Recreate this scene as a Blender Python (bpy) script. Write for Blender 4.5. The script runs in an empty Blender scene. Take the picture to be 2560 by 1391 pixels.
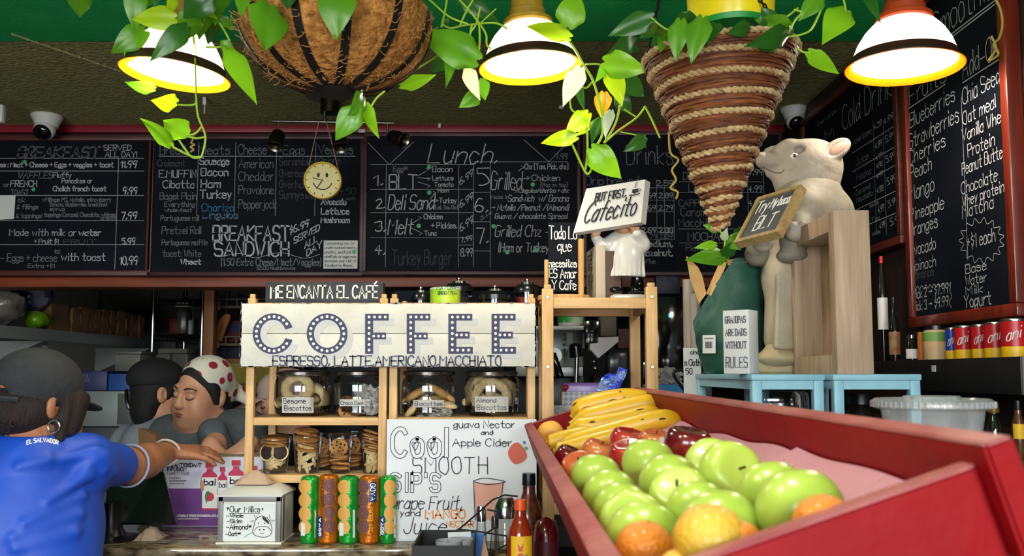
import bpy, bmesh, math, random
import numpy as np
from mathutils import Vector, Matrix, Euler
random.seed(7)
SC = bpy.context.scene
COL = SC.collection
# ------------------------------------------------------------------ camera, light, exposure
F = 2200.0; HOR = 935.0; PITCH = math.radians(4.5); ZC = 1.6
CY = HOR - F * math.tan(PITCH)
cam_d = bpy.data.cameras.new('camera'); cam = bpy.data.objects.new('camera', cam_d); COL.objects.link(cam)
cam.location = (0, 0, ZC); cam.rotation_euler = (math.pi / 2 + PITCH, 0, 0)
cam_d.sensor_width = 36; cam_d.lens = F / 2560 * 36
cam_d.shift_y = (CY - 695.5) / 2560
cam_d.clip_start = 0.02
cam_d.dof.use_dof = True; cam_d.dof.focus_distance = 2.5; cam_d.dof.aperture_fstop = 7.0
SC.camera = cam
SC.view_settings.view_transform = 'Standard'; SC.view_settings.look = 'None'
SC.view_settings.gamma = 1; SC.view_settings.exposure = 0.72
SC.view_settings.use_curve_mapping = False
w = bpy.data.worlds.new('world'); SC.world = w; w.use_nodes = True
w.node_tree.nodes['Background'].inputs[0].default_value = (0.75, 0.85, 1, 1)
w.node_tree.nodes['Background'].inputs[1].default_value = 0.6

def area(name, loc, target, sx, sy, power, col):
    l = bpy.data.lights.new(name, 'AREA'); l.shape = 'RECTANGLE'; l.size = sx; l.size_y = sy
    l.energy = power; l.color = col
    o = bpy.data.objects.new(name, l); COL.objects.link(o); o.location = loc
    o.rotation_euler = (Vector(target) - Vector(loc)).to_track_quat('-Z', 'Y').to_euler()
    return o
# daylight from the street, coming in through the two shop windows behind the camera
area('street_daylight', (-1.6, -5.2, 3.3), (-0.3, 2.6, 1.2), 3.6, 2.6, 330, (0.92, 0.96, 1.0))
area('street_daylight', (1.2, -5.2, 3.3), (0.5, 2.0, 1.2), 2.6, 2.6, 430, (0.94, 0.97, 1.0))
area('ceiling_fill', (-.4, -4.2, .35), (0, 2.2, 2.75), 4.5, 1.6, 245, (1.0, 0.97, 0.92))  # added upward fill that brightens the ceiling, in place of bounced street light

# ------------------------------------------------------------------ pixel -> place
def ray(px, py):
    a = (px - 1280) / F; b = (CY - py) / F
    return Vector((a, math.cos(PITCH) - b * math.sin(PITCH), math.sin(PITCH) + b * math.cos(PITCH)))
CAM = Vector((0, 0, ZC))
def P(px, py, d):
    r = ray(px, py); return CAM + r * (d / r.y)
def Pz(px, py, z):
    r = ray(px, py); return CAM + r * ((z - ZC) / r.z)
def Px(px, py, x):
    r = ray(px, py); return CAM + r * (x / r.x)
def Pplane(px, py, o, n):
    r = ray(px, py); return CAM + r * ((o - CAM).dot(n) / r.dot(n))
def mm(px, d): return px * d / F          # pixels at depth d -> metres

# ------------------------------------------------------------------ materials
def C(h):
    h = h.lstrip('#'); c = [int(h[i:i + 2], 16) / 255 for i in (0, 2, 4)]
    return tuple(x / 12.92 if x <= .04045 else ((x + .055) / 1.055) ** 2.4 for x in c) + (1,)
MATS = {}
def M(name, col='#808080', rough=.5, metal=0, var=0, scale=18, bump=0, bscale=60, spec=.5, coat=0, sub=0,
      col2=None, stretch=None, detail=4, thr=None, emis=0, trans=0):
    if name in MATS: return MATS[name]
    m = bpy.data.materials.new(name); m.use_nodes = True; nt = m.node_tree; b = nt.nodes['Principled BSDF']
    c = C(col); b.inputs['Base Color'].default_value = c
    b.inputs['Roughness'].default_value = rough; b.inputs['Metallic'].default_value = metal
    b.inputs['Specular IOR Level'].default_value = spec; b.inputs['Coat Weight'].default_value = coat
    if emis: b.inputs['Emission Color'].default_value = c; b.inputs['Emission Strength'].default_value = emis
    L = nt.links.new
    tc = nt.nodes.new('ShaderNodeTexCoord'); mp = nt.nodes.new('ShaderNodeMapping')
    L(tc.outputs['Object'], mp.inputs['Vector'])
    if stretch: mp.inputs['Scale'].default_value = stretch
    if var or col2:
        n = nt.nodes.new('ShaderNodeTexNoise'); n.inputs['Scale'].default_value = scale; n.inputs['Detail'].default_value = detail
        L(mp.outputs[0], n.inputs['Vector'])
        r = nt.nodes.new('ShaderNodeValToRGB'); e = r.color_ramp.elements
        lo, hi = thr or (.3, .7); e[0].position = lo; e[1].position = hi
        if col2: e[0].color = c; e[1].color = C(col2)
        else:
            e[0].color = tuple(max(0, x * (1 - var)) for x in c[:3]) + (1,); e[1].color = tuple(min(1, x * (1 + var)) for x in c[:3]) + (1,)
        L(n.outputs['Fac'], r.inputs['Fac']); L(r.outputs['Color'], b.inputs['Base Color'])
    if bump:
        n2 = nt.nodes.new('ShaderNodeTexNoise'); n2.inputs['Scale'].default_value = bscale; n2.inputs['Detail'].default_value = 5
        L(mp.outputs[0], n2.inputs['Vector'])
        bp = nt.nodes.new('ShaderNodeBump'); bp.inputs['Strength'].default_value = bump; bp.inputs['Distance'].default_value = .01
        L(n2.outputs['Fac'], bp.inputs['Height']); L(bp.outputs[0], b.inputs['Normal'])
    MATS[name] = m; return m
def wood(name, c1, c2, axis='x', rough=.5, scale=9, coat=0):
    st = {'x': (1, 12, 12), 'y': (12, 1, 12), 'z': (12, 12, 1)}[axis]
    return M(name, c1, rough, col2=c2, scale=scale, stretch=st, bump=.15, bscale=scale * 2, coat=coat, thr=(.3, .75))
def glass(name, tint=(.93, .95, .95), k=.12, rough=.03, white=0):
    if name in MATS: return MATS[name]
    m = bpy.data.materials.new(name); m.use_nodes = True; nt = m.node_tree; nt.nodes.clear()
    o = nt.nodes.new('ShaderNodeOutputMaterial'); mx = nt.nodes.new('ShaderNodeMixShader')
    t = nt.nodes.new('ShaderNodeBsdfTransparent'); g = nt.nodes.new('ShaderNodeBsdfGlossy'); lw = nt.nodes.new('ShaderNodeLayerWeight')
    t.inputs[0].default_value = tint + (1,); g.inputs['Roughness'].default_value = rough
    lw.inputs['Blend'].default_value = k + .1
    ma = nt.nodes.new('ShaderNodeMath'); ma.operation = 'MULTIPLY_ADD'; ma.inputs[1].default_value = .75; ma.inputs[2].default_value = k * .35
    nt.links.new(lw.outputs['Fresnel'], ma.inputs[0]); nt.links.new(ma.outputs[0], mx.inputs[0])
    nt.links.new(t.outputs[0], mx.inputs[1]); nt.links.new(g.outputs[0], mx.inputs[2]); nt.links.new(mx.outputs[0], o.inputs[0])
    if white:
        d = nt.nodes.new('ShaderNodeBsdfDiffuse'); d.inputs[0].default_value = (.8, .8, .8, 1); m2 = nt.nodes.new('ShaderNodeMixShader'); m2.inputs[0].default_value = white
        nt.links.new(mx.outputs[0], m2.inputs[1]); nt.links.new(d.outputs[0], m2.inputs[2]); nt.links.new(m2.outputs[0], o.inputs[0])
    MATS[name] = m; return m
def milky(name, col, tr=.5, rough=.4, spec=.3):
    """diffuse + translucent sheet: lamp glass, leaves, thin plastic"""
    if name in MATS: return MATS[name]
    m = bpy.data.materials.new(name); m.use_nodes = True; nt = m.node_tree; b = nt.nodes['Principled BSDF']
    b.inputs['Base Color'].default_value = C(col); b.inputs['Roughness'].default_value = rough; b.inputs['Specular IOR Level'].default_value = spec
    t = nt.nodes.new('ShaderNodeBsdfTranslucent'); t.inputs[0].default_value = C(col)
    mx = nt.nodes.new('ShaderNodeMixShader'); mx.inputs[0].default_value = tr
    o = nt.nodes['Material Output']
    nt.links.new(b.outputs[0], mx.inputs[1]); nt.links.new(t.outputs[0], mx.inputs[2]); nt.links.new(mx.outputs[0], o.inputs[0])
    MATS[name] = m; return m

# ------------------------------------------------------------------ scene objects
def tag(o, label=None, cat=None, group=None, kind=None):
    if label: o['label'] = label
    if cat: o['category'] = cat
    if group: o['group'] = group
    if kind: o['kind'] = kind
    return o
def thing(name, label, cat, loc=(0, 0, 0), group=None, rot=None):
    o = bpy.data.objects.new(name, None); COL.objects.link(o); o.empty_display_size = .05
    o.location = loc
    if rot is not None: o.rotation_euler = rot
    return tag(o, label, cat, group)
def root_of(o):
    while o.parent: o = o.parent
    return o
def rootmat(o):
    r = root_of(o); return Matrix.LocRotScale(r.location, r.rotation_euler, r.scale)
def dup(root, loc, label=None, group=None, rot=None):
    def cp(o, par):
        c = o.copy(); COL.objects.link(c)
        if par: c.parent = par
        for ch in [x for x in KIDS.get(o.name, [])]:
            cc = cp(ch, c); KIDS.setdefault(c.name, []).append(cc)
        return c
    r = cp(root, None); r.location = loc
    if rot is not None: r.rotation_euler = rot
    return tag(r, label, None, group)
KIDS = {}; PANEL = {}
from mathutils.bvhtree import BVHTree

class MB:
    def __init__(s): s.v = []; s.f = []; s.m = []; s.mats = []; s.cur = 0
    def use(s, mat):
        if mat not in s.mats: s.mats.append(mat)
        s.cur = s.mats.index(mat); return s
    def add(s, vs, fs, T=None):
        n = len(s.v)
        for v in vs: s.v.append((T @ Vector(v)) if T is not None else Vector(v))
        for f in fs: s.f.append([i + n for i in f]); s.m.append(s.cur)
        return s
    def bm(s, b, T=None):
        b.verts.ensure_lookup_table(); b.verts.index_update()
        s.add([v.co for v in b.verts], [[v.index for v in f.verts] for f in b.faces], T); b.free(); return s
    def box(s, c, size, bev=0, T=None, rot=None, seg=2):
        b = bmesh.new(); bmesh.ops.create_cube(b, size=1)
        bmesh.ops.scale(b, vec=size, verts=b.verts)
        if bev: bmesh.ops.bevel(b, geom=list(b.edges), offset=bev, segments=seg, affect='EDGES', profile=.5)
        X = Matrix.Translation(c) @ (Euler(rot).to_matrix().to_4x4() if rot else Matrix())
        return s.bm(b, (T @ X) if T is not None else X)
    def lohi(s, lo, hi, bev=0, T=None):
        lo, hi = Vector(lo), Vector(hi); return s.box((lo + hi) / 2, hi - lo, bev, T)
    def lathe(s, prof, n=32, T=None, a0=0, a1=2 * math.pi, closed=True):
        vs = []; fs = []; k = len(prof); full = abs(a1 - a0 - 2 * math.pi) < 1e-6; cols = n if full else n + 1
        for i in range(cols):
            a = a0 + (a1 - a0) * i / n; ca, sa = math.cos(a), math.sin(a)
            for r, z in prof: vs.append((r * ca, r * sa, z))
        for i in range(n):
            j = (i + 1) % cols
            for q in range(k - 1):
                f = [i * k + q, j * k + q, j * k + q + 1, i * k + q + 1]
                if prof[q][0] < 1e-7: f = [i * k + q, j * k + q + 1, i * k + q + 1]
                elif prof[q + 1][0] < 1e-7: f = [i * k + q, j * k + q, i * k + q + 1]
                fs.append(f)
        return s.add(vs, fs, T)
    def tube(s, pts, r, n=8, cap=True, closed=False):
        pts = [Vector(p) for p in pts]; N = len(pts)
        rr = r if isinstance(r, (list, tuple)) else [r] * N
        vs = []; fs = []; up = None
        for i in range(N):
            if closed: t = pts[(i + 1) % N] - pts[i - 1]
            else: t = pts[min(i + 1, N - 1)] - pts[max(i - 1, 0)]
            t = t.normalized() if t.length > 1e-9 else Vector((0, 0, 1))
            if up is None: up = Vector((0, 0, 1)) if abs(t.z) < .9 else Vector((1, 0, 0))
            x = t.cross(up)
            if x.length < 1e-6: x = t.orthogonal()
            x.normalize(); y = x.cross(t); up = y
            for k in range(n):
                a = 2 * math.pi * k / n; vs.append(pts[i] + (x * math.cos(a) + y * math.sin(a)) * rr[i])
        for i in range(N if closed else N - 1):
            j = (i + 1) % N
            for k in range(n):
                q = (k + 1) % n; fs.append([i * n + k, i * n + q, j * n + q, j * n + k])
        if cap and not closed: fs.append(list(range(n))[::-1]); fs.append([(N - 1) * n + k for k in range(n)])
        return s.add(vs, fs)
    def cyl(s, a, b, r, r2=None, n=20):
        return s.tube([a, b], [r, r if r2 is None else r2], n)
    def sph(s, c, r, n=20, m=12, T=None):
        r = (r, r, r) if not isinstance(r, (tuple, list)) else r
        prof = [(math.sin(math.pi * i / m), -math.cos(math.pi * i / m)) for i in range(m + 1)]
        prof[0] = (0, -1); prof[-1] = (0, 1)
        X = Matrix.Translation(c) @ Matrix.Diagonal((r[0], r[1], r[2], 1))
        return s.lathe(prof, n, (T @ X) if T is not None else X)
    def prism(s, poly, O, U, V, t):
        """closed polygon in (u,v) on the plane O,U,V, thickness t along -N (N=UxV)"""
        N = U.cross(V); n = len(poly)
        a = [O + U * p[0] + V * p[1] for p in poly]; b = [p - N * t for p in a]
        fs = [list(range(n))]
        if t: fs.append([n + i for i in range(n)][::-1]); fs += [[i, n + i, n + (i + 1) % n, (i + 1) % n] for i in range(n)]
        return s.add(a + (b if t else []), fs)
    def build(s, name, mat=None, par=None, sharp=40, smooth=True, world=True, label=None):
        me = bpy.data.meshes.new(name)
        vs = s.v
        if par is not None and world:
            I = rootmat(par).inverted(); vs = [I @ v for v in vs]
        me.from_pydata([tuple(v) for v in vs], [], s.f)
        if mat is not None: me.materials.append(mat)
        else:
            for q in s.mats: me.materials.append(q)
            me.polygons.foreach_set('material_index', s.m)
        me.update(calc_edges=True)
        if smooth:
            me.polygons.foreach_set('use_smooth', [True] * len(me.polygons))
            if sharp: me.set_sharp_from_angle(angle=math.radians(sharp))
        o = bpy.data.objects.new(name, me); COL.objects.link(o)
        if par is not None: o.parent = par; KIDS.setdefault(par.name, []).append(o)
        if label: o['label'] = label
        return o
def struct(name, mb, mat):
    return tag(mb.build(name, mat), kind='structure')
def catmull(pts, k=6, closed=False):
    pts = [Vector(p) for p in pts]; n = len(pts)
    if n < 3: return pts
    out = []
    for i in range(n if closed else n - 1):
        if closed: p0, p1, p2, p3 = pts[i - 1], pts[i], pts[(i + 1) % n], pts[(i + 2) % n]
        else: p0, p1, p2, p3 = pts[max(i - 1, 0)], pts[i], pts[i + 1], pts[min(i + 2, n - 1)]
        for j in range(k):
            t = j / k
            out.append(.5 * ((2 * p1) + (p2 - p0) * t + (2 * p0 - 5 * p1 + 4 * p2 - p3) * t * t + (3 * p1 - p0 - 3 * p2 + p3) * t ** 3))
    if not closed: out.append(pts[-1])
    return out

# ------------------------------------------------------------------ hand lettering (own stroke alphabet)
GL = {
'A': '003860 1353', 'B': '0008 ~084857554404 ~044453514000', 'C': '~5748280602204051', 'D': '0008 ~083856523000',
'E': '50000858 0444', 'F': '000858 0444', 'G': '~57381806021040 405254 5434', 'H': '0008 5058 0454', 'I': '1018', 'J': '~4842301002',
'K': '0008 580450', 'L': '080050', 'M': '0008346860', 'N': '00085058', 'O': '~280602204052564828', 'P': '0008 ~084857554404',
'Q': '~280602204052564828 3260', 'R': '0008 ~084857554404 2450', 'S': '~573818070514445351401001', 'T': '0868 3830',
'U': '~080210405258', 'V': '083068', 'W': '0820364068', 'X': '0850 0058', 'Y': '083468 3430', 'Z': '08580050',
'a': '~4425140301103042 4540', 'b': '0800 ~042544412001', 'c': '~4425150302103041', 'd': '4840 ~442503021042', 'e': '~03434425150302103041',
'f': '~48382720 0545', 'g': '~442503021042 ~454a3b1b0a', 'h': '0800 ~03254440', 'i': '1510 1718', 'j': '~252a1b0b 2728',
'k': '0800 450240', 'l': '0800', 'm': '0500 ~03253430 ~33556460', 'n': '0500 ~03254440', 'o': '~2504021030414425', 'p': '050b ~042544412001',
'q': '~442503021042 454b', 'r': '0500 ~032535', 's': '~44251504133341301001', 't': '~28213040 0545', 'u': '~0502103042 4540',
'v': '052045', 'w': '0520345065', 'x': '0540 0045', 'y': '0521 451b', 'z': '05450040',
'0': '~280602204052564828', '1': '062820', '2': '~07284856 5600 0050', '3': '~073848574534 ~344553401001',
'4': '303803 0353', '5': '580805 ~053553513010', '6': '~48280502104052532403', '7': '0858 5820', '8': '~28061445514010011445564828',
'9': '~564828060514345658 5630', '.': '0011', ',': '110a', ':': '0001 0405', '-': '0343', '+': '0444 2226', '/': '0058',
'$': '~473716154443312112 2829 202a', "'": '0708', '!': '0308 0001', '(': '~2916112a', ')': '~0916110a', '[': '29090a2a', ']': '09292a0a',
'*': '1357 5317 0555', '>': '0464 436445', '&': '~5016474657 ~2726120110204153', '~': '~03255265', '?': '~0728485624 2423 2021', '|': '0a09',
}
VAL = {**{str(i): i for i in range(10)}, 'a': -1, 'b': -2, 'c': -3}
def glyph(ch):
    if ch in 'éÉ':
        g, wd = glyph('e' if ch == 'é' else 'E'); return g + [(False, [(2, 9.3), (4, 10.6)])], wd
    g = GL.get(ch, ''); out = []
    for st in g.split():
        sm = st[0] == '~'; st = st.lstrip('~')
        out.append((sm, [(VAL[st[i]], VAL[st[i + 1]]) for i in range(0, len(st) - 1, 2)]))
    return out, max((p[0] for _, s in out for p in s), default=1)
def text2d(s, slant=0, jit=.25, gap=1.6):
    x = 0; out = []
    for ch in s:
        if ch == ' ': x += 3.2; continue
        g, wd = glyph(ch)
        for sm, pts in g:
            q = [(x + a + random.uniform(-jit, jit), b + random.uniform(-jit, jit)) for a, b in pts]
            q = [(a + slant * b, b) for a, b in q]
            if sm and len(q) > 2: q = [(v.x, v.y) for v in catmull([(a, b, 0) for a, b in q], 4)]
            out.append(q)
        x += wd + gap
    return out, max(x - gap, 1)
class Surf:
    def __init__(s, O, U, V):
        s.O = Vector(O); s.U = Vector(U).normalized(); s.V = Vector(V); s.V = (s.V - s.U * s.V.dot(s.U)).normalized(); s.N = s.U.cross(s.V)
    def uv(s, px, py):
        q = Pplane(px, py, s.O, s.N) - s.O; return q.dot(s.U), q.dot(s.V)
    def pt(s, u, v, n=0): return s.O + s.U * u + s.V * v + s.N * n
    def ribbon(s, mb, pts, w, n=.0012, closed=False):
        """flat stroke of width w through (u,v) points"""
        q = []
        for p in pts:
            if not q or math.hypot(p[0] - q[-1][0], p[1] - q[-1][1]) > 1e-6: q.append(p)
        pts = q; N = len(pts)
        if N < 2: return
        vs = []
        for i in range(N):
            if closed: a, b = pts[i - 1], pts[(i + 1) % N]
            else: a, b = pts[max(i - 1, 0)], pts[min(i + 1, N - 1)]
            dx, dy = b[0] - a[0], b[1] - a[1]; L = math.hypot(dx, dy) or 1; nx, ny = -dy / L * w / 2, dx / L * w / 2
            ex, ey = (0, 0)
            if not closed and i == 0: ex, ey = -dx / L * w / 2, -dy / L * w / 2
            if not closed and i == N - 1: ex, ey = dx / L * w / 2, dy / L * w / 2
            vs.append(s.pt(pts[i][0] + nx + ex, pts[i][1] + ny + ey, n)); vs.append(s.pt(pts[i][0] - nx + ex, pts[i][1] - ny + ey, n))
        fs = [[2 * i + 1, (2 * i + 3) % (2 * N), (2 * i + 2) % (2 * N), 2 * i] for i in range(N if closed else N - 1)]
        mb.add(vs, fs)
    def text(s, mb, t, x0, x1, y, h, wpx=1.6, slant=0, y1=None, jit=.25, n=.0012, gap=1.6):
        """lettering whose baseline starts at pixel (x0,y), ends at x1, letters h pixels tall"""
        u0, v0 = s.uv(x0, y); uh, vh = s.uv(x0, y - h); H = vh - v0
        if y1 is None:
            u1 = s.uv(x1, y)[0]; du, dv = u1 - u0, 0
        else:
            u1, v1 = s.uv(x1, y1); du, dv = u1 - u0, v1 - v0
        st, wd = text2d(t, slant, jit, gap)
        lw = wpx * (H / h)
        for q in st:
            s.ribbon(mb, [(u0 + du * a / wd - dv * 0, v0 + dv * a / wd + H * b / 8) for a, b in q], lw, n)
    def line(s, mb, pts, wpx=1.2, n=.001, smooth=False, closed=False):
        q = [s.uv(*p) for p in pts]
        if smooth: q = [(v.x, v.y) for v in catmull([(a, b, 0) for a, b in q], 6, closed)]
        u, v = s.uv(*pts[0]); u2, v2 = s.uv(pts[0][0], pts[0][1] - 10)
        s.ribbon(mb, q, wpx * abs(v2 - v) / 10, n, closed)
    def hline(s, mb, x0, x1, y, wpx=1.1, n=.001):
        u0, v0 = s.uv(x0, y); u1 = s.uv(x1, y)[0]; v2 = s.uv(x0, y - 10)[1]
        s.ribbon(mb, [(u0, v0), (u1, v0)], wpx * (v2 - v0) / 10, n)
    def vline(s, mb, x, y0, y1, wpx=1.1, n=.001):
        u0, v0 = s.uv(x, y0); v1 = s.uv(x, y1)[1]
        s.ribbon(mb, [(u0, v0), (u0, v1)], wpx * (v0 - v1) / (y1 - y0), n)
    def dot(s, mb, px, py, rpx, n=.0015, k=16, sy=1):
        u, v = s.uv(px, py); r = s.uv(px, py - rpx)[1] - v
        mb.add([s.pt(u + r * math.cos(2 * math.pi * i / k), v + sy * r * math.sin(2 * math.pi * i / k), n) for i in range(k)], [list(range(k))])
    def poly(s, mb, pts, n=.001, smooth=False, t=0):
        q = [s.uv(*p) for p in pts]
        if smooth: q = [(v.x, v.y) for v in catmull([(a, b, 0) for a, b in q], 6, True)]
        a = sum(q[i - 1][0] * q[i][1] - q[i][0] * q[i - 1][1] for i in range(len(q)))
        if a < 0: q = q[::-1]
        mb.prism(q, s.O + s.N * n, s.U, s.V, t)
    def slab(s, mb, u0, v0, u1, v1, n0, n1, bev=0):
        T = Matrix((s.U.to_4d(), s.V.to_4d(), s.N.to_4d(), (0, 0, 0, 1))).transposed(); T = Matrix.Translation(s.O) @ Matrix(((s.U.x, s.V.x, s.N.x, 0), (s.U.y, s.V.y, s.N.y, 0), (s.U.z, s.V.z, s.N.z, 0), (0, 0, 0, 1)))
        mb.box(((u0 + u1) / 2, (v0 + v1) / 2, (n0 + n1) / 2), (u1 - u0, v1 - v0, n1 - n0), bev, T)
def frontal(px, py, d): return Surf(P(px, py, d), (1, 0, 0), (0, 0, 1))

# ------------------------------------------------------------------ smooth solid forms (distance field -> mesh)
def rc(a, b, ra, rb=None, k=.02, op='+', T=None): return ('rc', a, b, ra, ra if rb is None else rb, k, op, T)
def el(c, r, k=.02, op='+', T=None, rot=None):
    X = None
    if rot is not None: X = Euler(rot).to_matrix()
    return ('el', c, r if isinstance(r, (tuple, list)) else (r, r, r), X, None, k, op, T)
def field(prims, h):
    B = []
    for p in prims:
        T = p[7] or Matrix()
        if p[0] == 'rc':
            a, b = T @ Vector(p[1]), T @ Vector(p[2]); r = max(p[3], p[4]) * T.to_scale().x
            lo = np.minimum(a, b) - r; hi = np.maximum(a, b) + r
        else:
            c = T @ Vector(p[1]); r = max(p[2]) * T.to_scale().x; lo = np.array(c) - r; hi = np.array(c) + r
        B.append((np.array(lo), np.array(hi)))
    adds = [b for p, b in zip(prims, B) if p[6] == '+']
    lo = np.min([b[0] for b in adds], 0) - 3 * h; hi = np.max([b[1] for b in adds], 0) + 3 * h
    n = np.ceil((hi - lo) / h).astype(int) + 1
    val = np.full(n, .08, np.float32)
    for p, (bl, bh) in zip(prims, B):
        k = p[5]; mg = k + 3 * h
        i0 = np.clip(np.floor((bl - mg - lo) / h).astype(int), 0, n); i1 = np.clip(np.ceil((bh + mg - lo) / h).astype(int) + 1, 0, n)
        if (i1 <= i0).any(): continue
        ax = [lo[q] + h * np.arange(i0[q], i1[q]) for q in range(3)]
        G = np.stack(np.meshgrid(*ax, indexing='ij'), -1).astype(np.float32)
        sc = 1.0
        if p[7] is not None:
            I = np.array(p[7].inverted(), np.float32); G = G @ I[:3, :3].T + I[:3, 3]; sc = p[7].to_scale().x
        if p[0] == 'rc':
            a = np.array(p[1], np.float32); b = np.array(p[2], np.float32); ab = b - a; L2 = float(ab @ ab) or 1e-9
            t = np.clip(((G - a) @ ab) / L2, 0, 1); d = np.linalg.norm(G - a - t[..., None] * ab, axis=-1) - (p[3] + t * (p[4] - p[3]))
        else:
            q = G - np.array(p[1], np.float32)
            if p[3] is not None: q = q @ np.array(p[3], np.float32)
            r = np.array(p[2], np.float32); k0 = np.linalg.norm(q / r, axis=-1); k1 = np.linalg.norm(q / (r * r), axis=-1) + 1e-6
            d = k0 * (k0 - 1) / k1
        d = (d * sc).astype(np.float32)
        sl = tuple(slice(i0[q], i1[q]) for q in range(3)); v = val[sl]; k = max(k, 1e-5)
        if p[6] == '+':
            g = np.clip(.5 + .5 * (v - d) / k, 0, 1); val[sl] = v * (1 - g) + d * g - k * g * (1 - g)
        else:
            g = np.clip(.5 - .5 * (v + d) / k, 0, 1); val[sl] = v * (1 - g) + (-d) * g + k * g * (1 - g)
    return val, lo
def form(prims, h=.004):
    """one continuous closed surface round the smooth union of the given volumes"""
    val, lo = field(prims, h); s = val < 0; n = np.array(val.shape)
    c = n - 1; cnt = np.zeros(c, np.float32); pos = np.zeros(tuple(c) + (3,), np.float32)
    def sub(A, o): return A[o[0]:o[0] + c[0], o[1]:o[1] + c[1], o[2]:o[2] + c[2]]
    cs = [(i, j, k) for i in (0, 1) for j in (0, 1) for k in (0, 1)]
    for a in cs:
        for ax in range(3):
            if a[ax]: continue
            b = list(a); b[ax] = 1
            va, vb = sub(val, a), sub(val, b); m = (va < 0) != (vb < 0)
            t = np.where(m, va / np.where(m, va - vb, 1), 0)
            cnt += m
            for q in range(3): pos[..., q] += np.where(m, a[q] + (t if q == ax else 0), 0)
    act = cnt > 0; ids = np.full(c, -1, np.int64); ids[act] = np.arange(act.sum())
    ii = np.argwhere(act); V = (ii + pos[act] / cnt[act][:, None]) * h + lo
    Fc = []
    for ax in range(3):
        o = [q for q in range(3) if q != ax]
        sl0 = [slice(None)] * 3; sl1 = [slice(None)] * 3; sl0[ax] = slice(0, -1); sl1[ax] = slice(1, None)
        for q in o: sl0[q] = slice(1, -1); sl1[q] = slice(1, -1)
        a, b = s[tuple(sl0)], s[tuple(sl1)]; e = np.argwhere(a != b); inside = a[a != b]
        off = np.zeros(3, int); off[o[0]] = 1; off[o[1]] = 1; e = e + off
        def cell(d0, d1):
            g = e.copy(); g[:, o[0]] -= d0; g[:, o[1]] -= d1; return ids[g[:, 0], g[:, 1], g[:, 2]]
        q = np.stack([cell(1, 1), cell(0, 1), cell(0, 0), cell(1, 0)], 1)
        fl = inside if ax != 1 else ~inside
        q[~fl] = q[~fl][:, ::-1]; Fc.append(q)
    Fc = np.concatenate(Fc); Fc = Fc[(Fc >= 0).all(1)]
    mb = MB(); mb.v = [Vector(p) for p in V.astype(float)]; mb.f = Fc.tolist(); mb.m = [0] * len(mb.f)
    return mb
# ================================================================== SETTING
BD = 3.66                                   # face of the menu boards (distance into the room)
RX = 1.165                                  # right wall
CEIL = P(1000, 318, 3.72).z
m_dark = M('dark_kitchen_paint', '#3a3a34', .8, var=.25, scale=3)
m_floor = M('dark_floor_tile', '#3b332d', .5, var=.3, scale=6)
m_olive = M('olive_stucco_ceiling', '#918e60', .95, var=.22, scale=55, bump=.9, bscale=70, spec=.15)
m_green = M('green_ceiling_paint', '#22a558', .6, var=.08, scale=5, bump=.2, bscale=90, spec=.25)
m_redtrim = M('dark_red_trim_paint', '#7d1423', .45, var=.15, scale=6)
m_beam = M('red_brown_beam_wood', '#8a3d1e', .45, col2='#5c2412', scale=4, stretch=(1, 10, 10), bump=.1)
m_wallbrown = M('dark_brown_wall_panel', '#2c1d17', .6, col2='#1a110d', scale=5, stretch=(8, 8, 1))
m_olivewall = M('olive_grey_wall', '#4b4a40', .9, var=.2, scale=20)
gy = P(1000, 100, 2.7)
GY = Pz(1000, 100, CEIL).y                  # where green paint meets the olive part
b = MB(); b.lohi((-4.2, GY, CEIL), (1.5, 6.2, CEIL + .08)); struct('ceiling', b, m_olive)
b = MB(); b.lohi((-4.2, -2.0, CEIL - .004), (1.5, GY, CEIL + .08)); struct('ceiling.001', b, m_green)
b = MB(); b.lohi((-4.2, -2.0, -.05), (1.5, 6.2, 0)); struct('floor', b, m_floor)
zb = P(1000, 690, BD).z
b = MB(); b.lohi((-4.2, 3.72, zb - .03), (RX, 3.86, CEIL)); struct('wall_back', b, m_wallbrown)
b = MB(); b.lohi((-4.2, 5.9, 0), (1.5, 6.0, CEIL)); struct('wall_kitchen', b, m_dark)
b = MB(); b.lohi((-4.3, -2.0, 0), (-4.2, 6.2, CEIL)); struct('wall_left', b, m_olivewall)
b = MB(); b.lohi((RX, -2.0, 0), (RX + .1, 6.2, CEIL)); struct('wall_right', b, m_wallbrown)
# shop front behind the camera: piers, sill, header round two big panes
b = MB()
for x0, x1 in ((-4.2, -2.3), (-.2, .3), (2.0, 2.1)): b.lohi((min(x0, 1.4), -2.0, 0), (min(x1, 1.5), -1.9, CEIL))
b.lohi((-4.2, -2.0, 0), (1.5, -1.9, .75)); b.lohi((-4.2, -2.0, CEIL - .2), (1.5, -1.9, CEIL))
struct('wall_front', b, m_olivewall)
m_pane = glass('window_pane', (.97, .98, .98), .08)
b = MB(); b.lohi((-2.3, -1.96, .75), (-.2, -1.95, CEIL - .2)); struct('window_1', b, m_pane)
b = MB(); b.lohi((.3, -1.96, .75), (1.4, -1.95, CEIL - .2)); struct('window_2', b, m_pane)
# red trim under the ceiling, beam under the boards
zt = P(1000, 333, 3.70).z
b = MB(); b.lohi((-4.2, 3.685, zt), (RX, 3.72, CEIL), .004); struct('trim_1', b, m_redtrim)
zb2 = P(1000, 719, 3.70).z
b = MB(); b.lohi((-4.2, 3.69, zb2), (RX, 3.85, zb - .002), .004); struct('trim_2', b, m_beam)
b = MB(); b.cyl(Pz(30, 85, CEIL - .006), Pz(300, 178, CEIL - .006), .004, n=6); struct('trim_3', b, m_olive)

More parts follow.
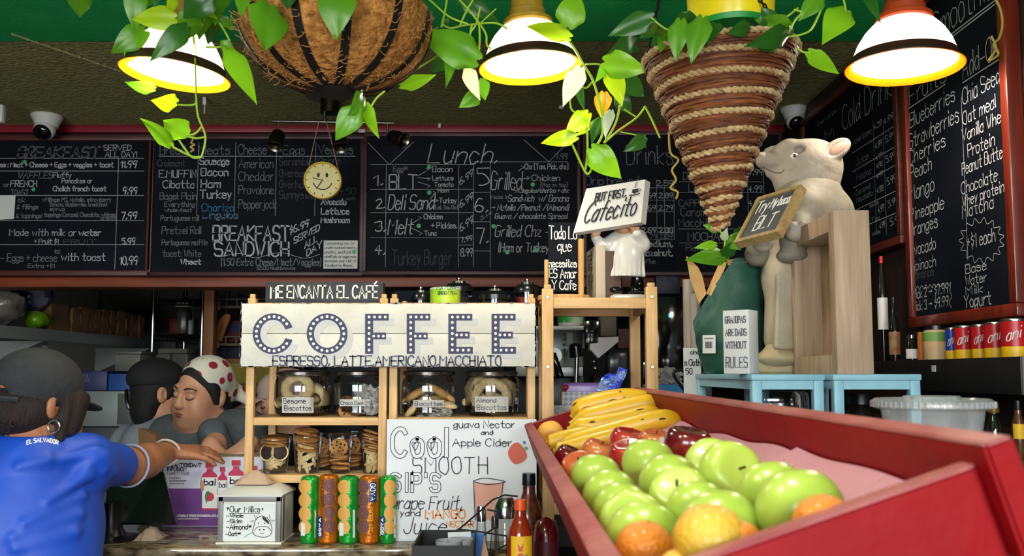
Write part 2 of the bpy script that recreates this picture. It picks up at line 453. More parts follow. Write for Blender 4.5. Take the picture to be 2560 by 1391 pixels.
# counter -----------------------------------------------------------
CZ = P(700, 1371, 2.3).z                     # counter top height
m_granite = M('brown_granite', '#8d7f63', .12, col2='#3f3120', scale=42, detail=8, thr=(.42, .62), coat=.4)
_nt = m_granite.node_tree
_mp = [n for n in _nt.nodes if n.type == 'MAPPING'][0]; _mp.inputs['Scale'].default_value = (.55, 1.6, 1)
m_cwood = wood('counter_front_wood', '#8a5230', '#5d3219', 'x')
t = thing('counter', 'speckled brown granite counter with wooden front', 'counter', (-1.5, 2.7, 0))
b = MB(); b.lohi((-3.6, 2.3, CZ - .022), (.075, 2.845, CZ), .006); b.build('countertop', m_granite, t)
b = MB(); b.lohi((-3.6, 2.3, CZ - .075), (.075, 2.33, CZ - .022), .004); b.lohi((-3.58, 2.36, 0), (.06, 2.83, CZ - .022)); b.build('counter_body', m_cwood, t)
LZ = CZ - .085
t = thing('condiment_ledge', 'lower wooden ledge in front of the counter below the fruit crate', 'ledge', (0, 1.9, 0))
b = MB(); b.lohi((-.32, 1.5, LZ - .03), (.12, 2.28, LZ), .005); b.build('ledge_top', m_cwood, t)
b = MB(); b.lohi((-.28, 1.56, 0), (.08, 2.26, LZ - .03)); b.build('ledge_body', m_cwood, t)
SZ = CZ - .17                                # lower service counter on the right
m_blackt = M('black_laminate', '#1b1a19', .4, var=.2, scale=9)
t = thing('service_counter', 'low dark service counter behind the fruit crate', 'counter', (.6, 2.8, 0))
b = MB(); b.lohi((.085, 2.34, SZ - .03), (RX - .13, 3.2, SZ), .005); b.build('countertop', m_blackt, t)
b = MB(); b.lohi((.11, 2.38, 0), (RX - .13, 3.17, SZ - .03)); b.build('counter_body', m_wallbrown, t)
TZ = ZC - .165                               # side table carrying the blue stools
m_tabw = wood('side_table_wood', '#4a2f1d', '#2d1b10', 'y')
t = thing('side_table', 'dark wooden side table under the blue stools', 'table', (.8, 1.6, 0))
b = MB(); b.lohi((.43, .95, TZ - .03), (1.02, 2.32, TZ), .004); b.build('table_top', m_tabw, t)
for x in (.47, .98):
    for y in (1.0, 2.28):
        b = MB(); b.box((x, y, (TZ - .03) / 2), (.05, .05, TZ - .03), .004); b.build('leg', m_tabw, t)
# ================================================================== MENU BOARDS
m_slate = M('black_chalkboard', '#0a0c12', .6, col2='#141922', scale=3, detail=6, spec=.08)
m_chalk = M('white_chalk', '#a9adb3', .9); m_chalk2 = M('faded_chalk', '#70757c', .9); m_chalk3 = M('rubbed_chalk', '#464a52', .9)
m_blue = M('blue_chalk', '#2f7fae', .9); m_dotg = M('green_sticker', '#2fa65a', .5)
m_frA = wood('chestnut_frame_wood', '#5a2a22', '#3a1713', 'x', .45); m_frB = wood('plum_frame_wood', '#4c2a30', '#301a20', 'x', .45)
m_frR = M('red_mahogany_frame', '#7c2a17', .3, col2='#541608', scale=5, stretch=(8, 8, 1), coat=.3)
m_frG = wood('dark_red_frame', '#5a2317', '#3a130c', 'y', .4)
def board(name, label, S, px0, py0, px1, py1, fw, mfr, corner=None, dep=.03):
    """framed chalkboard, outer pixel rectangle on plane S, frame fw metres wide"""
    u0, v1 = S.uv(px0, py0); u1, v0 = S.uv(*(corner or (px1, py1)))
    c = S.pt((u0 + u1) / 2, v0, 0)
    t = thing(name, label, 'menu board', c, 'chalk menu boards')
    b = MB(); S.slab(b, u0 + fw * .6, v0 + fw * .6, u1 - fw * .6, v1 - fw * .6, -dep, 0); PANEL[t.name] = b.build('panel', m_slate, t)
    b = MB()
    S.slab(b, u0, v0, u1, v0 + fw, -dep, .012, .003); S.slab(b, u0, v1 - fw, u1, v1, -dep, .012, .003)
    S.slab(b, u0, v0 + fw, u0 + fw, v1 - fw, -dep, .012, .003); S.slab(b, u1 - fw, v0 + fw, u1, v1 - fw, -dep, .012, .003)
    b.build('frame', mfr, t)
    return t
def letters(t, S, rows, mat, name='chalk_lettering', lines=None):
    b = MB()
    for r in rows:
        kw = r[5] if len(r) > 5 else {}
        S.text(b, r[0], r[1], r[2], r[3], r[4], **kw)
    if lines: lines(b)
    if b.f: return b.build(name, mat, PANEL.get(t.name, t), smooth=False)
W2 = dict(wpx=2.6); W3 = dict(wpx=4.2)
S = frontal(1000, 500, BD)
# --- breakfast
t = board('chalkboard', 'wooden-framed chalk menu headed BREAKFAST with a column of prices', S, -230, 340, 377, 690, .022, m_frA)
def ln(b):
    for y in (396, 428, 489, 552, 612): S.hline(b, -200, 360, y)
    S.vline(b, 297, 397, 674)
letters(t, S, [('SERVED', 260, 328, 376, 13), ('ALL DAY!', 263, 342, 393, 13), ('11.99', 302, 342, 419, 16, W2), ('9.99', 308, 343, 485, 16, W2),
 ('7.99', 304, 342, 548, 17, W2), ('5.99', 305, 338, 611, 15, W2), ('10.99', 300, 344, 662, 20, W2), ('ase : Meat + Cheese + Eggs + veggies + toast', -6, 283, 418, 12, dict(wpx=2)),
 ('FRENCH', 27, 92, 467, 15, dict(wpx=2)), ('Fluffy', 133, 178, 444, 12), ('Pancakes or', 155, 230, 458, 11), ('Challah french toast', 133, 265, 478, 12, dict(wpx=2)),
 ('water', 197, 252, 589, 14, W2), ('Made with milk or', 24, 190, 590, 17), ('+ Fruit $1', 86, 146, 609, 11), ('with toast', 153, 263, 652, 18, dict(wpx=2))], m_chalk, lines=ln)
letters(t, S, [('WAFFLES', 44, 130, 446, 15, dict(slant=.2)), ('or', 10, 23, 467, 10), ('TOAST', 27, 71, 488, 13), ('ck', 45, 62, 506, 11), ('& fillings', 42, 95, 523, 11), ('& toppings', 40, 103, 545, 11),
 (': Fillings: PB, Nutella, strawberry', 108, 278, 504, 9), ('Banana, blueberries, breakfast', 125, 268, 516, 9), ('syrup', 125, 162, 527, 8),
 (': toppings: Caramel, Chocolate, whipped', 106, 291, 542, 10), ('cream', 252, 289, 550, 9), ('- Eggs + cheese', 2, 142, 654, 19), ('$2', 136, 150, 634, 8), ('Extra +$1', 70, 136, 670, 10)], m_chalk2, 'faded_lettering')
letters(t, S, [('BREAKFAST', 44, 246, 394, 26, dict(wpx=5, slant=.15)), ('FRUIT', 160, 240, 610, 10)], m_chalk3, 'rubbed_lettering')
def stickers(t, pts, r):
    for x, y in pts: b = MB(); S.dot(b, x, y, r, .0015 if t.name != 'notice' else .0156); b.build('sticker', m_dotg, PANEL.get(t.name, t))
stickers(t, ((62, 405), (84, 474)), 5)
# --- sandwiches
t = board('chalkboard', 'chalk menu with BREAKFAST SANDWICH in capitals under columns of breads, meats and cheese', S, 380, 340, 907, 690, .016, m_frB)
def ln(b):
    S.hline(b, 398, 888, 391, 1.4)
    for x in (497, 590, 692, 790): S.vline(b, x, 356, 540, .9)
    S.line(b, [(555, 642), (600, 634), (640, 645), (700, 632), (760, 646), (800, 636)], 1, smooth=True)
letters(t, S, [('Sausage', 500, 572, 412, 18, W2), ('Bacon', 503, 570, 440, 19, W2), ('Ham', 503, 551, 469, 19, W2), ('Turkey', 500, 578, 496, 20, W2), ('BREAKFAST', 533, 722, 602, 36, W3), ('SANDWICH', 536, 721, 640, 34, W3),
 ('$6.99', 724, 772, 586, 17, dict(wpx=2.4, y1=566)), ('SERVED', 735, 798, 610, 16, dict(wpx=2.4, y1=577)), ('ALL', 762, 793, 622, 16, dict(wpx=2.4, y1=604)), ('DAY', 767, 804, 642, 16, dict(wpx=2.4, y1=618)),
 ('Avocado', 803, 865, 512, 14, W2), ('Lettuce', 803, 872, 536, 15, W2), ('Mushroom', 803, 873, 557, 13, W2), ('E.MUFFIN', 398, 490, 444, 18, dict(wpx=2)), ('Cibatta', 408, 485, 470, 18, dict(wpx=2)), ('Wheat', 452, 501, 661, 12, W2)], m_chalk, lines=ln)
letters(t, S, [('Bread', 400, 462, 386, 22), ('Meats', 498, 574, 386, 22), ('Cheese', 596, 666, 386, 24), ('Eggs', 708, 762, 386, 22), ('Veggies', 796, 882, 385, 22),
 ('Bagel: Plain', 400, 491, 499, 17), ('Everything', 411, 487, 517, 12), ('wholewheat', 412, 479, 530, 9), ('Portuguese roll', 402, 497, 552, 13), ('Pretzel Roll', 405, 502, 585, 18),
 ('Portuguese muffin', 405, 518, 613, 13), ('toast: White', 407, 502, 642, 16), ('Linguica', 507, 594, 547, 18), ('American', 597, 683, 420, 22), ('Cheddar', 597, 683, 452, 22), ('Provolone', 597, 684, 485, 21), ('Pepperjack', 597, 691, 521, 21),
 ('(1.50 Extra Chese/Meat/Veggies)', 552, 802, 664, 17, dict(wpx=2)), ('$2.00 Hashbrowns', 642, 738, 675, 8)], m_chalk2, 'faded_lettering')
letters(t, S, [('Croissant', 395, 462, 416, 16), ('Scrambled', 698, 790, 413, 18), ('Overeasy', 698, 775, 442, 18), ('Overhard', 698, 775, 470, 18), ('Sunnyside', 698, 785, 497, 20), ('Onions', 797, 850, 408, 14), ('+.50', 850, 888, 486, 15), ('each', 865, 888, 500, 8)], m_chalk3, 'rubbed_lettering')
letters(t, S, [('Chorizo', 504, 584, 528, 18), ('Linguica', 507, 592, 545, 16)], m_blue, 'blue_lettering', None)
# --- lunch
t = board('chalkboard', 'chalk menu headed Lunch with seven numbered sandwiches', S, 910, 333, 1453, 688, .016, m_frB)
def ln(b):
    S.line(b, [(920, 357), (973, 412), (1034, 355)]); S.line(b, [(1310, 350), (1372, 405), (1424, 352)])
    S.hline(b, 926, 1182, 412); S.hline(b, 1184, 1420, 405, .8)
    for y in (474, 532, 595): S.hline(b, 926, 1182, y, .8)
    for x in (966, 1147, 1184, 1226): S.vline(b, x, 413, 668, .9)
    S.hline(b, 1147, 1184, 613, .9)
    for y in (481, 555, 628): S.hline(b, 1178, 1226, y, .9)
    for a, c in (((1045, 440), (1072, 424)), ((1045, 445), (1076, 447)), ((1045, 455), (1076, 465)), ((1075, 498), (1090, 482)), ((1078, 500), (1096, 502)), ((1028, 560), (1054, 545)), ((1028, 570), (1056, 584)), ((1296, 428), (1310, 418)), ((1304, 448), (1325, 445)), ((1278, 474), (1294, 478))):
        S.line(b, [a, c]); S.line(b, [(c[0] - 7, c[1] - 3), c, (c[0] - 7, c[1] + 4)])
letters(t, S, [('Lunch.', 1068, 1241, 408, 46, dict(wpx=2.6, slant=.25)), ('1.', 934, 958, 463, 24, W2), ('BLT', 973, 1043, 473, 36, W2), ('Bacon', 1081, 1131, 430, 14), ('Lettuce', 1081, 1133, 451, 11), ('Tomato', 1086, 1133, 467, 11),
 ('2.', 941, 961, 521, 22, W2), ('Deli Sand', 970, 1083, 524, 36, dict(wpx=2.4, slant=.2)), ('Ham', 1095, 1121, 481, 10), ('Turkey', 1098, 1141, 508, 13), ('3.', 938, 964, 578, 24, W2), ('Melt', 970, 1030, 586, 38, dict(wpx=2.4, slant=.2)),
 ('Chicken', 1060, 1106, 548, 12), ('+ Pickles.', 1079, 1143, 571, 14), ('Tuna', 1061, 1091, 589, 11), ('4.', 938, 963, 636, 24, W2), ('6.99', 1150, 1182, 463, 17, dict(y1=440)), ('6.99', 1150, 1182, 520, 17, dict(y1=498)), ('6.99', 1150, 1182, 580, 18, dict(y1=557)),
 ('7.99', 1152, 1180, 607, 12, dict(y1=601)), ('8.99', 1152, 1181, 641, 19), ('5', 1192, 1221, 462, 42, W2), ('Grilled', 1227, 1303, 474, 44, dict(wpx=2, slant=.15)), ('Chz [Tom, Pick, chz]', 1312, 1420, 423, 13), ('Chicken', 1330, 1399, 452, 14),
 ('Linguica/chorizo + chz', 1297, 1421, 482, 11, dict(slant=.2)), ('6.', 1188, 1219, 530, 32, W2), ('Sandwich  w/ Banana', 1270, 1421, 504, 16, dict(slant=.2)), ('> Nutella /Peanut /(Almond)', 1228, 1421, 526, 14, dict(slant=.2)), ('Guava / chocolate Spread', 1237, 1417, 547, 13, dict(slant=.2)),
 ('7.', 1192, 1221, 608, 38, W2), ('Grilled Chz -', 1237, 1372, 592, 28, dict(wpx=2, slant=.2)), ('(Ham or Turkey', 1245, 1371, 630, 22, dict(wpx=2, slant=.1))], m_chalk, lines=ln)
letters(t, S, [('Egg*', 983, 1018, 429, 13), ('[Let, Tom, Chz]', 1087, 1144, 523, 9), ('7.99', 1388, 1419, 398, 13), ('[Pop on top]', 1352, 1419, 467, 9), ('Made in', 1228, 1271, 497, 8), ('3.49', 1201, 1229, 551, 9, dict(y1=538))], m_chalk2, 'faded_lettering')
letters(t, S, [('Turkey Burger', 980, 1128, 662, 36)], m_chalk3, 'rubbed_lettering')
stickers(t, ((1073, 418), (1073, 482), (1047, 565), (1332, 462), (1234, 566), (1268, 631), (1341, 626)), 5.5)
# --- drinks
t = board('chalkboard', 'chalk menu headed Drinks behind the woven cone basket', S, 1456, 330, 1962, 690, .016, m_frB)
def ln(b):
    for x in (1602, 1641, 1660, 1684): S.vline(b, x, 450, 600, .8)
    for y in (470, 501, 530, 570, 600): S.hline(b, 1600, 1686, y, .8)
    for y in (455, 482, 573, 608): S.hline(b, 1697, 1905, y, .8)
    S.vline(b, 1868, 420, 660, .8); S.vline(b, 1908, 420, 660, .8)
letters(t, S, [('2.59', 1642, 1682, 465, 13), ('2.69 2.89', 1605, 1682, 495, 12), ('2.69 2.79', 1605, 1682, 526, 12), ('2.69 2.88', 1605, 1682, 582, 12, W2), ('Medium,', 1606, 1681, 617, 15, W2), ('Hazelnut,', 1604, 1681, 640, 15, W2), ('7.99', 1872, 1906, 438, 14), ('4.99', 1872, 1905, 480, 15), ('4.99', 1872, 1905, 515, 15)], m_chalk, lines=ln)
letters(t, S, [('Drinks', 1566, 1682, 411, 48, dict(wpx=2)), ('Drip brewed', 1466, 1595, 463, 22), ('Drip', 1708, 1745, 450, 18), ('Latte', 1722, 1780, 480, 20), ('CAPPUCCINO', 1697, 1815, 516, 16), ('Caramel', 1702, 1782, 540, 20), ('Macchiato', 1697, 1802, 567, 20), ('MOCHA', 1720, 1798, 602, 20, dict(wpx=2)),
 ('Flavor', 1715, 1768, 627, 14), ('shots', 1735, 1776, 645, 14), ('2.79 2.89', 1610, 1682, 597, 11), ('Coffee', 1600, 1638, 660, 12)], m_chalk2, 'faded_lettering')
# --- right wall
SR = Surf((RX - .025, 2.5, ZC), (0, -1, 0), (0, 0, 1))
t = board('chalkboard', 'chalk menu headed Cold Drinks on the side wall, prices in a grid', SR, 2006, 305, 2262, 606, .025, m_frG, corner=(2262, 608), dep=.022)
def ln(b):
    for y, x0 in ((383, 2132), (430, 2132), (470, 2135), (527, 2137), (573, 2145)):
        u0, v0 = SR.uv(x0, y); u1 = SR.uv(2250, y)[0]; SR.ribbon(b, [(u0, v0), (u1, v0)], .002)
    for x in (2183, 2208, 2238): SR.vline(b, x, 300, 590, .9)
    for x in (2062, 2085): SR.vline(b, x, 325, 360, .9)
letters(t, SR, [('Cold Drinks', 2108, 2252, 328, 62, dict(wpx=2.4)), ('4.39', 2186, 2205, 325, 14), ('4.99', 2211, 2234, 312, 16), ('4.99', 2189, 2206, 373, 15), ('5.99', 2214, 2238, 358, 17), ('4.99', 2190, 2207, 402, 12), ('4.98', 2192, 2207, 422, 12), ('5.99', 2216, 2240, 408, 17),
 ('4.99', 2192, 2208, 447, 12), ('4.98', 2193, 2209, 484, 14), ('5.99', 2218, 2241, 464, 17), ('4.99', 2196, 2212, 533, 16), ('5.99', 2221, 2246, 519, 17), ('4.99', 2200, 2214, 572, 14), ('5.9', 2226, 2246, 565, 18)], m_chalk, lines=ln)
letters(t, SR, [('Iced Large', 2044, 2092, 318, 10), ('3.49', 2064, 2082, 348, 14), ('Americano', 2134, 2180, 363, 15), ('Juice', 2141, 2172, 415, 18), ('Mocha', 2143, 2179, 453, 15), ('Caramel', 2141, 2177, 489, 13), ('Macchiato', 2142, 2183, 508, 13), ('Smoothie', 2175, 2198, 520, 9), ('Tea', 2180, 2200, 556, 10), ('bottled', 2182, 2202, 590, 9)], m_chalk2, 'faded_lettering')
u_, v_ = SR.uv(2262, 190)
t = board('chalkboard', 'tall chalk menu headed Smoothies in a red wooden frame', SR, 2252, 40, 2548, 792, .03, m_frR, corner=(2556, 790), dep=.025)
def ln(b):
    for pts in (((2345, 112), 2514), ((2345, 120), 2514), ((2272, 272), 2366), ((2408, 207), 2514)):
        u0, v0 = SR.uv(*pts[0]); u1 = SR.uv(pts[1], pts[0][1])[0]; SR.ribbon(b, [(u0, v0), (u1, v0)], .003)
    SR.vline(b, 2404, 245, 655, 1.6)
    cl = []
    for i in range(15):
        a = 2 * math.pi * i / 15
        cl.append((2455 + 46 * math.cos(a), 602 + 44 * math.sin(a))); a += math.pi / 15; cl.append((2455 + 57 * math.cos(a), 602 + 58 * math.sin(a)))
    SR.line(b, cl, 1.6, smooth=True, closed=True)
    wv = [(2274 + i * 5.2, 722 - 12 * i / 20 + (4 if i % 2 else -4)) for i in range(21)] + [(2376, 728), (2380, 742), (2374, 755), (2379, 770)]
    SR.line(b, wv, 1.6, smooth=True); SR.line(b, [(2274, 722), (2270, 738), (2277, 752), (2270, 768), (2275, 786)], 1.6, smooth=True)
SW = dict(wpx=2.5)
letters(t, SR, [('Smoothies', 2335, 2512, 106, 72, dict(wpx=2.6)), ('Fruits', 2275, 2368, 264, 46, dict(wpx=2.2)), ('Add-Ons', 2408, 2513, 198, 56, SW), ('Blueberries', 2276, 2391, 320, 36, SW), ('Strawberries', 2274, 2401, 373, 36, SW), ('Cherries', 2273, 2366, 413, 33, SW), ('Peach', 2276, 2331, 450, 33, SW), ('Mango', 2276, 2337, 502, 36, SW),
 ('Pineapple', 2276, 2362, 553, 30, SW), ('Oranges', 2276, 2346, 591, 31, SW), ('Avocado', 2276, 2341, 641, 29, dict(wpx=2.4)), ('Spinach', 2280, 2341, 680, 26, dict(wpx=2)), ('Pick 2 > $7.99', 2284, 2373, 748, 22, dict(wpx=2.2)), ('Pick 3 > $9.99', 2284, 2373, 778, 22, dict(wpx=2.2)),
 ('Chia Seeds', 2408, 2516, 262, 40, SW), ('Oat meal', 2409, 2492, 313, 32, SW), ('Vanilla Whey', 2407, 2517, 355, 30, SW), ('Protein', 2421, 2489, 393, 31, SW), ('Peanut Butter', 2407, 2517, 438, 30, SW), ('Chocolate', 2405, 2496, 487, 30, SW), ('Whey protein', 2408, 2513, 517, 26, SW), ('Matcha', 2408, 2486, 546, 32, SW),
 ('+$1 each', 2419, 2490, 622, 32, SW), ('Base', 2415, 2467, 685, 22, SW), ('Water', 2415, 2468, 714, 23, SW), ('Milk', 2416, 2458, 738, 20, SW), ('Yogurt', 2412, 2479, 770, 30, dict(wpx=3.4))], m_chalk, lines=ln)
letters(t, SR, [('Bananas', 2282, 2336, 700, 20)], m_chalk3, 'rubbed_lettering')
# things taped to the boards
m_paper = M('white_paper', '#cfcfcb', .8); m_ink = M('black_ink', '#1c1b20', .7); m_inkg = M('grey_ink', '#55565c', .7)
u0, v0 = S.uv(810, 673); u1, v1 = S.uv(896, 603)
t = thing('notice', 'small printed paper notice about raw or undercooked meats taped to the board corner', 'notice', S.pt(u0, v0, .0015))
b = MB(); S.slab(b, u0, v0, u1, v1, .013, .0142); PANEL[t.name] = b.build('sheet', m_paper, t)
letters(t, S, [(s, 814, 814 + 78 * f, 613 + 11 * i, 6.5, dict(wpx=1, jit=0, n=.0155)) for i, (s, f) in enumerate((('Consuming raw or', .95), ('undercooked meats,', 1), ('poultry, seafood,', .85), ('shellfish, or eggs may', 1), ('increase your risk of', 1), ('foodborne illness.', .9)))], m_inkg, 'print')
stickers(t, ((887, 631),), 5.5)
b = MB(); q = [(-30, 490), (40, 489), (36, 548), (-30, 552)]; S.poly(b, q, .004, t=.001); tag(b.build('paper_sheet', m_paper), 'blank white sheet stuck on the breakfast menu board', 'paper')
# ================================================================== CEILING FIXTURES
m_white = M('white_plastic', '#c9c9c6', .4); m_blackp = M('black_plastic', '#0d0d0f', .3); m_lens = M('black_lens', '#060608', .08, spec=.8)
m_nickel = M('brushed_nickel', '#8d8780', .3, metal=1); m_darknick = M('dark_bronze_metal', '#4d443a', .32, metal=1)
def dome_camera(label, px, py, d, s):
    c = Pz(px, py, CEIL); c = P(px, py, d); c.z = CEIL
    t = thing('security_camera', label, 'camera', c, 'white dome security cameras')
    T = Matrix.Translation(c) @ Matrix.Scale(s, 4)
    b = MB(); b.lathe([(0, 0), (.06, 0), (.062, -.006), (.056, -.02), (.05, -.03), (.043, -.05), (0, -.05)], 36, T); b.build('base', m_white, t)
    b = MB(); b.sph((0, -.012, -.062), .042, 28, 18, T); b.build('eyeball', m_white, t)
    n = Vector((0, -.75, -.66)).normalized(); cc = Vector((0, -.012, -.062)) + n * .012
    R = n.to_track_quat('Z', 'Y').to_matrix().to_4x4()
    b = MB(); b.lathe([(.0355, .0), (.034, .019), (.03, .026), (.02, .0305), (0, .032)], 28, T @ Matrix.Translation(cc) @ R); b.build('lens', m_lens, t)
dome_camera('white dome camera above the breakfast menu board', 117, 303, 3.55, 1.0)
dome_camera('white dome camera in the ceiling corner above the pig statue', 1986, 288, 3.45, .88)
# track light
tc_ = P(812, 268, 3.3); tc_.z = CEIL
t = thing('track_light', 'metal track light with a straight bar and swivelling spots under the ceiling', 'ceiling light', tc_)
b = MB(); b.lathe([(0, 0), (.072, 0), (.07, -.006), (.045, -.012), (.0, -.012)], 40, Matrix.Translation(tc_)); b.build('canopy', M('foil_canopy', '#8b8a86', .2, metal=.7, bump=.5, bscale=40), t)
zb_ = P(812, 303, 3.3).z
b = MB(); b.cyl(tc_ + Vector((.02, 0, -.01)), (tc_.x + .02, 3.3, zb_ + .03), .036, n=28); b.build('housing', m_darknick, t)
b = MB(); b.tube([P(682, 303, 3.3), P(985, 308, 3.3)], .0055, 10); b.cyl((tc_.x, 3.3, zb_ + .03), (tc_.x, 3.3, zb_ - .004), .006); b.build('bar', m_nickel, t)
for px, py, ex, ey in ((697, 303, 686, 372), (846, 306, 852, 378), (969, 308, 1012, 354)):
    a = P(px, py, 3.3); q = P(px, py + 28, 3.3); e = P(ex, ey, 3.27)
    b = MB(); b.cyl(a, q, .004); b.build('stem', m_nickel, t)
    b = MB(); s0 = q if ex < 900 else P(975, 340, 3.3); dr = (e - s0).normalized(); T = Matrix.Translation(s0) @ dr.to_track_quat('Z', 'Y').to_matrix().to_4x4()
    b.lathe([(0, 0), (.022, .002), (.027, .012), (.027, .03), (.03, .033), (.031, .064), (.026, .064), (.02, .05), (0, .048)], 28, T); sh_ = b.build('spot_head', m_darknick, t)
    b = MB(); b.lathe([(.031, .064), (.034, .069), (.03, .071), (.026, .064)], 24, T); b.build('rim', m_nickel, sh_)
# smiling clock hung by two cords from the bar
kc = P(806, 450, 3.22); kr = mm(48, 3.22)
t = thing('wall_clock', 'round yellow clock with a smiling face hung on cords below the track light', 'clock', kc)
R = Matrix.Translation(kc) @ Euler((math.radians(92), 0, math.radians(6))).to_matrix().to_4x4()
b = MB(); b.lathe([(0, -.04), (kr * .96, -.04), (kr, -.03), (kr, -.004), (kr * .97, 0), (kr * .9, .001), (kr * .88, -.005)], 48, R); b.build('case', M('yellow_plastic', '#d8b23a', .35), t)
b = MB(); b.lathe([(kr * .9, -.006), (0, -.006)], 40, R); dl_ = b.build('dial', M('cream_clock_face', '#d9cd8d', .5), t)
SK = Surf(R @ Vector((0, 0, -.006)), R.to_3x3() @ Vector((1, 0, 0)), R.to_3x3() @ Vector((0, 1, 0)))
b = MB(); k = kr
SK.ribbon(b, [(k * .5 * math.cos(a), k * .5 * math.sin(a) + .0) for a in [math.radians(200 + i * 10) for i in range(15)]], .004, .001)
for sx in (-.22, .22):
    b.add([SK.pt(k * (sx + .07 * math.cos(i * .4)), k * (.27 + .13 * math.sin(i * .4)), .001) for i in range(16)], [list(range(16))])
for i in range(12):
    a = math.pi / 6 * i; SK.ribbon(b, [(k * .78 * math.cos(a), k * .78 * math.sin(a)), (k * .84 * math.cos(a), k * .84 * math.sin(a))], .003, .001)
b.build('printed_face', m_ink, dl_, smooth=False)
b = MB(); SK.ribbon(b, [(0, 0), (-k * .3, -k * .45)], .004, .003); SK.ribbon(b, [(0, 0), (-k * .5, k * .1)], .003, .003); b.build('hands', m_blackp, dl_, smooth=False)
b = MB(); b.tube([P(797, 305, 3.29), P(772, 415, 3.24)], .0018, 6); b.tube([P(816, 305, 3.29), P(846, 425, 3.24)], .0018, 6); b.build('cord', M('beige_cord', '#9a8266', .8), t)
# small hooks and sensors
def small(name, label, px, py, d, sz, mat, drop=0):
    c = P(px, py, d)
    if drop: c.z = CEIL - sz[2] / 2
    b = MB(); b.box(c, sz, min(sz) * .25)
    if drop: b.cyl(c, c + Vector((0, 0, -drop)), .0025)
    tag(b.build(name, mat), label, 'fitting')
small('door_sensor', 'small white sensor over the joint beside the smiling clock', 905, 328, 3.675, (.03, .012, .016), m_white)
small('hook', 'white plastic hook stuck above the Lunch board', 1099, 314, 3.67, (.012, .012, .022), m_white)
small('hook', 'small white ceiling hook below the left lamp', 512, 246, 3.31, (.014, .014, .03), m_white, .05)
small('hook', 'white plastic tab on the ceiling below the middle lamp', 1403, 266, 3.42, (.018, .012, .022), m_white)
small('smoke_sensor', 'small pale sensor at the far left edge of the ceiling', 2, 285, 3.3, (.03, .03, .07), m_white)

# ================================================================== PENDANT LAMPS
m_shade = milky('opal_lamp_glass', '#e4d9c2', .17, .25); m_rimy = milky('amber_rim_glass', '#f0a81c', .6, .3)
m_rimdark = M('brown_rim_outside', '#3a1d14', .35); m_bulb = M('lit_bulb', '#fff4e0', emis=22)
m_capy = M('worn_yellow_cap', '#b9912a', .45, col2='#8a6a1a', scale=30); m_capr = M('red_orange_cap', '#b5431f', .35, var=.1)
def pendant(label, px, py, d, wpx, capmat, rimmat, tilt):
    c = P(px, py, d); r = mm(wpx / 2, d)
    t = thing('pendant_lamp', label, 'pendant lamp', c, 'glowing pendant lamps', rot=(0, tilt, 0))
    R = rootmat(t)
    b = MB(); b.lathe([(r * .44, r * .74), (r * .54, r * .68), (r * .68, r * .52), (r * .79, r * .33), (r * .86, r * .14), (r * .89, .0)], 56, R)
    b.build('lamp_shade', m_shade, t)
    b = MB(); b.lathe([(r * .885, .004), (r * 1.0, -r * .1), (r * .985, -r * .112), (r * .875, -.004)], 56, R); b.build('rim', rimmat, t)
    b = MB(); b.lathe([(r * .893, .012), (r * .9, .002), (r * 1.008, -r * .096), (r * 1.004, -r * .108)], 56, R); b.build('rim_band', m_rimdark, t)
    b = MB(); b.lathe([(r * .45, r * .72), (r * .49, r * .76), (r * .48, r * .84), (r * .36, r * .9), (r * .36, r * 1.02), (r * .33, r * 1.04), (r * .31, r * 1.3), (r * .14, r * 1.42), (0, r * 1.44)], 40, R); cap_ = b.build('cap', capmat, t)
    b = MB(); b.sph((0, 0, r * .3), (r * .26, r * .26, r * .28), 24, 14, R); b.build('bulb', m_bulb, t)
    b = MB(); top = R @ Vector((0, 0, r * 1.42)); b.cyl(top, (top.x, top.y, CEIL), .004); b.build('cord', m_blackp, cap_)
    l = bpy.data.lights.new('bulb_light', 'POINT'); l.energy = 6; l.shadow_soft_size = .05; l.color = (1, .93, .8)
    o = bpy.data.objects.new('bulb_light', l); COL.objects.link(o); o.parent = t; o.location = (0, 0, r * .02)
pendant('glowing bell lamp on the left half hidden by pothos leaves', 440, 176, 2.05, 272, m_capy, m_rimy, math.radians(5))
pendant('glowing bell lamp with a worn yellow cap, middle of the three', 1325, 158, 2.05, 264, m_capy, m_rimy, math.radians(-3))
pendant('glowing bell lamp with a red cap and orange rim near the Smoothies board', 2260, 156, 2.0, 286, m_capr, milky('orange_rim_glass', '#f08a10', .6, .3), math.radians(2))

pendant('added pendant lamp out of view over the shop floor, nearer the windows than the crate', 1500, -640, .75, 560, m_capy, m_rimy, 0)  # lamp put in out of view to light the fruit from above
pendant('added pendant lamp out of view over the shop floor on the left side', 330, -640, .75, 560, m_capy, m_rimy, 0)  # second lamp added out of view for the same overhead light

# ================================================================== BASKETS
m_coco = M('coconut_fibre', '#c08748', .95, col2='#8a5a2c', scale=60, bump=1, bscale=110, spec=.1, thr=(.35, .65))
m_strap = M('black_iron', '#14110e', .7, spec=.2)
D0 = 1.62; cx_ = P(842, 40, D0).x; rb = mm(246, D0); zr = P(842, 42, D0).z; zbot = P(846, 214, D0 - .03).z; dep_ = zr - zbot
t = thing('hanging_basket', 'coconut-fibre bowl basket with black iron straps hanging from the ceiling', 'hanging basket', (cx_, D0, zbot))
def bowl(u): a = u * math.pi / 2; return rb * math.sin(a) ** .85, zbot + dep_ * (1 - math.cos(a) ** 1.0)
pf = [bowl(i / 18) for i in range(19)]
T = Matrix.Translation((cx_, D0, 0))
b = MB(); b.lathe([(max(r, 0), z) for r, z in pf] + [(rb * .97, zr + .012), (rb * .93, zr + .004)] + [(r * .93, z + .012) for r, z in pf[::-1][1:]], 64, T)
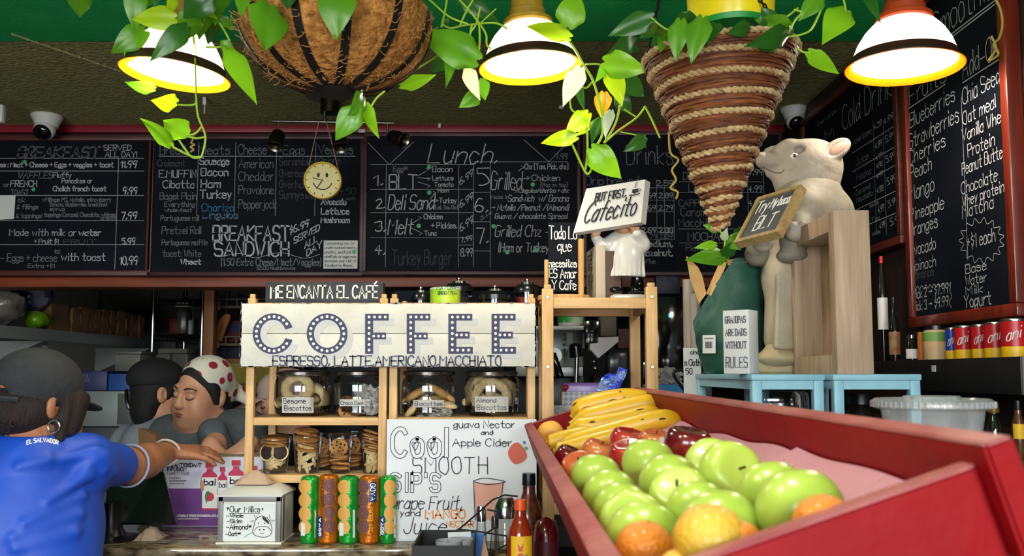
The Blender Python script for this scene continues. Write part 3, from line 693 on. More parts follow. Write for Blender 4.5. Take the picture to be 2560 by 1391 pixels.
for v in b.v:
    rr = random.uniform(.985, 1.005); v.x = cx_ + (v.x - cx_) * rr; v.y = D0 + (v.y - D0) * rr
b.build('fibre_liner', m_coco, t, sharp=None)
b = MB()
for i in range(420):                       # loose fibres on the outside
    u = random.uniform(.15, 1); a = random.uniform(math.pi, 2 * math.pi); r, z = bowl(u); r *= 1.01
    p = Vector((cx_ + r * math.cos(a), D0 + r * math.sin(a), z)); q = p + Vector((random.uniform(-.02, .02), random.uniform(-.012, .002), random.uniform(-.012, .012)))
    m = (p + q) / 2 + Vector((random.uniform(-.008, .008), random.uniform(-.008, 0), random.uniform(-.01, .004)))
    b.tube(catmull([p, m, q], 3), .0006, 4)
tag(b.build('loose_fibres', M('straw_fibre', '#a9773f', .9), t), kind='stuff')
for i in range(12):
    a = math.pi * 2 * (i + .5) / 12 + .05
    b = MB(); vs = []
    for j in range(1, 19):
        r, z = bowl(j / 18); r = r * 1.0 + .0008
        for da, dr in ((-1, 0), (1, 0)):
            ww = .0075
            p = Vector((cx_ + r * math.cos(a) - ww * da * math.sin(a), D0 + r * math.sin(a) + ww * da * math.cos(a), z - .002)); vs.append(p)
    fs = [[2 * k, 2 * k + 1, 2 * k + 3, 2 * k + 2] for k in range(17)]
    vo = [v + Vector((math.cos(a), math.sin(a), -.5)) * .0015 for v in vs]
    b.add(vs + vo, fs + [[x + 36 for x in f[::-1]] for f in fs] + [[2 * k, 2 * k + 2, 2 * k + 38, 2 * k + 36] for k in range(17)] + [[2 * k + 1, 2 * k + 37, 2 * k + 39, 2 * k + 3] for k in range(17)])
    b.build('strap', m_strap, t)
b = MB(); b.lathe([(0, -.006), (.03, -.006), (.036, 0), (.034, .008), (0, .01)], 40, Matrix.Translation((cx_, D0, zbot - .003))); b.build('bottom_plate', m_strap, t)
b = MB(); b.tube([(cx_ + rb * .9 * math.cos(a), D0 + rb * .9 * math.sin(a), zr + .006) for a in [2 * math.pi * i / 64 for i in range(64)]], .004, 8, closed=True); b.build('rim_ring', m_strap, t)
for i in range(3):
    a = 2 * math.pi * i / 3 + .9; b = MB(); b.cyl((cx_ + rb * math.cos(a), D0 + rb * math.sin(a), zr), (cx_, D0, CEIL), .0025, n=6); b.build('chain', m_strap, t)
# woven cone
m_cane = M('dark_cane', '#7a4424', .6, col2='#512a15', scale=40, stretch=(1, 1, 6), bump=.3); m_cane2 = M('reddish_cane', '#96592f', .55, col2='#6a3a1d', scale=40, stretch=(1, 1, 6), bump=.3)
m_braid = M('straw_braid', '#c9ad7c', .8, col2='#94734a', scale=50, bump=.4)
D1 = 1.72; ctop = P(1800, 138, D1); ctip = P(1803, 566, D1); R1 = mm(206, D1)
t = thing('hanging_basket', 'cone basket of woven brown cane and straw braid hung on chains', 'hanging basket', ctip)
ax = ctop - ctip
def cone(u, a, k=1.0):
    r = R1 * .93 * (.075 + .925 * max(u, -.02)) * k
    c = ctip + ax * u; return c + Vector((r * math.cos(a), r * math.sin(a), math.sin(a + 1.3) * .006))
b = MB(); vs = []; NN = 48
for j in range(25):
    for i in range(NN): vs.append(cone(j / 24, 2 * math.pi * i / NN, .965))
b.add(vs, [[j * NN + i, j * NN + (i + 1) % NN, (j + 1) * NN + (i + 1) % NN, (j + 1) * NN + i] for j in range(24) for i in range(NN)]); b.build('cone_wall', m_cane, t)
bands = [.0, .05, .10, .15, .22, .31, .40, .50, .60, .70, .80, .90, .985]
for u in bands:
    b = MB(); n = max(24, int(2 * math.pi * (.014 + R1 * u) / .006)); tw = max(5, int(2 * math.pi * (.014 + R1 * u) / .03))
    ph = random.random() * 6
    for s_ in (0, math.pi):
        pts = []
        for i in range(n):
            a = 2 * math.pi * i / n; w_ = tw * a + s_ + ph
            q = cone(u + .008 * math.cos(w_) + .004 * math.sin(3 * a + ph), a, 1.0); rad = Vector((math.cos(a), math.sin(a), 0)); pts.append(q + rad * (.0026 + .003 * math.sin(w_) + random.uniform(-.0014, .0014)))
        b.tube(pts, [.0037 + random.uniform(-.0006, .001) for _ in pts], 7, closed=True)
    b.build('straw_braid', m_braid, t)
for bi in range(len(bands) - 1):
    u0, u1 = bands[bi] + .014, bands[bi + 1] - .012
    if u1 <= u0: continue
    b = MB(); nr = max(2, int((u1 - u0) * ax.length / .0042))
    for q in range(nr):
        uu = u0 + (u1 - u0) * (q + .5) / nr; p0 = random.random() * 6
        pts = [cone(uu + .006 * math.sin(2 * a + p0) + random.uniform(-.0015, .0015), a, 1.0) + Vector((math.cos(a), math.sin(a), 0)) * random.uniform(.001, .005) for a in [2 * math.pi * i / 40 for i in range(40)]]
        b.use(m_cane if random.random() < .55 else m_cane2); b.tube(pts, .0026, 5, closed=True)
    b.build('cane_strands', None, t)
def chain(pts, par, r=.0016, s=.011):
    b = MB(); a, z = Vector(pts[0]), Vector(pts[1]); n = int((z - a).length / (s * .8)); dr = (z - a).normalized(); side = dr.orthogonal().normalized(); oth = dr.cross(side)
    for i in range(n):
        c = a + (z - a) * ((i + .5) / n); e = side if i % 2 else oth
        b.tube([c + dr * (s * .55 * math.cos(q)) + e * (s * .26 * math.sin(q)) for q in [2 * math.pi * k / 10 for k in range(10)]], r, 5, closed=True)
    b.build('chain', m_strap, par)
chain((cone(1, math.pi * 1.05), P(1660, -60, D1)), t); chain((cone(1, -math.pi * .28), P(1852, -60, D1 - .04)), t); chain((cone(1, math.pi * .45), P(1790, -60, D1 + .05)), t)
hk = cone(1, -math.pi * .28); b = MB(); b.tube([hk + Vector((.012 * math.cos(a), -.004, .012 * math.sin(a))) for a in [2 * math.pi * k / 16 for k in range(16)]], .0025, 6, closed=True); b.build('hook', M('steel_wire', '#9a9a98', .3, metal=1), t)
# yellow pot standing in the cone
yc = P(1828, 74, D1 + .01); ry = mm(112, D1)
t = thing('plant_pot', 'bright yellow plastic pot above the cone basket', 'pot', yc)
b = MB(); b.lathe([(0, 0), (ry * .93, 0), (ry * .96, .01), (ry * 1.08, .2), (ry * 1.0, .2), (ry * .9, .02)], 40, Matrix.Translation(yc)); b.build('pot_body', M('glossy_yellow_plastic', '#ecd21e', .25), t)
b = MB(); b.lathe([(0, -.006), (ry * .9, -.006), (ry * .95, .004), (ry * .93, .006)], 40, Matrix.Translation(yc)); b.build('saucer', M('green_saucer', '#1f8f3a', .4), t)
# ================================================================== POTHOS
m_lf = {}
for k_, c_, tr_ in (('d', '#2f6320', .25), ('m', '#5d9a1e', .4), ('l', '#86c420', .45), ('y', '#b8dc1e', .5), ('w', '#e9efc0', .5), ('o', '#d9a61c', .4), ('p', '#cfdcc0', .3)):
    m = milky('pothos_leaf_' + {'d': 'dark', 'm': 'mid', 'l': 'light', 'y': 'lime', 'w': 'cream', 'o': 'yellowed', 'p': 'pale'}[k_], c_, tr_, .28, .5); m_lf[k_] = m  # cream and some lime leaves have the lamp's glow painted into their colour
    nt = m.node_tree; tc = nt.nodes.new('ShaderNodeTexCoord'); n = nt.nodes.new('ShaderNodeTexNoise'); n.inputs['Scale'].default_value = 9; n.inputs['Detail'].default_value = 3
    hs = nt.nodes.new('ShaderNodeHueSaturation'); mr = nt.nodes.new('ShaderNodeMapRange'); mr.inputs[3].default_value = .75; mr.inputs[4].default_value = 1.25
    nt.links.new(tc.outputs['Object'], n.inputs['Vector']); nt.links.new(n.outputs['Fac'], mr.inputs[0]); nt.links.new(mr.outputs[0], hs.inputs['Value']); hs.inputs['Color'].default_value = C(c_)
    for x in nt.nodes:
        if x.type == 'BSDF_PRINCIPLED': nt.links.new(hs.outputs[0], x.inputs['Base Color'])
        if x.type == 'BSDF_TRANSLUCENT': nt.links.new(hs.outputs[0], x.inputs[0])
m_stem = milky('pothos_stem', '#a5c63a', .15, .4); m_stemd = milky('pothos_stem_brown', '#7a7a35', .1, .5)
HW = [(0, .0), (.0, .34), (.06, .43), (.16, .49), (.3, .5), (.45, .45), (.6, .36), (.75, .235), (.87, .12), (.95, .045), (1, 0)]
def leaf(par, bx, by, tx, ty, wpx, d, tone, dt=0, roll=None, back=.0):
    """heart-shaped leaf: petiole end (bx,by) to tip (tx,ty), width in pixels, distance d"""
    B0 = P(bx, by, d); T0 = P(tx, ty, d + dt); W = mm(wpx, d); ln_ = (T0 - B0); Lh = ln_.length; e = ln_.normalized()
    view = (CAM - B0).normalized(); roll = random.uniform(-.55, .55) if roll is None else roll
    s = e.cross(view).normalized(); n = s.cross(e).normalized(); n = (Matrix.Rotation(roll, 3, e) @ n); s = n.cross(e).normalized() * -1
    W = W / max(.6, math.cos(roll)); bend = random.uniform(.03, .13) * Lh; fold = random.uniform(.12, .3)
    vs = []; fs = []; rows = 14; K = 4
    def prof(t):
        for (a, x), (c, y) in zip(HW[1:], HW[2:]):
            if t <= c: return x + (y - x) * (t - a) / max(c - a, 1e-6)
        return 0
    for i in range(rows + 1):
        t = i / rows; hw = prof(t) * W
        cen = B0 + e * (Lh * t) + n * (bend * (4 * t * (1 - t)) - bend * .6 * t)
        for j in range(-K, K + 1):
            f = j / K; lobe = 0
            if t < .3: lobe = Lh * (1 - t / .3) ** 2 * (.13 * abs(f) ** 2 - .12 * math.sin(abs(f) * math.pi) ** .8 * (1 - .3 * abs(f)))
            vs.append(cen + s * (hw * f) + e * lobe + n * (fold * abs(hw * f) - .9 * fold * (abs(f) ** 2.2) * hw + .02 * W * math.sin(6 * t + f * 2)))
    cols = 2 * K + 1
    for i in range(rows):
        for j in range(cols - 1): fs.append([i * cols + j, i * cols + j + 1, (i + 1) * cols + j + 1, (i + 1) * cols + j])
    b = MB(); b.add(vs, fs); o = b.build('leaf', m_lf[tone], par, sharp=None)
    return o
def stem(par, pts, d, rpx=2.6, mat=None, dd=0):
    q = [P(p[0], p[1], (p[2] if len(p) > 2 else d) + dd * i / max(1, len(pts) - 1)) for i, p in enumerate(pts)]
    c = catmull(q, 6); b = MB(); b.tube(c, mm(rpx, d), 7); b.build('vine', mat or m_stem, par)
def plant(label, loc, leaves, stems, d):
    t = thing('pothos_plant', label, 'plant', loc)
    for i, L in enumerate(leaves):
        L = list(L); dd = L[6] if len(L) > 6 else d + random.uniform(-.05, .05)
        leaf(t, L[0], L[1], L[2], L[3], L[4], dd, L[5], random.uniform(-.05, .04), L[7] if len(L) > 7 else None)
    for s_ in stems: stem(t, s_[0], s_[1] if len(s_) > 1 else d, s_[2] if len(s_) > 2 else 2.6)
    return t
dA = 1.85
plant('lime green pothos trailing round the left lamp', P(440, -40, dA), [
 (195, -25, 199, 45, 62, 'm'), (436, 46, 328, 48, 62, 'y', 1.8, .3), (340, -25, 338, 82, 58, 'm'), (362, 78, 276, 133, 66, 'm', 1.95), (352, 92, 309, 163, 44, 'l', 1.98), (466, 68, 374, 153, 56, 'd', 1.78), (492, 30, 434, 108, 64, 'm', 1.82),
 (525, -20, 458, 46, 84, 'd', 1.75), (517, 28, 497, 98, 48, 'm', 1.9), (534, 48, 520, 113, 40, 'd', 1.95), (556, -12, 536, 60, 54, 'm'), (551, 42, 588, 76, 27, 'm'), (572, 104, 557, 133, 34, 'm'), (571, 126, 642, 260, 58, 'l', 1.8), (385, 222, 311, 206, 34, 'm', 2.1),
 (440, 257, 378, 252, 48, 'y'), (467, 336, 406, 300, 62, 'l', 1.85, .2), (424, 364, 352, 293, 40, 'l', 1.84, .7), (436, -12, 417, 44, 28, 'y'), (500, 22, 543, 46, 30, 'y'), (372, -6, 360, 12, 40, 'm'), (395, -30, 385, 14, 44, 'd')],
 [([(470, -40), (486, 120, 1.98), (490, 236), (495, 290), (513, 340), (506, 385), (498, 394), (480, 393), (462, 372), (447, 350)],), ([(446, 262), (470, 263), (488, 260), (491, 245)],), ([(467, 338), (488, 334), (503, 318)],), ([(468, 341), (490, 346), (511, 343)],), ([(423, 363), (455, 380), (482, 392), (500, 392)],),
  ([(540, 45), (560, 75), (575, 103)],), ([(515, 118), (545, 118), (558, 117)],), ([(572, 118), (582, 120), (586, 128)],), ([(430, -40), (500, 10), (540, 45)],)], dA)
dB = 1.42
plant('pothos growing out of the coconut-fibre bowl with round leaves over its front', (cx_, D0, zr), [
 (672, 14, 662, 128, 102, 'm', dB), (846, -25, 838, 99, 98, 'm', dB), (612, -25, 602, 42, 42, 'm', dB), (716, -25, 720, 24, 48, 'd', dB), (1190, 150, 1042, 78, 92, 'm', 1.7, .35), (1124, 120, 1117, 218, 34, 'm', 1.75), (1168, 170, 1199, 251, 40, 'w', 1.72, .2), (1003, 213, 1091, 188, 40, 'l', 1.8),
 (1197, 238, 1147, 269, 42, 'm', 1.85), (1206, 198, 1213, 253, 34, 'm', 1.86), (1140, 122, 1072, 184, 58, 'd', 1.88), (1150, -2, 1250, 56, 44, 'd', 1.85), (1112, 48, 1122, 58, 16, 'm', 1.8),
 (893, 272, 838, 352, 66, 'm', 1.55, .1), (906, 240, 873, 288, 46, 'm', 1.57), (916, 262, 946, 347, 34, 'l', 1.58, .6), (740, -30, 770, 0, 60, 'd', 1.5), (960, -40, 985, -5, 60, 'm', 1.5)],
 [([(1118, -10), (1114, 20), (1103, 68)], 1.75), ([(1140, -10), (1172, 25), (1198, 58), (1215, 86), (1217, 112), (1229, 122)], 1.75), ([(1182, 0), (1165, 30), (1148, 68)], 1.75), ([(1200, 20), (1190, 60), (1175, 80)], 1.78), ([(1268, 72), (1240, 58), (1190, 60), (1142, 66)], 1.8), ([(1043, 172), (1085, 145), (1120, 123)], 1.77), ([(1198, 60), (1199, 100), (1195, 150)], 1.74), ([(1105, 60), (1125, 70), (1150, 66)], 1.78),
  ([(962, 228), (942, 245), (927, 268)], 1.57), ([(985, -40), (1060, -10), (1120, 40), (1170, 60)], 1.7), ([(905, 225), (903, 240)], 1.57, 2), ([(1180, 60), (1174, 100), (1182, 140), (1190, 152)], 1.73), ([(1240, 22), (1215, 45), (1198, 60)], 1.8, 1.8)], 1.7)
dC = 1.9
plant('pothos vine climbing over the middle lamp and dangling beside it', P(1460, 60, dC), [
 (1422, 94, 1314, 62, 44, 'y', 1.86, .5), (1420, 66, 1442, -28, 78, 'l', 1.85), (1450, 172, 1407, 266, 54, 'w', 1.84, .2), (1512, 155, 1622, 178, 72, 'l', 1.84, .1), (1526, 180, 1556, 266, 52, 'y', 1.86), (1510, 232, 1502, 295, 46, 'o', 1.95, .1), (1470, 284, 1411, 338, 50, 'y', 1.86, .1), (1440, 342, 1350, 358, 42, 'y', 1.86, .2),
 (1469, 310, 1445, 339, 28, 'y', 1.88), (1479, 372, 1554, 448, 72, 'l', 1.83, .05), (1527, 278, 1512, 344, 30, 'p', 1.9), (1613, 345, 1558, 380, 38, 'd', 1.95), (1587, 92, 1518, 138, 54, 'd', 1.97), (1560, 198, 1612, 242, 54, 'd', 2.0), (1504, 298, 1478, 358, 38, 'd', 2.0), (1446, 217, 1461, 277, 22, 'd', 1.96), (1461, 186, 1431, 230, 28, 'm', 1.93), (1512, 165, 1489, 206, 26, 'm', 1.95),
 (1545, 240, 1580, 285, 44, 'd', 2.02), (1560, 110, 1600, 128, 36, 'd', 2.0)],
 [([(1418, 70), (1424, 84), (1420, 96)],), ([(1418, 96), (1440, 128), (1458, 160), (1483, 203), (1503, 275), (1507, 331), (1493, 362)], dC, 3.4), ([(1550, 264), (1542, 300), (1529, 328), (1510, 358)], 1.88, 3), ([(1431, 362), (1448, 400), (1463, 430), (1472, 434), (1482, 416)], 1.86, 3), ([(1467, 303), (1469, 380), (1463, 428)], 1.87, 3), ([(1425, 240), (1428, 272), (1445, 284), (1470, 287)], 1.88), ([(1476, 282), (1474, 300), (1468, 312)], 1.88),
  ([(1613, 266), (1592, 294), (1546, 327), (1513, 356)], 1.95), ([(1612, 265), (1630, 300), (1650, 345)], 1.97), ([(1560, 273), (1592, 294)], 1.97), ([(1464, 161), (1490, 160), (1507, 163)], 1.9), ([(1448, 213), (1465, 220), (1482, 204)], 1.93), ([(1550, 330), (1590, 338), (1614, 346)], 1.95, 2)], dC)
plant('pothos growing from the cone basket with dark heart-shaped leaves over its rim', ctop, [
 (1702, 52, 1688, 152, 56, 'm', 1.52), (1757, 46, 1727, 158, 64, 'm', 1.5, .2), (1698, 38, 1748, 60, 44, 'd', 1.55), (1872, 66, 1818, 84, 42, 'd', 1.56), (1966, 82, 1866, 116, 58, 'd', 1.54, -.2), (1972, 66, 1885, 48, 52, 'm', 1.6), (1925, 60, 1905, 18, 50, 'd', 1.6), (2052, -8, 1996, 52, 52, 'm', 1.58), (2112, 28, 2057, 107, 80, 'l', 1.6, .1), (2022, 130, 2098, 186, 44, 'l', 1.62, .3), (2168, -25, 2200, 56, 32, 'd', 1.6),
 (1667, 78, 1627, 114, 40, 'd', 1.68), (1630, 44, 1520, 90, 58, 'd', 1.66, .3), (1640, 62, 1600, 95, 40, 'd', 1.7), (1790, 60, 1770, 110, 46, 'd', 1.58), (1900, 100, 1935, 130, 40, 'd', 1.56), (1735, 70, 1745, 110, 44, 'd', 1.6), (1665, 92, 1650, 130, 38, 'm', 1.66)],
 [([(1972, 80), (1988, 50), (2004, 32), (1985, 24)], 1.58), ([(1972, 92), (2005, 86), (2030, 70), (2058, 14)], 1.58), ([(2106, -10), (2112, 12), (2116, 38)], 1.6), ([(1628, 44), (1660, 70), (1700, 85)], 1.66), ([(1990, 120), (2008, 130), (2024, 132)], 1.62), ([(1860, 100), (1940, 60), (1995, 20)], 1.62), ([(1700, 60), (1760, 80), (1830, 95)], 1.6), ([(2105, -10), (2170, -20), (2168, -24)], 1.6)], 1.6)
# dried tendrils
def tendril(label, pts, d, r):
    b = MB(); b.tube(catmull([P(x, y, d) for x, y in pts], 6), r, 6); tag(b.build('dried_tendril', M('dry_tendril', '#a08a3a', .7)), label, 'tendril')
tendril('curly dried tendril hanging beside the cone basket in front of Drinks', [(1672, 330), (1676, 382), (1696, 400), (1680, 425), (1690, 450), (1676, 470), (1694, 480), (1690, 498)], 1.75, .0022)
tendril('dried vine hanging over the top corner of the Smoothies board', [(2478, -20), (2500, 20), (2506, 60), (2498, 95), (2484, 110), (2496, 135), (2474, 150), (2490, 120), (2478, 90)], 1.9, .0026)
tendril('yellow curl of dry vine in front of the sandwich board header', [(486, 330), (482, 348), (478, 358), (486, 362), (476, 368), (484, 374), (476, 380)], 1.9, .002)
# ================================================================== PINE RACKS AND WHAT STANDS ON THEM
m_pine = wood('pine', '#d9b27a', '#bd8f55', 'z', .5, 7); m_pinex = wood('pine_rail', '#d9b27a', '#c0935a', 'x', .5, 7)
m_screw = M('zinc_screw', '#b9b7a4', .35, metal=.8)
DF = 2.45                                    # front posts of the two small racks
def rack(name, label, x0, x1, df, db, base, shelves, tops, pw, back_short=.0, slats=6, screws=()):
    t = thing(name, label, 'rack', ((x0 + x1) / 2, (df + db) / 2, base), 'pine slatted racks')
    for i, x in enumerate((x0 + pw / 2, x1 - pw / 2)):
        for j, y in enumerate((df + pw / 2, db - pw / 2)):
            b = MB(); tz = tops[i][j]; b.lohi((x - pw / 2, y - pw / 2, base), (x + pw / 2, y + pw / 2, tz - .012), .002)
            b.lohi((x - pw * .32, y - pw * .32, tz - .012), (x + pw * .32, y + pw * .32, tz), .002); b.build('post', m_pine, t)
    for z in shelves:
        b = MB(); hh = pw * .95
        b.lohi((x0 + pw, df + .003, z - hh), (x1 - pw, df + pw * .75, z), .0015); b.lohi((x0 + pw, db - pw * .75, z - hh), (x1 - pw, db - .003, z), .0015)
        for x in (x0 + .002, x1 - pw * .7): b.lohi((x, df + pw, z - hh), (x + pw * .65, db - pw, z), .0015)
        n = slats; sp = (db - df - pw * 1.6) / n
        for k in range(n): y = df + pw * .8 + sp * k; b.lohi((x0 + pw * .7, y + .003, z - .009), (x1 - pw * .7, y + sp - .004, z), .001)
        b.build('shelf', m_pinex, t)
    for (x, z) in screws:
        b = MB(); T = Matrix.Translation((x, df - .0005, z)) @ Matrix.Rotation(math.pi / 2, 4, 'X'); b.lathe([(0, .002), (.0045, .002), (.006, 0)], 14, T); b.build('screw', m_screw, t)
    return t
pxx = lambda px, d: (px - 1280) / F * d
zz = lambda py, d: P(1280, py, d).z
z_top, z_mid, z_low = zz(757, DF), zz(1045, DF), zz(1189, DF)
xa0, xa1, xb0, xb1 = pxx(617, DF), pxx(968, DF), pxx(974, DF), pxx(1338, DF)
DBk = DF * (628 - 1280) / (690 - 1280)
PW = mm(20, DF)
tp = zz(735, DF)
rack('pine_rack', 'light pine rack behind the COFFEE sign, under the ME ENCANTA sign', xa0, xa1, DF, DBk, CZ, (z_top, z_mid, z_low), ((tp, tp), (tp, tp)), PW)
rack('pine_rack', 'light pine rack behind the handwritten white poster', xb0, xb1, DF, DBk, CZ, (z_top, z_mid, z_low), ((tp, tp), (tp, tp)), PW)
D3 = 2.42; D3b = D3 * 1.15
xc0, xc1 = pxx(1355, D3), pxx(1645, D3); z3 = zz(744, D3); p3 = mm(29, D3)
rack('pine_rack', 'taller pine rack on the right carrying the chef figurine', xc0, xc1, D3, D3b, SZ, (z3, zz(1260, D3)), ((zz(711, D3), zz(711, D3)), (zz(706, D3), zz(706, D3))), p3, slats=5,
     screws=((xc0 + p3 / 2, zz(744, D3)), (xc0 + p3 / 2, zz(918, D3)), (xc1 - p3 / 2, zz(742, D3)), (xc1 - p3 / 2, zz(918, D3))))
# ---- COFFEE sign
DS = DF - .028
S = frontal(972, 838, DS)
m_signw = M('distressed_white_paint', '#d9d8cd', .7, col2='#c6c4b8', scale=8, bump=.25, bscale=40); m_signe = M('worn_sign_edge', '#6d5a66', .8, col2='#b9b2ac', scale=60)
m_navy = M('faded_navy_print', '#3c3d57', .7, var=.12, scale=60); m_sh = M('pale_grey_print', '#bfbfbf', .7); m_wd = M('white_print', '#e3e3dd', .7)
u0, v1 = S.uv(604, 759); u1, v0 = S.uv(1339, 917)
t = thing('coffee_sign', 'long white plank sign reading COFFEE with dotted navy letters', 'sign', S.pt((u0 + u1) / 2, v0, -.01))
vm = S.uv(700, 835)[1]
b = MB(); S.slab(b, u0, v0, u1, vm - .0006, -.018, 0, .002); S.slab(b, u0, vm + .0006, u1, v1, -.018, 0, .002); PANEL[t.name] = pk_ = b.build('plank', m_signw, t)
b = MB()
for i in range(150):
    if random.random() < .5: u = random.uniform(u0, u1); v = random.choice((v0, v1)); sz = (random.uniform(.002, .012), random.uniform(.0008, .003))
    else: u = random.choice((u0, u1)); v = random.uniform(v0, v1); sz = (random.uniform(.0008, .003), random.uniform(.002, .012))
    b.add([S.pt(u + sz[0] * math.cos(k * 1.05 + random.uniform(-.2, .2)), v + sz[1] * math.sin(k * 1.05), .0005) for k in range(6)], [list(range(6))])
b.build('edge_specks', m_signe, pk_, smooth=False)
def arc(cx, cy, rx, ry, a0, a1, n): return [(cx + rx * math.cos(math.radians(a0 + (a1 - a0) * i / n)), cy - ry * math.sin(math.radians(a0 + (a1 - a0) * i / n))) for i in range(n + 1)]
lt = []                                           # letter outlines in pixels
Cc = (683, 835); Oo = (818, 835)
def ringpoly(c, a0, a1): return arc(c[0], c[1], 51, 51, a0, a1, 40) + arc(c[0], c[1], 32, 35, a1, a0, 40)
lt.append(ringpoly(Cc, 18, 342))
def Fp(x): return [(x, 785), (x + 59, 785), (x + 59, 802), (x + 20, 802), (x + 20, 832), (x + 52, 832), (x + 52, 849), (x + 20, 849), (x + 20, 885), (x, 885)]
def Ep(x): return [(x, 785), (x + 60, 785), (x + 60, 802), (x + 20, 802), (x + 20, 830), (x + 53, 830), (x + 53, 847), (x + 20, 847), (x + 20, 868), (x + 61, 868), (x + 61, 885), (x, 885)]
for f in (Fp(913), Fp(1017)): lt.append(f)
for f in (Ep(1121), Ep(1229)): lt.append(f)
def ring(mb, dx, dy, n):
    o = [S.uv(x + dx, y + dy) for x, y in arc(Oo[0], Oo[1], 51, 51, 0, 360, 48)]; i = [S.uv(x + dx, y + dy) for x, y in arc(Oo[0], Oo[1], 33, 35, 0, 360, 48)]
    mb.add([S.pt(a, c, n) for a, c in o] + [S.pt(a, c, n) for a, c in i], [[k, k + 1, k + 50, k + 49] for k in range(48)])
b = MB()
for p in lt: S.poly(b, [(x + 14, y + 12) for x, y in p], .0008)
ring(b, 14, 12, .0008); b.build('drop_print', m_sh, pk_, smooth=False)
b = MB()
for p in lt: S.poly(b, p, .0014)
ring(b, 0, 0, .0014); b.build('letters', m_navy, pk_, smooth=False)
b = MB()
for i in range(18):
    a = math.radians(35 + i * 290 / 17)
    S.dot(b, Cc[0] + 42 * math.cos(a), Cc[1] - 43 * math.sin(a), 3.6, .002)
for i in range(20): a = 2 * math.pi * i / 20; S.dot(b, Oo[0] + 42 * math.cos(a), Oo[1] - 43 * math.sin(a), 3.6, .002)
for x in (913, 1017):
    for i in range(7): S.dot(b, x + 10, 793 + i * 13.8, 3.5, .002)
    for i in range(3): S.dot(b, x + 23.5 + i * 13.5, 793, 3.5, .002); S.dot(b, x + 21.5 + i * 12, 841, 3.5, .002)
for x in (1121, 1229):
    for i in range(7): S.dot(b, x + 10, 793 + i * 13.8, 3.5, .002)
    for i in range(3): S.dot(b, x + 23.5 + i * 13.5, 793, 3.5, .002); S.dot(b, x + 21 + i * 12, 838, 3.5, .002); S.dot(b, x + 23.5 + i * 13.5, 876, 3.5, .002)
b.build('dots', m_wd, pk_, smooth=False)
letters(t, S, [('ESPRESSO. LATTE.AMERICANO.MACCHIATO', 682, 1252, 915, 24, dict(wpx=3.6, jit=.3, n=.002))], m_navy, 'marker_lettering')
# ---- ME ENCANTA EL CAFÉ
DM = 2.47; S = frontal(810, 728, DM)
u0, v1 = S.uv(664, 706); u1, v0 = S.uv(958, 749); v0 = z_top - S.O.z + .0005
t = thing('sign', 'narrow black box sign with white capitals ME ENCANTA EL CAFÉ', 'sign', S.pt((u0 + u1) / 2, v0, -.02))
b = MB(); S.slab(b, u0, v0, u1, v1, -.035, 0, .0015); PANEL[t.name] = b.build('block', M('worn_black_paint', '#20242a', .6, var=.4, scale=30), t)
letters(t, S, [('ME ENCANTA EL CAFÉ', 677, 943, 745, 30, dict(wpx=4.3, jit=0, gap=2.2))], M('off_white_print', '#d6d4cc', .7), 'lettering')
# ---- tins and lidded jars on the right rack top
m_gt = M('lime_print', '#7fc31f', .4, col2='#c3d63a', scale=14); m_lid = M('pale_plastic_lid', '#c6d6c0', .4)
DT = 2.56
c = P(1113, 752, DT); c.z = z_top; r = mm(38, DT); h = mm(44, DT)
t = thing('tea_tin', 'lime green tin of green tea on the rack above the COFFEE sign', 'tin', c)
T = Matrix.Translation(c)
b = MB(); b.lathe([(0, 0), (r, 0), (r, h * .9), (0, h * .9)], 40, T); PANEL[t.name] = b.build('can', m_gt, t)
b = MB(); b.lathe([(r * 1.02, h * .88), (r * 1.02, h * .98), (r * .95, h), (0, h)], 40, T); b.build('lid', m_lid, t)
Sx = frontal(1113, 735, DT - r - .0005); letters(t, Sx, [('MATCHA', 1092, 1140, 724, 8, dict(wpx=1.2)), ('GREEN TEA', 1094, 1142, 737, 8, dict(wpx=1.6))], M('dark_green_print', '#2f5a1a', .6), 'lettering')
m_jg = glass('jar_glass', (.9, .92, .92), .16); m_blid = M('black_lid', '#111113', .25); m_knob = M('steel_knob', '#a9a8a5', .2, metal=1)
def lidjar(label, px, d, wpx, lid_py, fill=None, body_h=None, zbase=None):
    zb_ = z_top if zbase is None else zbase
    c = P(px, 750, d); c.z = zb_; r = mm(wpx / 2, d); hl = zz(lid_py, d) - zb_; T = Matrix.Translation(c)
    t = thing('canister', label, 'canister', c, 'black-lidded canisters')
    bh = max(.02, hl - .022)
    b = MB(); b.lathe([(0, .0), (r * .95, 0), (r * .95, bh)], 36, T); b.build('body', m_jg, t)
    if fill: b = MB(); b.lathe([(0, .002), (r * .9, .002), (r * .9, bh * .6), (0, bh * .62)], 30, T); b.build('filling', fill, t)
    b = MB(); b.lathe([(r, bh - .004), (r, bh + .01), (r * .8, bh + .02), (r * .4, bh + .022), (0, bh + .022)], 36, T); ld_ = b.build('lid', m_blid, t)
    b = MB(); b.lathe([(r * .5, bh + .02), (r * .48, bh + .028), (.0, bh + .028)], 30, T); b.lathe([(.003, bh + .02), (.003, bh + .032), (.008, bh + .034), (.008, bh + .038), (0, bh + .039)], 16, T); b.build('knob', m_knob, ld_)
lidjar('low canister with a black lid left of the green tea tin', 1052, 2.6, 52, 742)
lidjar('dark canister with a black lid just behind the green tea tin', 1147, 2.66, 70, 709, M('cocoa', '#2d1f1a', .9))
lidjar('canister with a steel-capped black lid in the middle of the right rack top', 1237, 2.56, 78, 735, M('dark_tea', '#22211f', .9))
lidjar('tall black-lidded canister with red filling, rightmost on the rack top', 1318, 2.6, 66, 712, M('red_tea', '#8f1d1d', .7))
for i, (px, d) in enumerate(((992, 2.55), (1008, 2.55))): pass
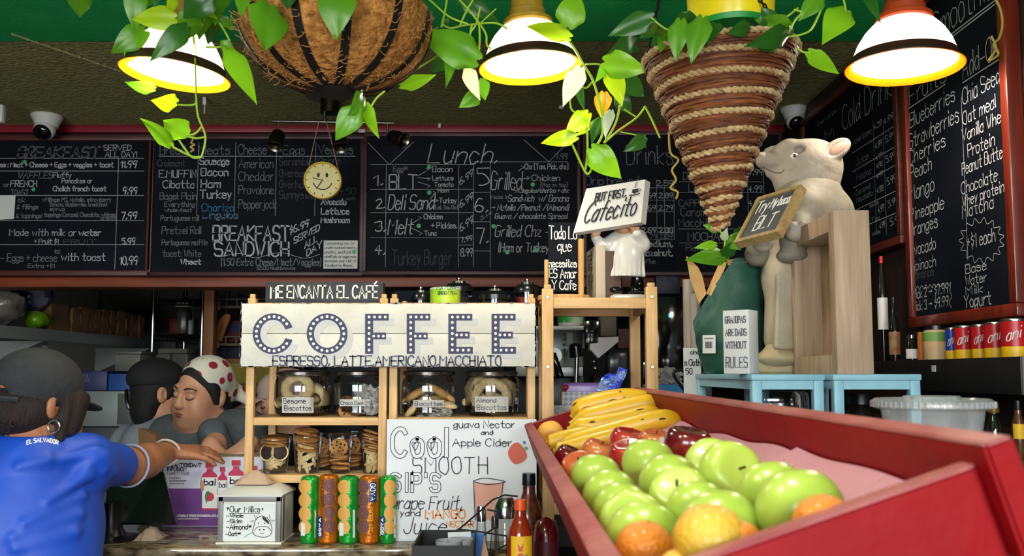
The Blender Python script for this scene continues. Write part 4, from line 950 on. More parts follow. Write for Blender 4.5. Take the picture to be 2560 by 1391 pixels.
# ---- glass cookie jars
m_cook = M('golden_biscuit', '#d3a763', .8, col2='#b98646', scale=40, bump=.4); m_pale = M('pale_biscuit', '#dcc594', .8, col2='#c3a36a', scale=30, bump=.4)
m_alm = M('almond_biscuit', '#d9c69c', .8, col2='#b99a63', scale=90, bump=.6); m_choc = M('chocolate_biscuit', '#2a1710', .7, var=.3, scale=40); m_wrap = milky('parchment', '#d8d6d0', .4, .6)
m_chipc = M('chip_biscuit', '#c08a4c', .8, col2='#8f5c2b', scale=30, bump=.4); m_chip = M('dark_chip', '#1e0f0a', .6); m_label = M('jar_label', '#c9c6c0', .7)
DJ = 2.575
m_lidst = M('grey_steel_lid', '#6e6c69', .25, metal=.9)
def cookie_jar(label, x0, x1, text, tcol):
    px = (x0 + x1) / 2; c = P(px, 1040, DJ); c.z = z_mid; r = mm((x1 - x0) / 2, DJ - .05) ; T = Matrix.Translation(c)
    H = zz(940, DJ) - z_mid
    t = thing('cookie_jar', label, 'jar', c, 'glass biscuit jars')
    b = MB(); b.lathe([(0, .001), (r * .8, .001), (r * .94, .01), (r, .03), (r, H * .78), (r * .96, H * .9), (r * .86, H * .98), (r * .85, H * 1.06)], 48, T); b.build('glass_body', m_jg, t)
    b = MB(); b.lathe([(0, .004), (r * .78, .004), (r * .92, .013), (r * .97, .03), (r * .97, H * .1), (r * .955, .03), (r * .9, .016), (0, .008)], 40, T); b.build('glass_base', m_jg, t)
    b = MB(); b.lathe([(r * .88, H * 1.0), (r * .96, H * 1.02), (r * .97, H * 1.09), (r * .9, H * 1.12), (r * .6, H * 1.14), (0, H * 1.14)], 48, T); b.build('lid', m_lidst, t)
    return t, c, r, H
def jar_label(t, c, r, x0, x1, y0, y1, rows, mat=None, rot=0):
    # paper label wrapped on the front of the glass
    b = MB(); n = 12; vs = []
    def on(px, py):
        q = P(px, py, c.y - r); dx = max(-.98 * r, min(.98 * r, q.x - c.x)); y = c.y - math.sqrt(r * r - dx * dx) - .0012
        return P(px, py, y)
    for i in range(n + 1):
        x = x0 + (x1 - x0) * i / n
        vs += [on(x, y1 + rot * (x - x0)), on(x, y0 + rot * (x - x0))]
    b.add(vs, [[2 * i, 2 * i + 2, 2 * i + 3, 2 * i + 1] for i in range(n)]); lb = b.build('paper_label', m_label, t)
    b = MB()
    for s, a0, a1, y, h in rows:
        st, wd = text2d(s, 0, .2)
        for q in st:
            pp = [on(a0 + (a1 - a0) * p[0] / wd, y - h * p[1] / 8) + Vector((0, -.001, 0)) for p in q]
            vs = []
            for i, p in enumerate(pp):
                a, z = pp[max(i - 1, 0)], pp[min(i + 1, len(pp) - 1)]; dd = (z - a); nn = Vector((-dd.z, 0, dd.x)); nn = nn.normalized() * .0009 if nn.length > 0 else Vector((.0009, 0, 0)); vs += [p + nn, p - nn]
            b.add(vs, [[2 * i, 2 * i + 1, 2 * i + 3, 2 * i + 2] for i in range(len(pp) - 1)])
    b.build('label_lettering', mat or m_ink, lb, smooth=False)
def torus(mb, c, R, r, rot, arc0=0, arc1=2 * math.pi, lump=0, flat=.75):
    M3 = Euler(rot).to_matrix(); n = 28; cl = abs(arc1 - arc0 - 2 * math.pi) < 1e-6
    k = n if cl else n + 1; rr = [r * (1 + lump * random.uniform(-1, 1)) for _ in range(k)]
    pts = [Vector((R * math.cos(a), R * math.sin(a), 0)) for a in [arc0 + (arc1 - arc0) * i / n for i in range(k)]]
    q = MB(); q.tube(pts, rr, 10, closed=cl)
    if not cl: q.sph(pts[0], r, 10, 8); q.sph(pts[-1], r, 10, 8)
    mb.add([Vector(c) + M3 @ Vector((v.x, v.y, v.z * flat)) for v in q.v], q.f)
def disc(mb, c, r, h, rot, lump=.0):
    M4 = Matrix.Translation(c) @ Euler(rot).to_matrix().to_4x4(); mb.lathe([(0, -h / 2), (r * .8, -h / 2), (r, -h * .2), (r, h * .15), (r * .8, h * .5), (r * .3, h * .62), (0, h * .62)], 24, M4)
def biscuit(name, label, cat, group, fn, mat, chips=None):
    b = MB(); fn(b); o = b.build(name, mat); tag(o, label, cat, group)
    return o
R90 = math.pi / 2
t, c, r, H = cookie_jar('lidded glass jar labelled Sesame Biscottos', 686, 826, '', 0)
jar_label(t, c, r, 705, 784, 994, 1033, [('Sesame', 709, 764, 1009, 12), ('Biscottos', 711, 778, 1027, 12)])
for k, (dx, dz, dy, rot, R_) in enumerate(((-.008, .08, -.03, (1.2, .1, .15), .034), (.036, .047, -.012, (1.3, .1, .5), .033), (.03, .05, .03, (1.4, .6, .8), .032), (-.04, .035, -.02, (.4, .3, 0), .026), (0, .022, -.02, (.1, .2, 0), .034), (.0, .05, .02, (.2, .1, 0), .034))):
    biscuit('biscotti_ring', 'ring-shaped sesame biscuit in the leftmost glass jar', 'biscuit', 'sesame biscuit rings', lambda b: torus(b, c + Vector((dx, dy, dz)), R_, .0135, rot, lump=.08), m_pale)
t, c, r, H = cookie_jar('lidded glass jar of chocolate chip cookies with crumpled parchment', 833, 962, '', 0)
jar_label(t, c, r, 849, 927, 999, 1016, [('Choco Cookies', 852, 924, 1012, 8)], m_inkg)
for k, (dx, dz, dy, rot) in enumerate(((-.02, .016, -.05, (1.1, 0, .2)), (.0, .02, -.02, (.3, .1, 0)), (.02, .055, -.01, (1.0, .4, .5)), (-.03, .04, .02, (.5, .2, 0)))):
    o = biscuit('chocolate_chip_cookie', 'chocolate chip cookie in the second glass jar', 'cookie', 'cookies in the second jar', lambda b: disc(b, c + Vector((dx, dy, dz)), .03, .011, rot), m_chipc)
    b = MB(); M4 = Matrix.Translation(c + Vector((dx, dy, dz))) @ Euler(rot).to_matrix().to_4x4()
    for q in range(7): b.sph(M4 @ Vector((random.uniform(-.02, .02), random.uniform(-.02, .02), .0055)), .003, 8, 6)
    b.build('chips', m_chip, o)
def crumpled(name, label, c, sx, sz, sy=.01, seed=1, n=14, rot=0):
    random.seed(seed); b = MB(); vs = []
    for i in range(n + 1):
        for j in range(n + 1):
            u, v = i / n - .5, j / n - .5
            x = sx * (u + .06 * random.uniform(-1, 1)); z = sz * (v + .06 * random.uniform(-1, 1) - .35 * abs(u) * (v > .1))
            vs.append(Vector(c) + Vector((x, sy * math.cos(u * 5) + .012 * random.uniform(-1, 1), z)))
    b.add(vs, [[i * (n + 1) + j, (i + 1) * (n + 1) + j, (i + 1) * (n + 1) + j + 1, i * (n + 1) + j + 1] for i in range(n) for j in range(n)])
    o = b.build(name, m_wrap, sharp=25); tag(o, label, 'paper'); random.seed(seed + 9); return o
crumpled('parchment_sheet', 'crumpled parchment inside the chocolate chip cookie jar', c + Vector((.03, -.055, .05)), .075, .085, -.012, 3)
t, c, r, H = cookie_jar('lidded glass jar of golden leaning biscuits labelled Biscottos', 1003, 1141, '', 0)
jar_label(t, c, r, 1033, 1110, 1001, 1019, [('Biscottos', 1037, 1106, 1015, 10)], m_inkg)
for k, (dx, dz, dy, rot) in enumerate(((-.036, .062, -.03, (0, -.5, .1)), (.04, .066, -.035, (0, .55, -.1)), (-.03, .03, -.05, (0, -.75, .2)), (.045, .035, -.04, (0, .2, -.4)), (0, .02, -.02, (0, .1, 0)), (.01, .045, 0, (0, -.2, .3)))):
    biscuit('long_biscuit', 'long golden biscuit in the third glass jar', 'biscuit', 'long biscuits in the third jar', lambda b: b.sph((0, 0, 0), (.046, .02, .012), 20, 10, Matrix.Translation(c + Vector((dx, dy, dz))) @ Euler(rot).to_matrix().to_4x4()), m_cook if k < 2 else m_pale)
crumpled('parchment_sheet', 'crumpled parchment under the golden biscuits in the third jar', c + Vector((.02, -.06, .02)), .1, .045, -.01, 5)
t, c, r, H = cookie_jar('lidded glass jar labelled Almond Biscottos', 1160, 1298, '', 0)
jar_label(t, c, r, 1187, 1271, 992, 1030, [('Almond', 1191, 1240, 1007, 11), ('Biscottos', 1192, 1266, 1025, 12)], m_inkg)
for k, (dx, dz, dy, rot, a) in enumerate(((.0, .052, -.04, (1.45, 0, .05), (-.5, 3.7)), (-.05, .03, -.03, (1.0, .2, -.6), (0, 3)), (.02, .03, -.01, (.8, .1, .2), (0, 6.28)), (-.035, .075, .0, (1.2, .4, 0), (0, 4)), (.03, .07, .02, (1.1, -.3, .2), (0, 6.28)))):
    biscuit('almond_biscotti', 'knobbly almond horseshoe biscuit in the fourth glass jar', 'biscuit', 'almond biscuits', lambda b: torus(b, c + Vector((dx, dy, dz)), .045 if k == 0 else .032, .0135, rot, a[0], a[1], .16), m_alm)
# ---- clear cups of biscuits on the low shelf
m_cup = glass('clear_plastic_cup', (.94, .95, .95), .1, .06)
def cup(label, x0, x1, dy, top_py, kind):
    d = DF + .055 + dy; px = (x0 + x1) / 2; c = P(px, 1180, d); c.z = z_low; r = mm((x1 - x0) / 2, d - .03); H = zz(top_py, d) - z_low; T = Matrix.Translation(c)
    t = thing('plastic_cup', label, 'cup', c, 'clear cups of biscuits')
    b = MB(); b.lathe([(0, .002), (r * .74, .002), (r * .76, .006), (r * .95, H * .86), (r, H * .87), (r, H * .9)], 36, T); b.build('cup_wall', m_cup, t)
    b = MB(); b.lathe([(r * 1.02, H * .86), (r * 1.03, H * .92), (r * .93, H * .95), (r * .8, H * .99), (0, H)], 36, T); b.build('dome_lid', m_cup, t)
    g = 'biscuits in the ' + kind[0]
    def put(name, fn, mat, n0): return biscuit(name, kind[2][name], 'biscuit', kind[2][name] + 's', fn, mat)
    if kind[1] == 'finger' or kind[1] == 'mixed' or kind[1] == 'dark':
        n = 30 if kind[1] != 'dark' else 18; top = H * (.55 if kind[1] != 'dark' else .3)
        for k in range(n):
            a = random.uniform(0, 2 * math.pi) if k > n * .6 else random.uniform(math.pi * 1.05, math.pi * 1.95); z = .012 + top * random.random(); rr = r * (.72 + .16 * z / H) - .012
            rot = (random.uniform(-.5, .5), random.uniform(-1.3, 1.3), a + R90)
            put('finger_biscuit', lambda b: b.sph((0, 0, 0), (.019, .005, .0055), 10, 6, Matrix.Translation(c + Vector((rr * math.cos(a), rr * math.sin(a), z + .004))) @ Euler((0, 0, a + R90)).to_matrix().to_4x4() @ Euler((0, rot[1], 0)).to_matrix().to_4x4()), m_pale, k)
    if kind[1] in ('finger', 'mixed'):
        for k in range(6): put('round_cookie', lambda b: disc(b, c + Vector((random.uniform(-.004, .004), -.004, H * .6 + .0095 * k)), r * .8, .008, (random.uniform(-.25, .25), .25 + random.uniform(-.1, .1), 0)), m_chipc, k)
    if kind[1] == 'dark':
        for k, (dx) in enumerate((-.42, .42)):
            rt = (R90 - .1, 0, dx * .9)
            dk = put('dark_cookie', lambda b: disc(b, c + Vector((r * dx, -r * .58, H * .56)), r * .5, .006, rt), m_choc, k)
            b = MB(); torus(b, c + Vector((r * dx, -r * .6, H * .56)), r * .5, .0022, rt); b.build('pale_edge', m_pale, dk)
        for k in range(3): put('round_cookie', lambda b: disc(b, c + Vector((0, -.002, H * .76 + .009 * k)), r * .84, .008, (.12, 0.05, 0)), m_chipc, k)
    if kind[1] == 'chip':
        for k in range(7): put('round_cookie', lambda b: disc(b, c + Vector((random.uniform(-.004, .004), -.003, .016 + .0105 * k)), r * .76, .009, (random.uniform(-.2, .2), random.uniform(-.2, .1), 0)), m_chipc, k)
        o = put('chip_cookie', lambda b: disc(b, c + Vector((0, -r * .62, H * .66)), r * .7, .008, (R90 - .1, 0, 0)), m_chipc, 0)
        b = MB()
        for q in range(11): a = q * 2.4; rr = r * .58 * math.sqrt((q + .5) / 11); b.sph(c + Vector((rr * math.cos(a), -r * .62 - .0055 - rr * math.sin(a) * .1, H * .66 + rr * math.sin(a))), .0026, 8, 6)
        b.build('chips', m_chip, o)
def kd(nm): return {'finger_biscuit': f'pale finger biscuit in the {nm}', 'round_cookie': f'round brown cookie stacked in the {nm}', 'dark_cookie': f'dark chocolate cookie standing in the {nm}', 'chip_cookie': f'chocolate chip cookie standing upright in the {nm}'}
for lb, x0, x1, dy, ty, kd_ in (('clear plastic cup with two dark cookies and finger biscuits, leftmost on the low shelf', 650, 727, 0, 1088, 'dark'), ('clear plastic cup full of finger biscuits, second on the low shelf', 729, 806, .005, 1080, 'mixed'),
    ('clear plastic cup with an upright chocolate chip cookie, third on the low shelf', 818, 882, 0, 1083, 'chip'), ('clear plastic cup of finger biscuits by the rack post, rightmost on the low shelf', 900, 960, .0, 1085, 'finger')):
    nm = {'dark': 'leftmost plastic cup', 'mixed': 'second plastic cup', 'chip': 'third plastic cup', 'finger': 'rightmost plastic cup'}[kd_]
    cup(lb, x0, x1, dy, ty, (nm, kd_, kd(nm)))
cup('clear plastic cup of cookies behind the second cup', 770, 838, .085, 1082, ('rear cup', 'chip', kd('plastic cup standing behind')))
cup('clear plastic cup behind the third cup', 848, 915, .085, 1078, ('rear cup', 'chip', kd('rear cup behind the third')))
# ---- cookie tubes on the counter
m_gw = M('green_foil', '#1f9a35', .25, metal=.45, var=.25, scale=25, bump=.35, bscale=50); m_ow = M('copper_foil', '#c46a16', .25, metal=.5, var=.3, scale=25, bump=.35, bscale=50)
m_navyl = M('navy_label', '#1c2f6b', .4); m_wl = M('white_label', '#d8d8d6', .5); m_mar = M('printed_maria_biscuit', '#cf9a4a', .6); m_mch = M('printed_chocolate_biscuit', '#74463f', .6); m_yel = M('yellow_print', '#e7b51e', .5)
DG = 2.37
def tube_pack(label, x0, x1, top, mat, bmat, bx, goya, gy0, gy1, side):
    px = (x0 + x1) / 2; c = P(px, 1350, DG); c.z = CZ; r = mm((x1 - x0) / 2, DG - .02); H = zz(top, DG) - CZ; T = Matrix.Translation(c)
    t = thing('cookie_pack', label, 'biscuit packet', c, 'tube packets of biscuits')
    prof = [(0, .001), (r * .8, .001), (r * .97, .006)]
    for i in range(1, 12): prof.append((r * (1 + .012 * (-1) ** i), .006 + (H - .012) * i / 12))
    prof += [(r * .97, H - .008), (r * .8, H - .002), (r * .6, H), (0, H - .003)]
    b = MB(); b.lathe(prof, 40, T); wp_ = b.build('wrapper', mat, t)
    rs = r + .0012
    def on(px_, py_):
        q = P(px_, py_, DG - r); dx = max(-.97, min(.97, (q.x - c.x) / rs)); y = c.y - math.sqrt(1 - dx * dx) * rs; return P(px_, py_, y) + Vector(((q.x - c.x) * .02, -.0009, 0))
    b = MB()
    for k in range(4):
        cy = top + 28 + k * 33.5
        vs = [on(bx, cy)] + [on(bx + 15 * f_ * math.cos(a), cy + 18 * f_ * math.sin(a)) for f_ in (.33, .66, 1) for a in [2 * math.pi * i / 24 for i in range(24)]]
        b.add(vs, [[0, 1 + (i + 1) % 24, 1 + i] for i in range(24)] + [[1 + 24 * q + i, 1 + 24 * q + (i + 1) % 24, 25 + 24 * q + (i + 1) % 24, 25 + 24 * q + i] for q in (0, 1) for i in range(24)])
    b.build('printed_biscuits', bmat, wp_, smooth=False)
    if bmat is m_mch:
        b = MB()
        for k in range(4):
            cy = top + 28 + k * 33.5
            for rr_ in (6, 11):
                pp = [on(bx + rr_ * math.cos(a), cy + rr_ * 1.15 * math.sin(a)) + Vector((0, -.0006, 0)) for a in [2 * math.pi * i / 20 for i in range(20)]]; b.tube(pp, .0005, 4, closed=True)
        b.build('biscuit_pattern', M('dark_print', '#4a2622', .6), wp_, smooth=False)
    if goya:
        gx0, gx1 = goya; b = MB(); n = 6
        vs = []
        for i in range(n + 1): x = gx0 + (gx1 - gx0) * i / n; vs += [on(x, gy1) + Vector((0, -.0006, 0)), on(x, gy0) + Vector((0, -.0006, 0))]
        b.add(vs, [[2 * i, 2 * i + 2, 2 * i + 3, 2 * i + 1] for i in range(n)]); b.build('brand_label', m_navyl, wp_)
        st, wd = text2d('GOYA', 0, 0, 1.8); b = MB()
        for q in st:
            pp = []
            for a, h in q:
                f = a / wd; e = h / 8
                x, y = (gx1 - 3.5 - (gx1 - gx0 - 7) * e, gy0 + 4 + (gy1 - gy0 - 8) * f) if side < 0 else (gx0 + 3.5 + (gx1 - gx0 - 7) * (1 - e), gy1 - 4 - (gy1 - gy0 - 8) * f)
                if side > 0: x = gx0 + 3.5 + (gx1 - gx0 - 7) * (1 - e)
                if side < 0: x = gx1 - 3.5 - (gx1 - gx0 - 7) * (1 - e)
                pp.append(on(x, y) + Vector((0, -.0012, 0)))
            vs = []
            for i, p in enumerate(pp):
                dd = pp[min(i + 1, len(pp) - 1)] - pp[max(i - 1, 0)]; nn = Vector((-dd.z, 0, dd.x)); nn = nn.normalized() * .0013 if nn.length else Vector((.001, 0, 0)); vs += [p + nn, p - nn]
            b.add(vs, [[2 * i, 2 * i + 1, 2 * i + 3, 2 * i + 2] for i in range(len(pp) - 1)])
        b.build('brand_lettering', m_wl, wp_, smooth=False)
    b = MB(); x = x0 + 4 if mat is m_gw else x1 - 12
    if mat is m_gw:
        vs = [on(x0 + 36, top + 85) + Vector((0, -.0005, 0)), on(x0 + 41, top + 85) + Vector((0, -.0005, 0)), on(x0 + 41, top + 155) + Vector((0, -.0005, 0)), on(x0 + 36, top + 155) + Vector((0, -.0005, 0))]; b.add(vs, [[3, 2, 1, 0]])
        vs = [on(x0 + 3, top + 118) + Vector((0, -.0008, 0)), on(x0 + 13, top + 118) + Vector((0, -.0008, 0)), on(x0 + 13, top + 150) + Vector((0, -.0008, 0)), on(x0 + 3, top + 150) + Vector((0, -.0008, 0))]; b.add(vs, [[3, 2, 1, 0]]); b.build('white_strip', m_wl, wp_, smooth=False)
    else:
        st, wd = text2d('CHOCOLATE', 0, 0, 1.4); gx = (x0 + 12) if side > 0 else (x0 + 31); y0_, y1_ = (top + 12, top + 78) if side > 0 else (top + 80, top + 142)
        for q in st:
            pp = [on(gx - 4 * (h / 8 - .5) * 2 * (-1 if side < 0 else -1), (y1_ - (y1_ - y0_) * a / wd) if side > 0 else (y0_ + (y1_ - y0_) * a / wd)) + Vector((0, -.0008, 0)) for a, h in q]
            b.tube(pp, .0006, 4)
        b.build('wrapper_lettering', M('brown_print', '#5c2b12', .6) if side > 0 else m_yel, wp_, smooth=False)
tube_pack('green foil tube of round biscuits standing leftmost on the counter', 750, 796, 1190, m_gw, m_mar, 762, None, 0, 0, 1)
tube_pack('copper foil tube of chocolate biscuits with the brand at its foot', 794, 845, 1187, m_ow, m_mch, 824, (795, 806), 1292, 1344, 1)
tube_pack('green foil tube of round biscuits between the two copper tubes', 846, 896, 1190, m_gw, m_mar, 860, None, 0, 0, 1)
tube_pack('copper foil tube of chocolate biscuits with the brand at its top', 897, 949, 1189, m_ow, m_mch, 908, (923, 941), 1206, 1256, -1)
tube_pack('green foil tube half hidden behind the white poster', 948, 990, 1190, m_gw, m_mar, 975, (950, 962), 1292, 1340, 1)
# ---- poster
S = frontal(1150, 1200, 2.39)
t = thing('poster', 'white handwritten poster for cool smooth sips leaning on the rack', 'poster', P(1150, 1342, 2.39))
m_post = M('poster_board', '#d5d7db', .6)
b = MB(); u0, v0 = S.uv(964, 1343); u1, v1 = S.uv(1341, 1049); v0 = CZ + .0005 - S.O.z; S.slab(b, u0, v0, u1, v1, -.003, 0); PANEL[t.name] = pb_ = b.build('board', m_post, t)
m_pk = M('grey_marker', '#4a4550', .7); m_or = M('orange_marker', '#d98a45', .7); m_pinkj = M('pink_juice_print', '#dba08e', .7); m_redb = M('coral_print', '#c9604e', .7); m_bl = M('blue_tack', '#2a6fb5', .5)
PW3 = dict(wpx=3.2, jit=.35); PW2 = dict(wpx=2.4, jit=.35)
letters(t, S, [('guava Nector', 1134, 1286, 1070, 17, PW2), ('and', 1203, 1232, 1087, 10, PW2), ('Apple Cider', 1132, 1279, 1116, 18, PW2), ('SMOOTH', 1032, 1218, 1185, 42, dict(wpx=3, jit=.3, gap=2)), ('grape Fruit,', 978, 1154, 1273, 32, dict(wpx=2.8, jit=.4, slant=.2)), ('yand', 1000, 1050, 1291, 16, PW2), ('Juice', 1008, 1112, 1334, 38, dict(wpx=2.8, slant=.2))], m_pk, 'marker_lettering')
letters(t, S, [('Cool', 982, 1116, 1140, 66, dict(wpx=12, jit=0, gap=3))], m_pk, 'outlined_letters')
letters(t, S, [('Cool', 982, 1116, 1140, 66, dict(wpx=8, jit=0, gap=3, n=.0018))], m_post, 'outline_fill')
letters(t, S, [("SIP'S", 979, 1098, 1228, 42, dict(wpx=9.5, jit=0, gap=3.4))], m_pk, 'outlined_letters')
letters(t, S, [("SIP'S", 979, 1098, 1228, 42, dict(wpx=5.6, jit=0, gap=3.4, n=.0018))], m_post, 'outline_fill')
letters(t, S, [('MANGO', 1064, 1162, 1296, 20, dict(wpx=4, jit=.2)), ('NECTAR', 1116, 1184, 1318, 14, dict(wpx=3, jit=.2))], m_or, 'orange_lettering')
b = MB(); S.line(b, [(1184, 1203), (1212, 1196), (1258, 1203), (1258, 1207), (1220, 1212), (1184, 1205)], 2.4, n=.0022, smooth=True); S.line(b, [(1184, 1205), (1188, 1300)], 2.4, n=.0022); S.line(b, [(1258, 1207), (1248, 1290)], 2.4, n=.0022); b.build('glass_outline', m_pk, pb_, smooth=False)
b = MB(); S.poly(b, [(1186, 1208), (1257, 1208), (1249, 1300), (1189, 1300)], .001); b.build('juice_drawing', m_pinkj, pb_, smooth=False)
b = MB(); S.poly(b, [(1270, 1130), (1283, 1110), (1300, 1110), (1317, 1136), (1312, 1152), (1290, 1161), (1276, 1150)], .001, smooth=True); b.build('apple_drawing', m_redb, pb_, smooth=False)
b = MB(); S.poly(b, [(1308, 1122), (1315, 1117), (1321, 1122), (1314, 1127)], .0014, smooth=True); b.build('leaf_drawing', M('sage_print', '#6f9a83', .7), pb_, smooth=False)
b = MB(); S.dot(b, 1311, 1107, 4, .002); S.dot(b, 988, 1336, 4, .002); b.build('tack', m_bl, pb_)
b = MB()
for x in (1038, 1078):
    S.line(b, [(x, 1127), (x - 5, 1119), (x - 8, 1111), (x - 6, 1106), (x - 2, 1106), (x, 1110)], 1.8, n=.0026, smooth=True); S.line(b, [(x, 1127), (x + 5, 1119), (x + 8, 1111), (x + 6, 1106), (x + 2, 1106), (x, 1110)], 1.8, n=.0026, smooth=True)
b.build('heart_drawing', m_pk, pb_, smooth=False)
# ---- napkin dispenser with the milk list
DN = 2.345
m_disp = M('cream_plastic', '#d2d0c2', .35); m_grf = M('grey_plastic', '#77736f', .4)
t = thing('napkin_dispenser', 'cream napkin dispenser with a handwritten Our Milks list on the front', 'napkin dispenser', P(640, 1356, DN))
fl = P(543, 1357, DN); fr = P(700, 1359, DN); dp = .14
x0, x1 = fl.x, fr.x; zt_ = zz(1243, DN)
b = MB(); b.lohi((x0 - .004, DN - .004, CZ), (x1 + .004, DN + dp + .004, CZ + .006), .002); b.lohi((x0, DN + .006, CZ + .006), (x1, DN + dp, zt_), .004); b.build('body', m_disp, t)
b = MB(); fw = mm(12, DN)
b.lohi((x0, DN, CZ + .006), (x0 + fw, DN + .012, zt_), .001); b.lohi((x1 - fw, DN, CZ + .006), (x1, DN + .012, zt_), .001); b.lohi((x0, DN, zt_ - fw), (x1, DN + .012, zt_), .001)
b.lohi((x1 - .001, DN + .01, CZ + .006), (x1 + .003, DN + .03, zt_), .001); b.build('frame', m_grf, t)
hh = zz(1217, DN) - zt_; b = MB(); n = 10; vs = []
for j, (ins, z) in enumerate(((-.003, 0), (-.004, .004), (.008, hh * .55), (.03, hh * .9), (.05, hh))):
    vs += [Vector((x0 + ins, DN + ins, zt_ + z)), Vector((x1 - ins, DN + ins, zt_ + z)), Vector((x1 - ins, DN + dp - ins, zt_ + z)), Vector((x0 + ins, DN + dp - ins, zt_ + z))]
b.add(vs, [[4 * j + k, 4 * j + (k + 1) % 4, 4 * j + 4 + (k + 1) % 4, 4 * j + 4 + k] for j in range(4) for k in range(4)] + [[16, 17, 18, 19], [3, 2, 1, 0]]); b.build('lid', M('white_dispenser_lid', '#d9d8d0', .35), t, sharp=60)
S = frontal(620, 1300, DN + .004)
b = MB(); u0, v0 = S.uv(555, 1352); u1, v1 = S.uv(689, 1260); S.slab(b, u0, v0, u1, v1, -.002, 0); PANEL[t.name] = b.build('card', M('white_card', '#d3d5d2', .6), t)
MK = dict(wpx=1.9, jit=.35)
def ln(b):
    S.hline(b, 575, 652, 1284, 1.4)
    q = [(640, 1300), (654, 1291), (672, 1300), (680, 1322), (676, 1338), (660, 1344), (640, 1340), (632, 1330), (636, 1312)]
    S.line(b, q, 1.5, smooth=True, closed=True); S.line(b, [(636, 1327), (646, 1318), (668, 1318), (678, 1328)], 1.4, smooth=True)
    S.line(b, [(641, 1300), (634, 1288), (645, 1294)], 1.3); S.line(b, [(668, 1296), (674, 1287), (676, 1302)], 1.3); S.line(b, [(634, 1306), (624, 1304), (634, 1302)], 1.2); S.line(b, [(679, 1306), (688, 1302), (679, 1301)], 1.2)
    for x in (650, 660): S.dot(b, x, 1325, 1.8)
    for x in (647, 662): S.dot(b, x, 1309, 1.6)
    S.line(b, [(650, 1333), (655, 1335), (661, 1333)], 1)
    S.poly(b, [(655, 1292), (662, 1294), (672, 1304), (674, 1312), (668, 1308), (658, 1300)], .0012)
    S.poly(b, [(566, 1269), (573, 1269), (570, 1277)], .0012); S.poly(b, [(654, 1271), (659, 1271), (657, 1279)], .0012)
letters(t, S, [('Our Milks', 575, 650, 1281, 14, MK), ('-Whole', 567, 608, 1294, 9, MK), ('-Skim', 568, 605, 1308, 9, MK), ('-Almond*', 567, 628, 1324, 12, MK), ('-Oat*', 564, 601, 1340, 9, MK)], m_ink, 'marker_lettering', lines=ln)
b = MB(); S.line(b, [(612, 1344), (622, 1336), (634, 1332)], 2, smooth=True); b.build('teal_stroke', M('teal_marker', '#3fae8d', .6), t, smooth=False)
m_tan = M('brown_napkin', '#b89a80', .85)
def napkin(label, c, sx, sy, sz, seed, mat=None, flat=False):
    random.seed(seed); b = MB(); n = 12; vs = []
    for i in range(n + 1):
        for j in range(n + 1):
            u, v = i / n - .5, j / n - .5
            vs.append(Vector(c) + Vector((sx * u + random.uniform(-.1, .1) * sx * .3, sy * v + random.uniform(-.1, .1) * sy * .3, .001 + sz * max(0, (1 - (2 * u) ** 2) * (1 - (2 * v) ** 2) + random.uniform(-.12, .25) * (1 - max(abs(u), abs(v)) * 2)))))
    b.add(vs, [[i * (n + 1) + j, (i + 1) * (n + 1) + j, (i + 1) * (n + 1) + j + 1, i * (n + 1) + j + 1] for i in range(n) for j in range(n)])
    tag(b.build('paper_napkin', mat or m_tan, sharp=25), label, 'napkin')
napkin('brown paper napkin pulled out of the cream dispenser', ((x0 + x1) / 2 - .005, DN + .06, zt_ + hh), .1, .06, .03, 4)
pc = Pz(357, 1356, CZ); napkin('crumpled pale napkin lying on the granite by the tablet stand', (pc.x, pc.y + .05, CZ), .065, .09, .028, 11, M('pale_napkin', '#b79f8c', .85))
# ---- drinks carton
DX = 2.62
S = frontal(520, 1220, DX)
t = thing('drinks_carton', 'white and purple drinks carton with bottles printed on its front', 'carton', P(530, 1300, DX))
xl, xr = P(404, 1300, DX).x, P(672, 1300, DX).x; zt_ = zz(1143, DX)
m_cw = M('white_carton', '#c6c4d6', .6); m_cp = M('purple_print', '#5d2f78', .6, col2='#7a3f86', scale=3)
b = MB(); b.lohi((xl, DX, CZ), (xr, DX + .2, zt_), .002); PANEL[t.name] = b.build('box', m_cw, t)
b = MB(); u0, v0 = S.uv(404, 1304); u1, v1 = S.uv(672, 1222); v0 = CZ - S.O.z + .002; S.slab(b, u0, v0, u1, v1, -.001, .0008); b.build('purple_panel', m_cp, t)
m_flap = M('carton_flap', '#8f8474', .8)
b = MB(); b.box(((xl + xr) / 2, DX + .05, zt_ + .004), (xr - xl - .01, .1, .003), 0, rot=(.06, 0, 0)); b.build('flap', m_flap, t)
letters(t, S, [('BAI ANTIOXIDANT', 417, 503, 1168, 9, dict(wpx=2.4, jit=0)), ('INFUSION', 418, 465, 1178, 8, dict(wpx=2.2, jit=0))], M('dark_print2', '#3a3446', .6), 'lettering')
letters(t, S, [('VARIETY PACK', 418, 474, 1188, 7, dict(wpx=1.1, jit=0)), ('natural flavors', 424, 452, 1197, 4, dict(wpx=.8)), ('no artificial sweeteners', 424, 466, 1204, 4, dict(wpx=.8)), ('antioxidants', 424, 460, 1211, 4, dict(wpx=.8))], m_inkg, 'fine_lettering')
letters(t, S, [('ANTIOXIDANT INFUSED BEVERAGES | 12 x 18 FL OZ', 443, 548, 1292, 4.5, dict(wpx=1.2, jit=0, n=.002)), ('naturally flavored with other natural flavors', 443, 498, 1299, 3.5, dict(wpx=.8, n=.002))], m_wd, 'white_lettering')
m_rj = M('red_drink_print', '#b81f4e', .5); m_rc = M('red_cap_print', '#b01c2e', .5)
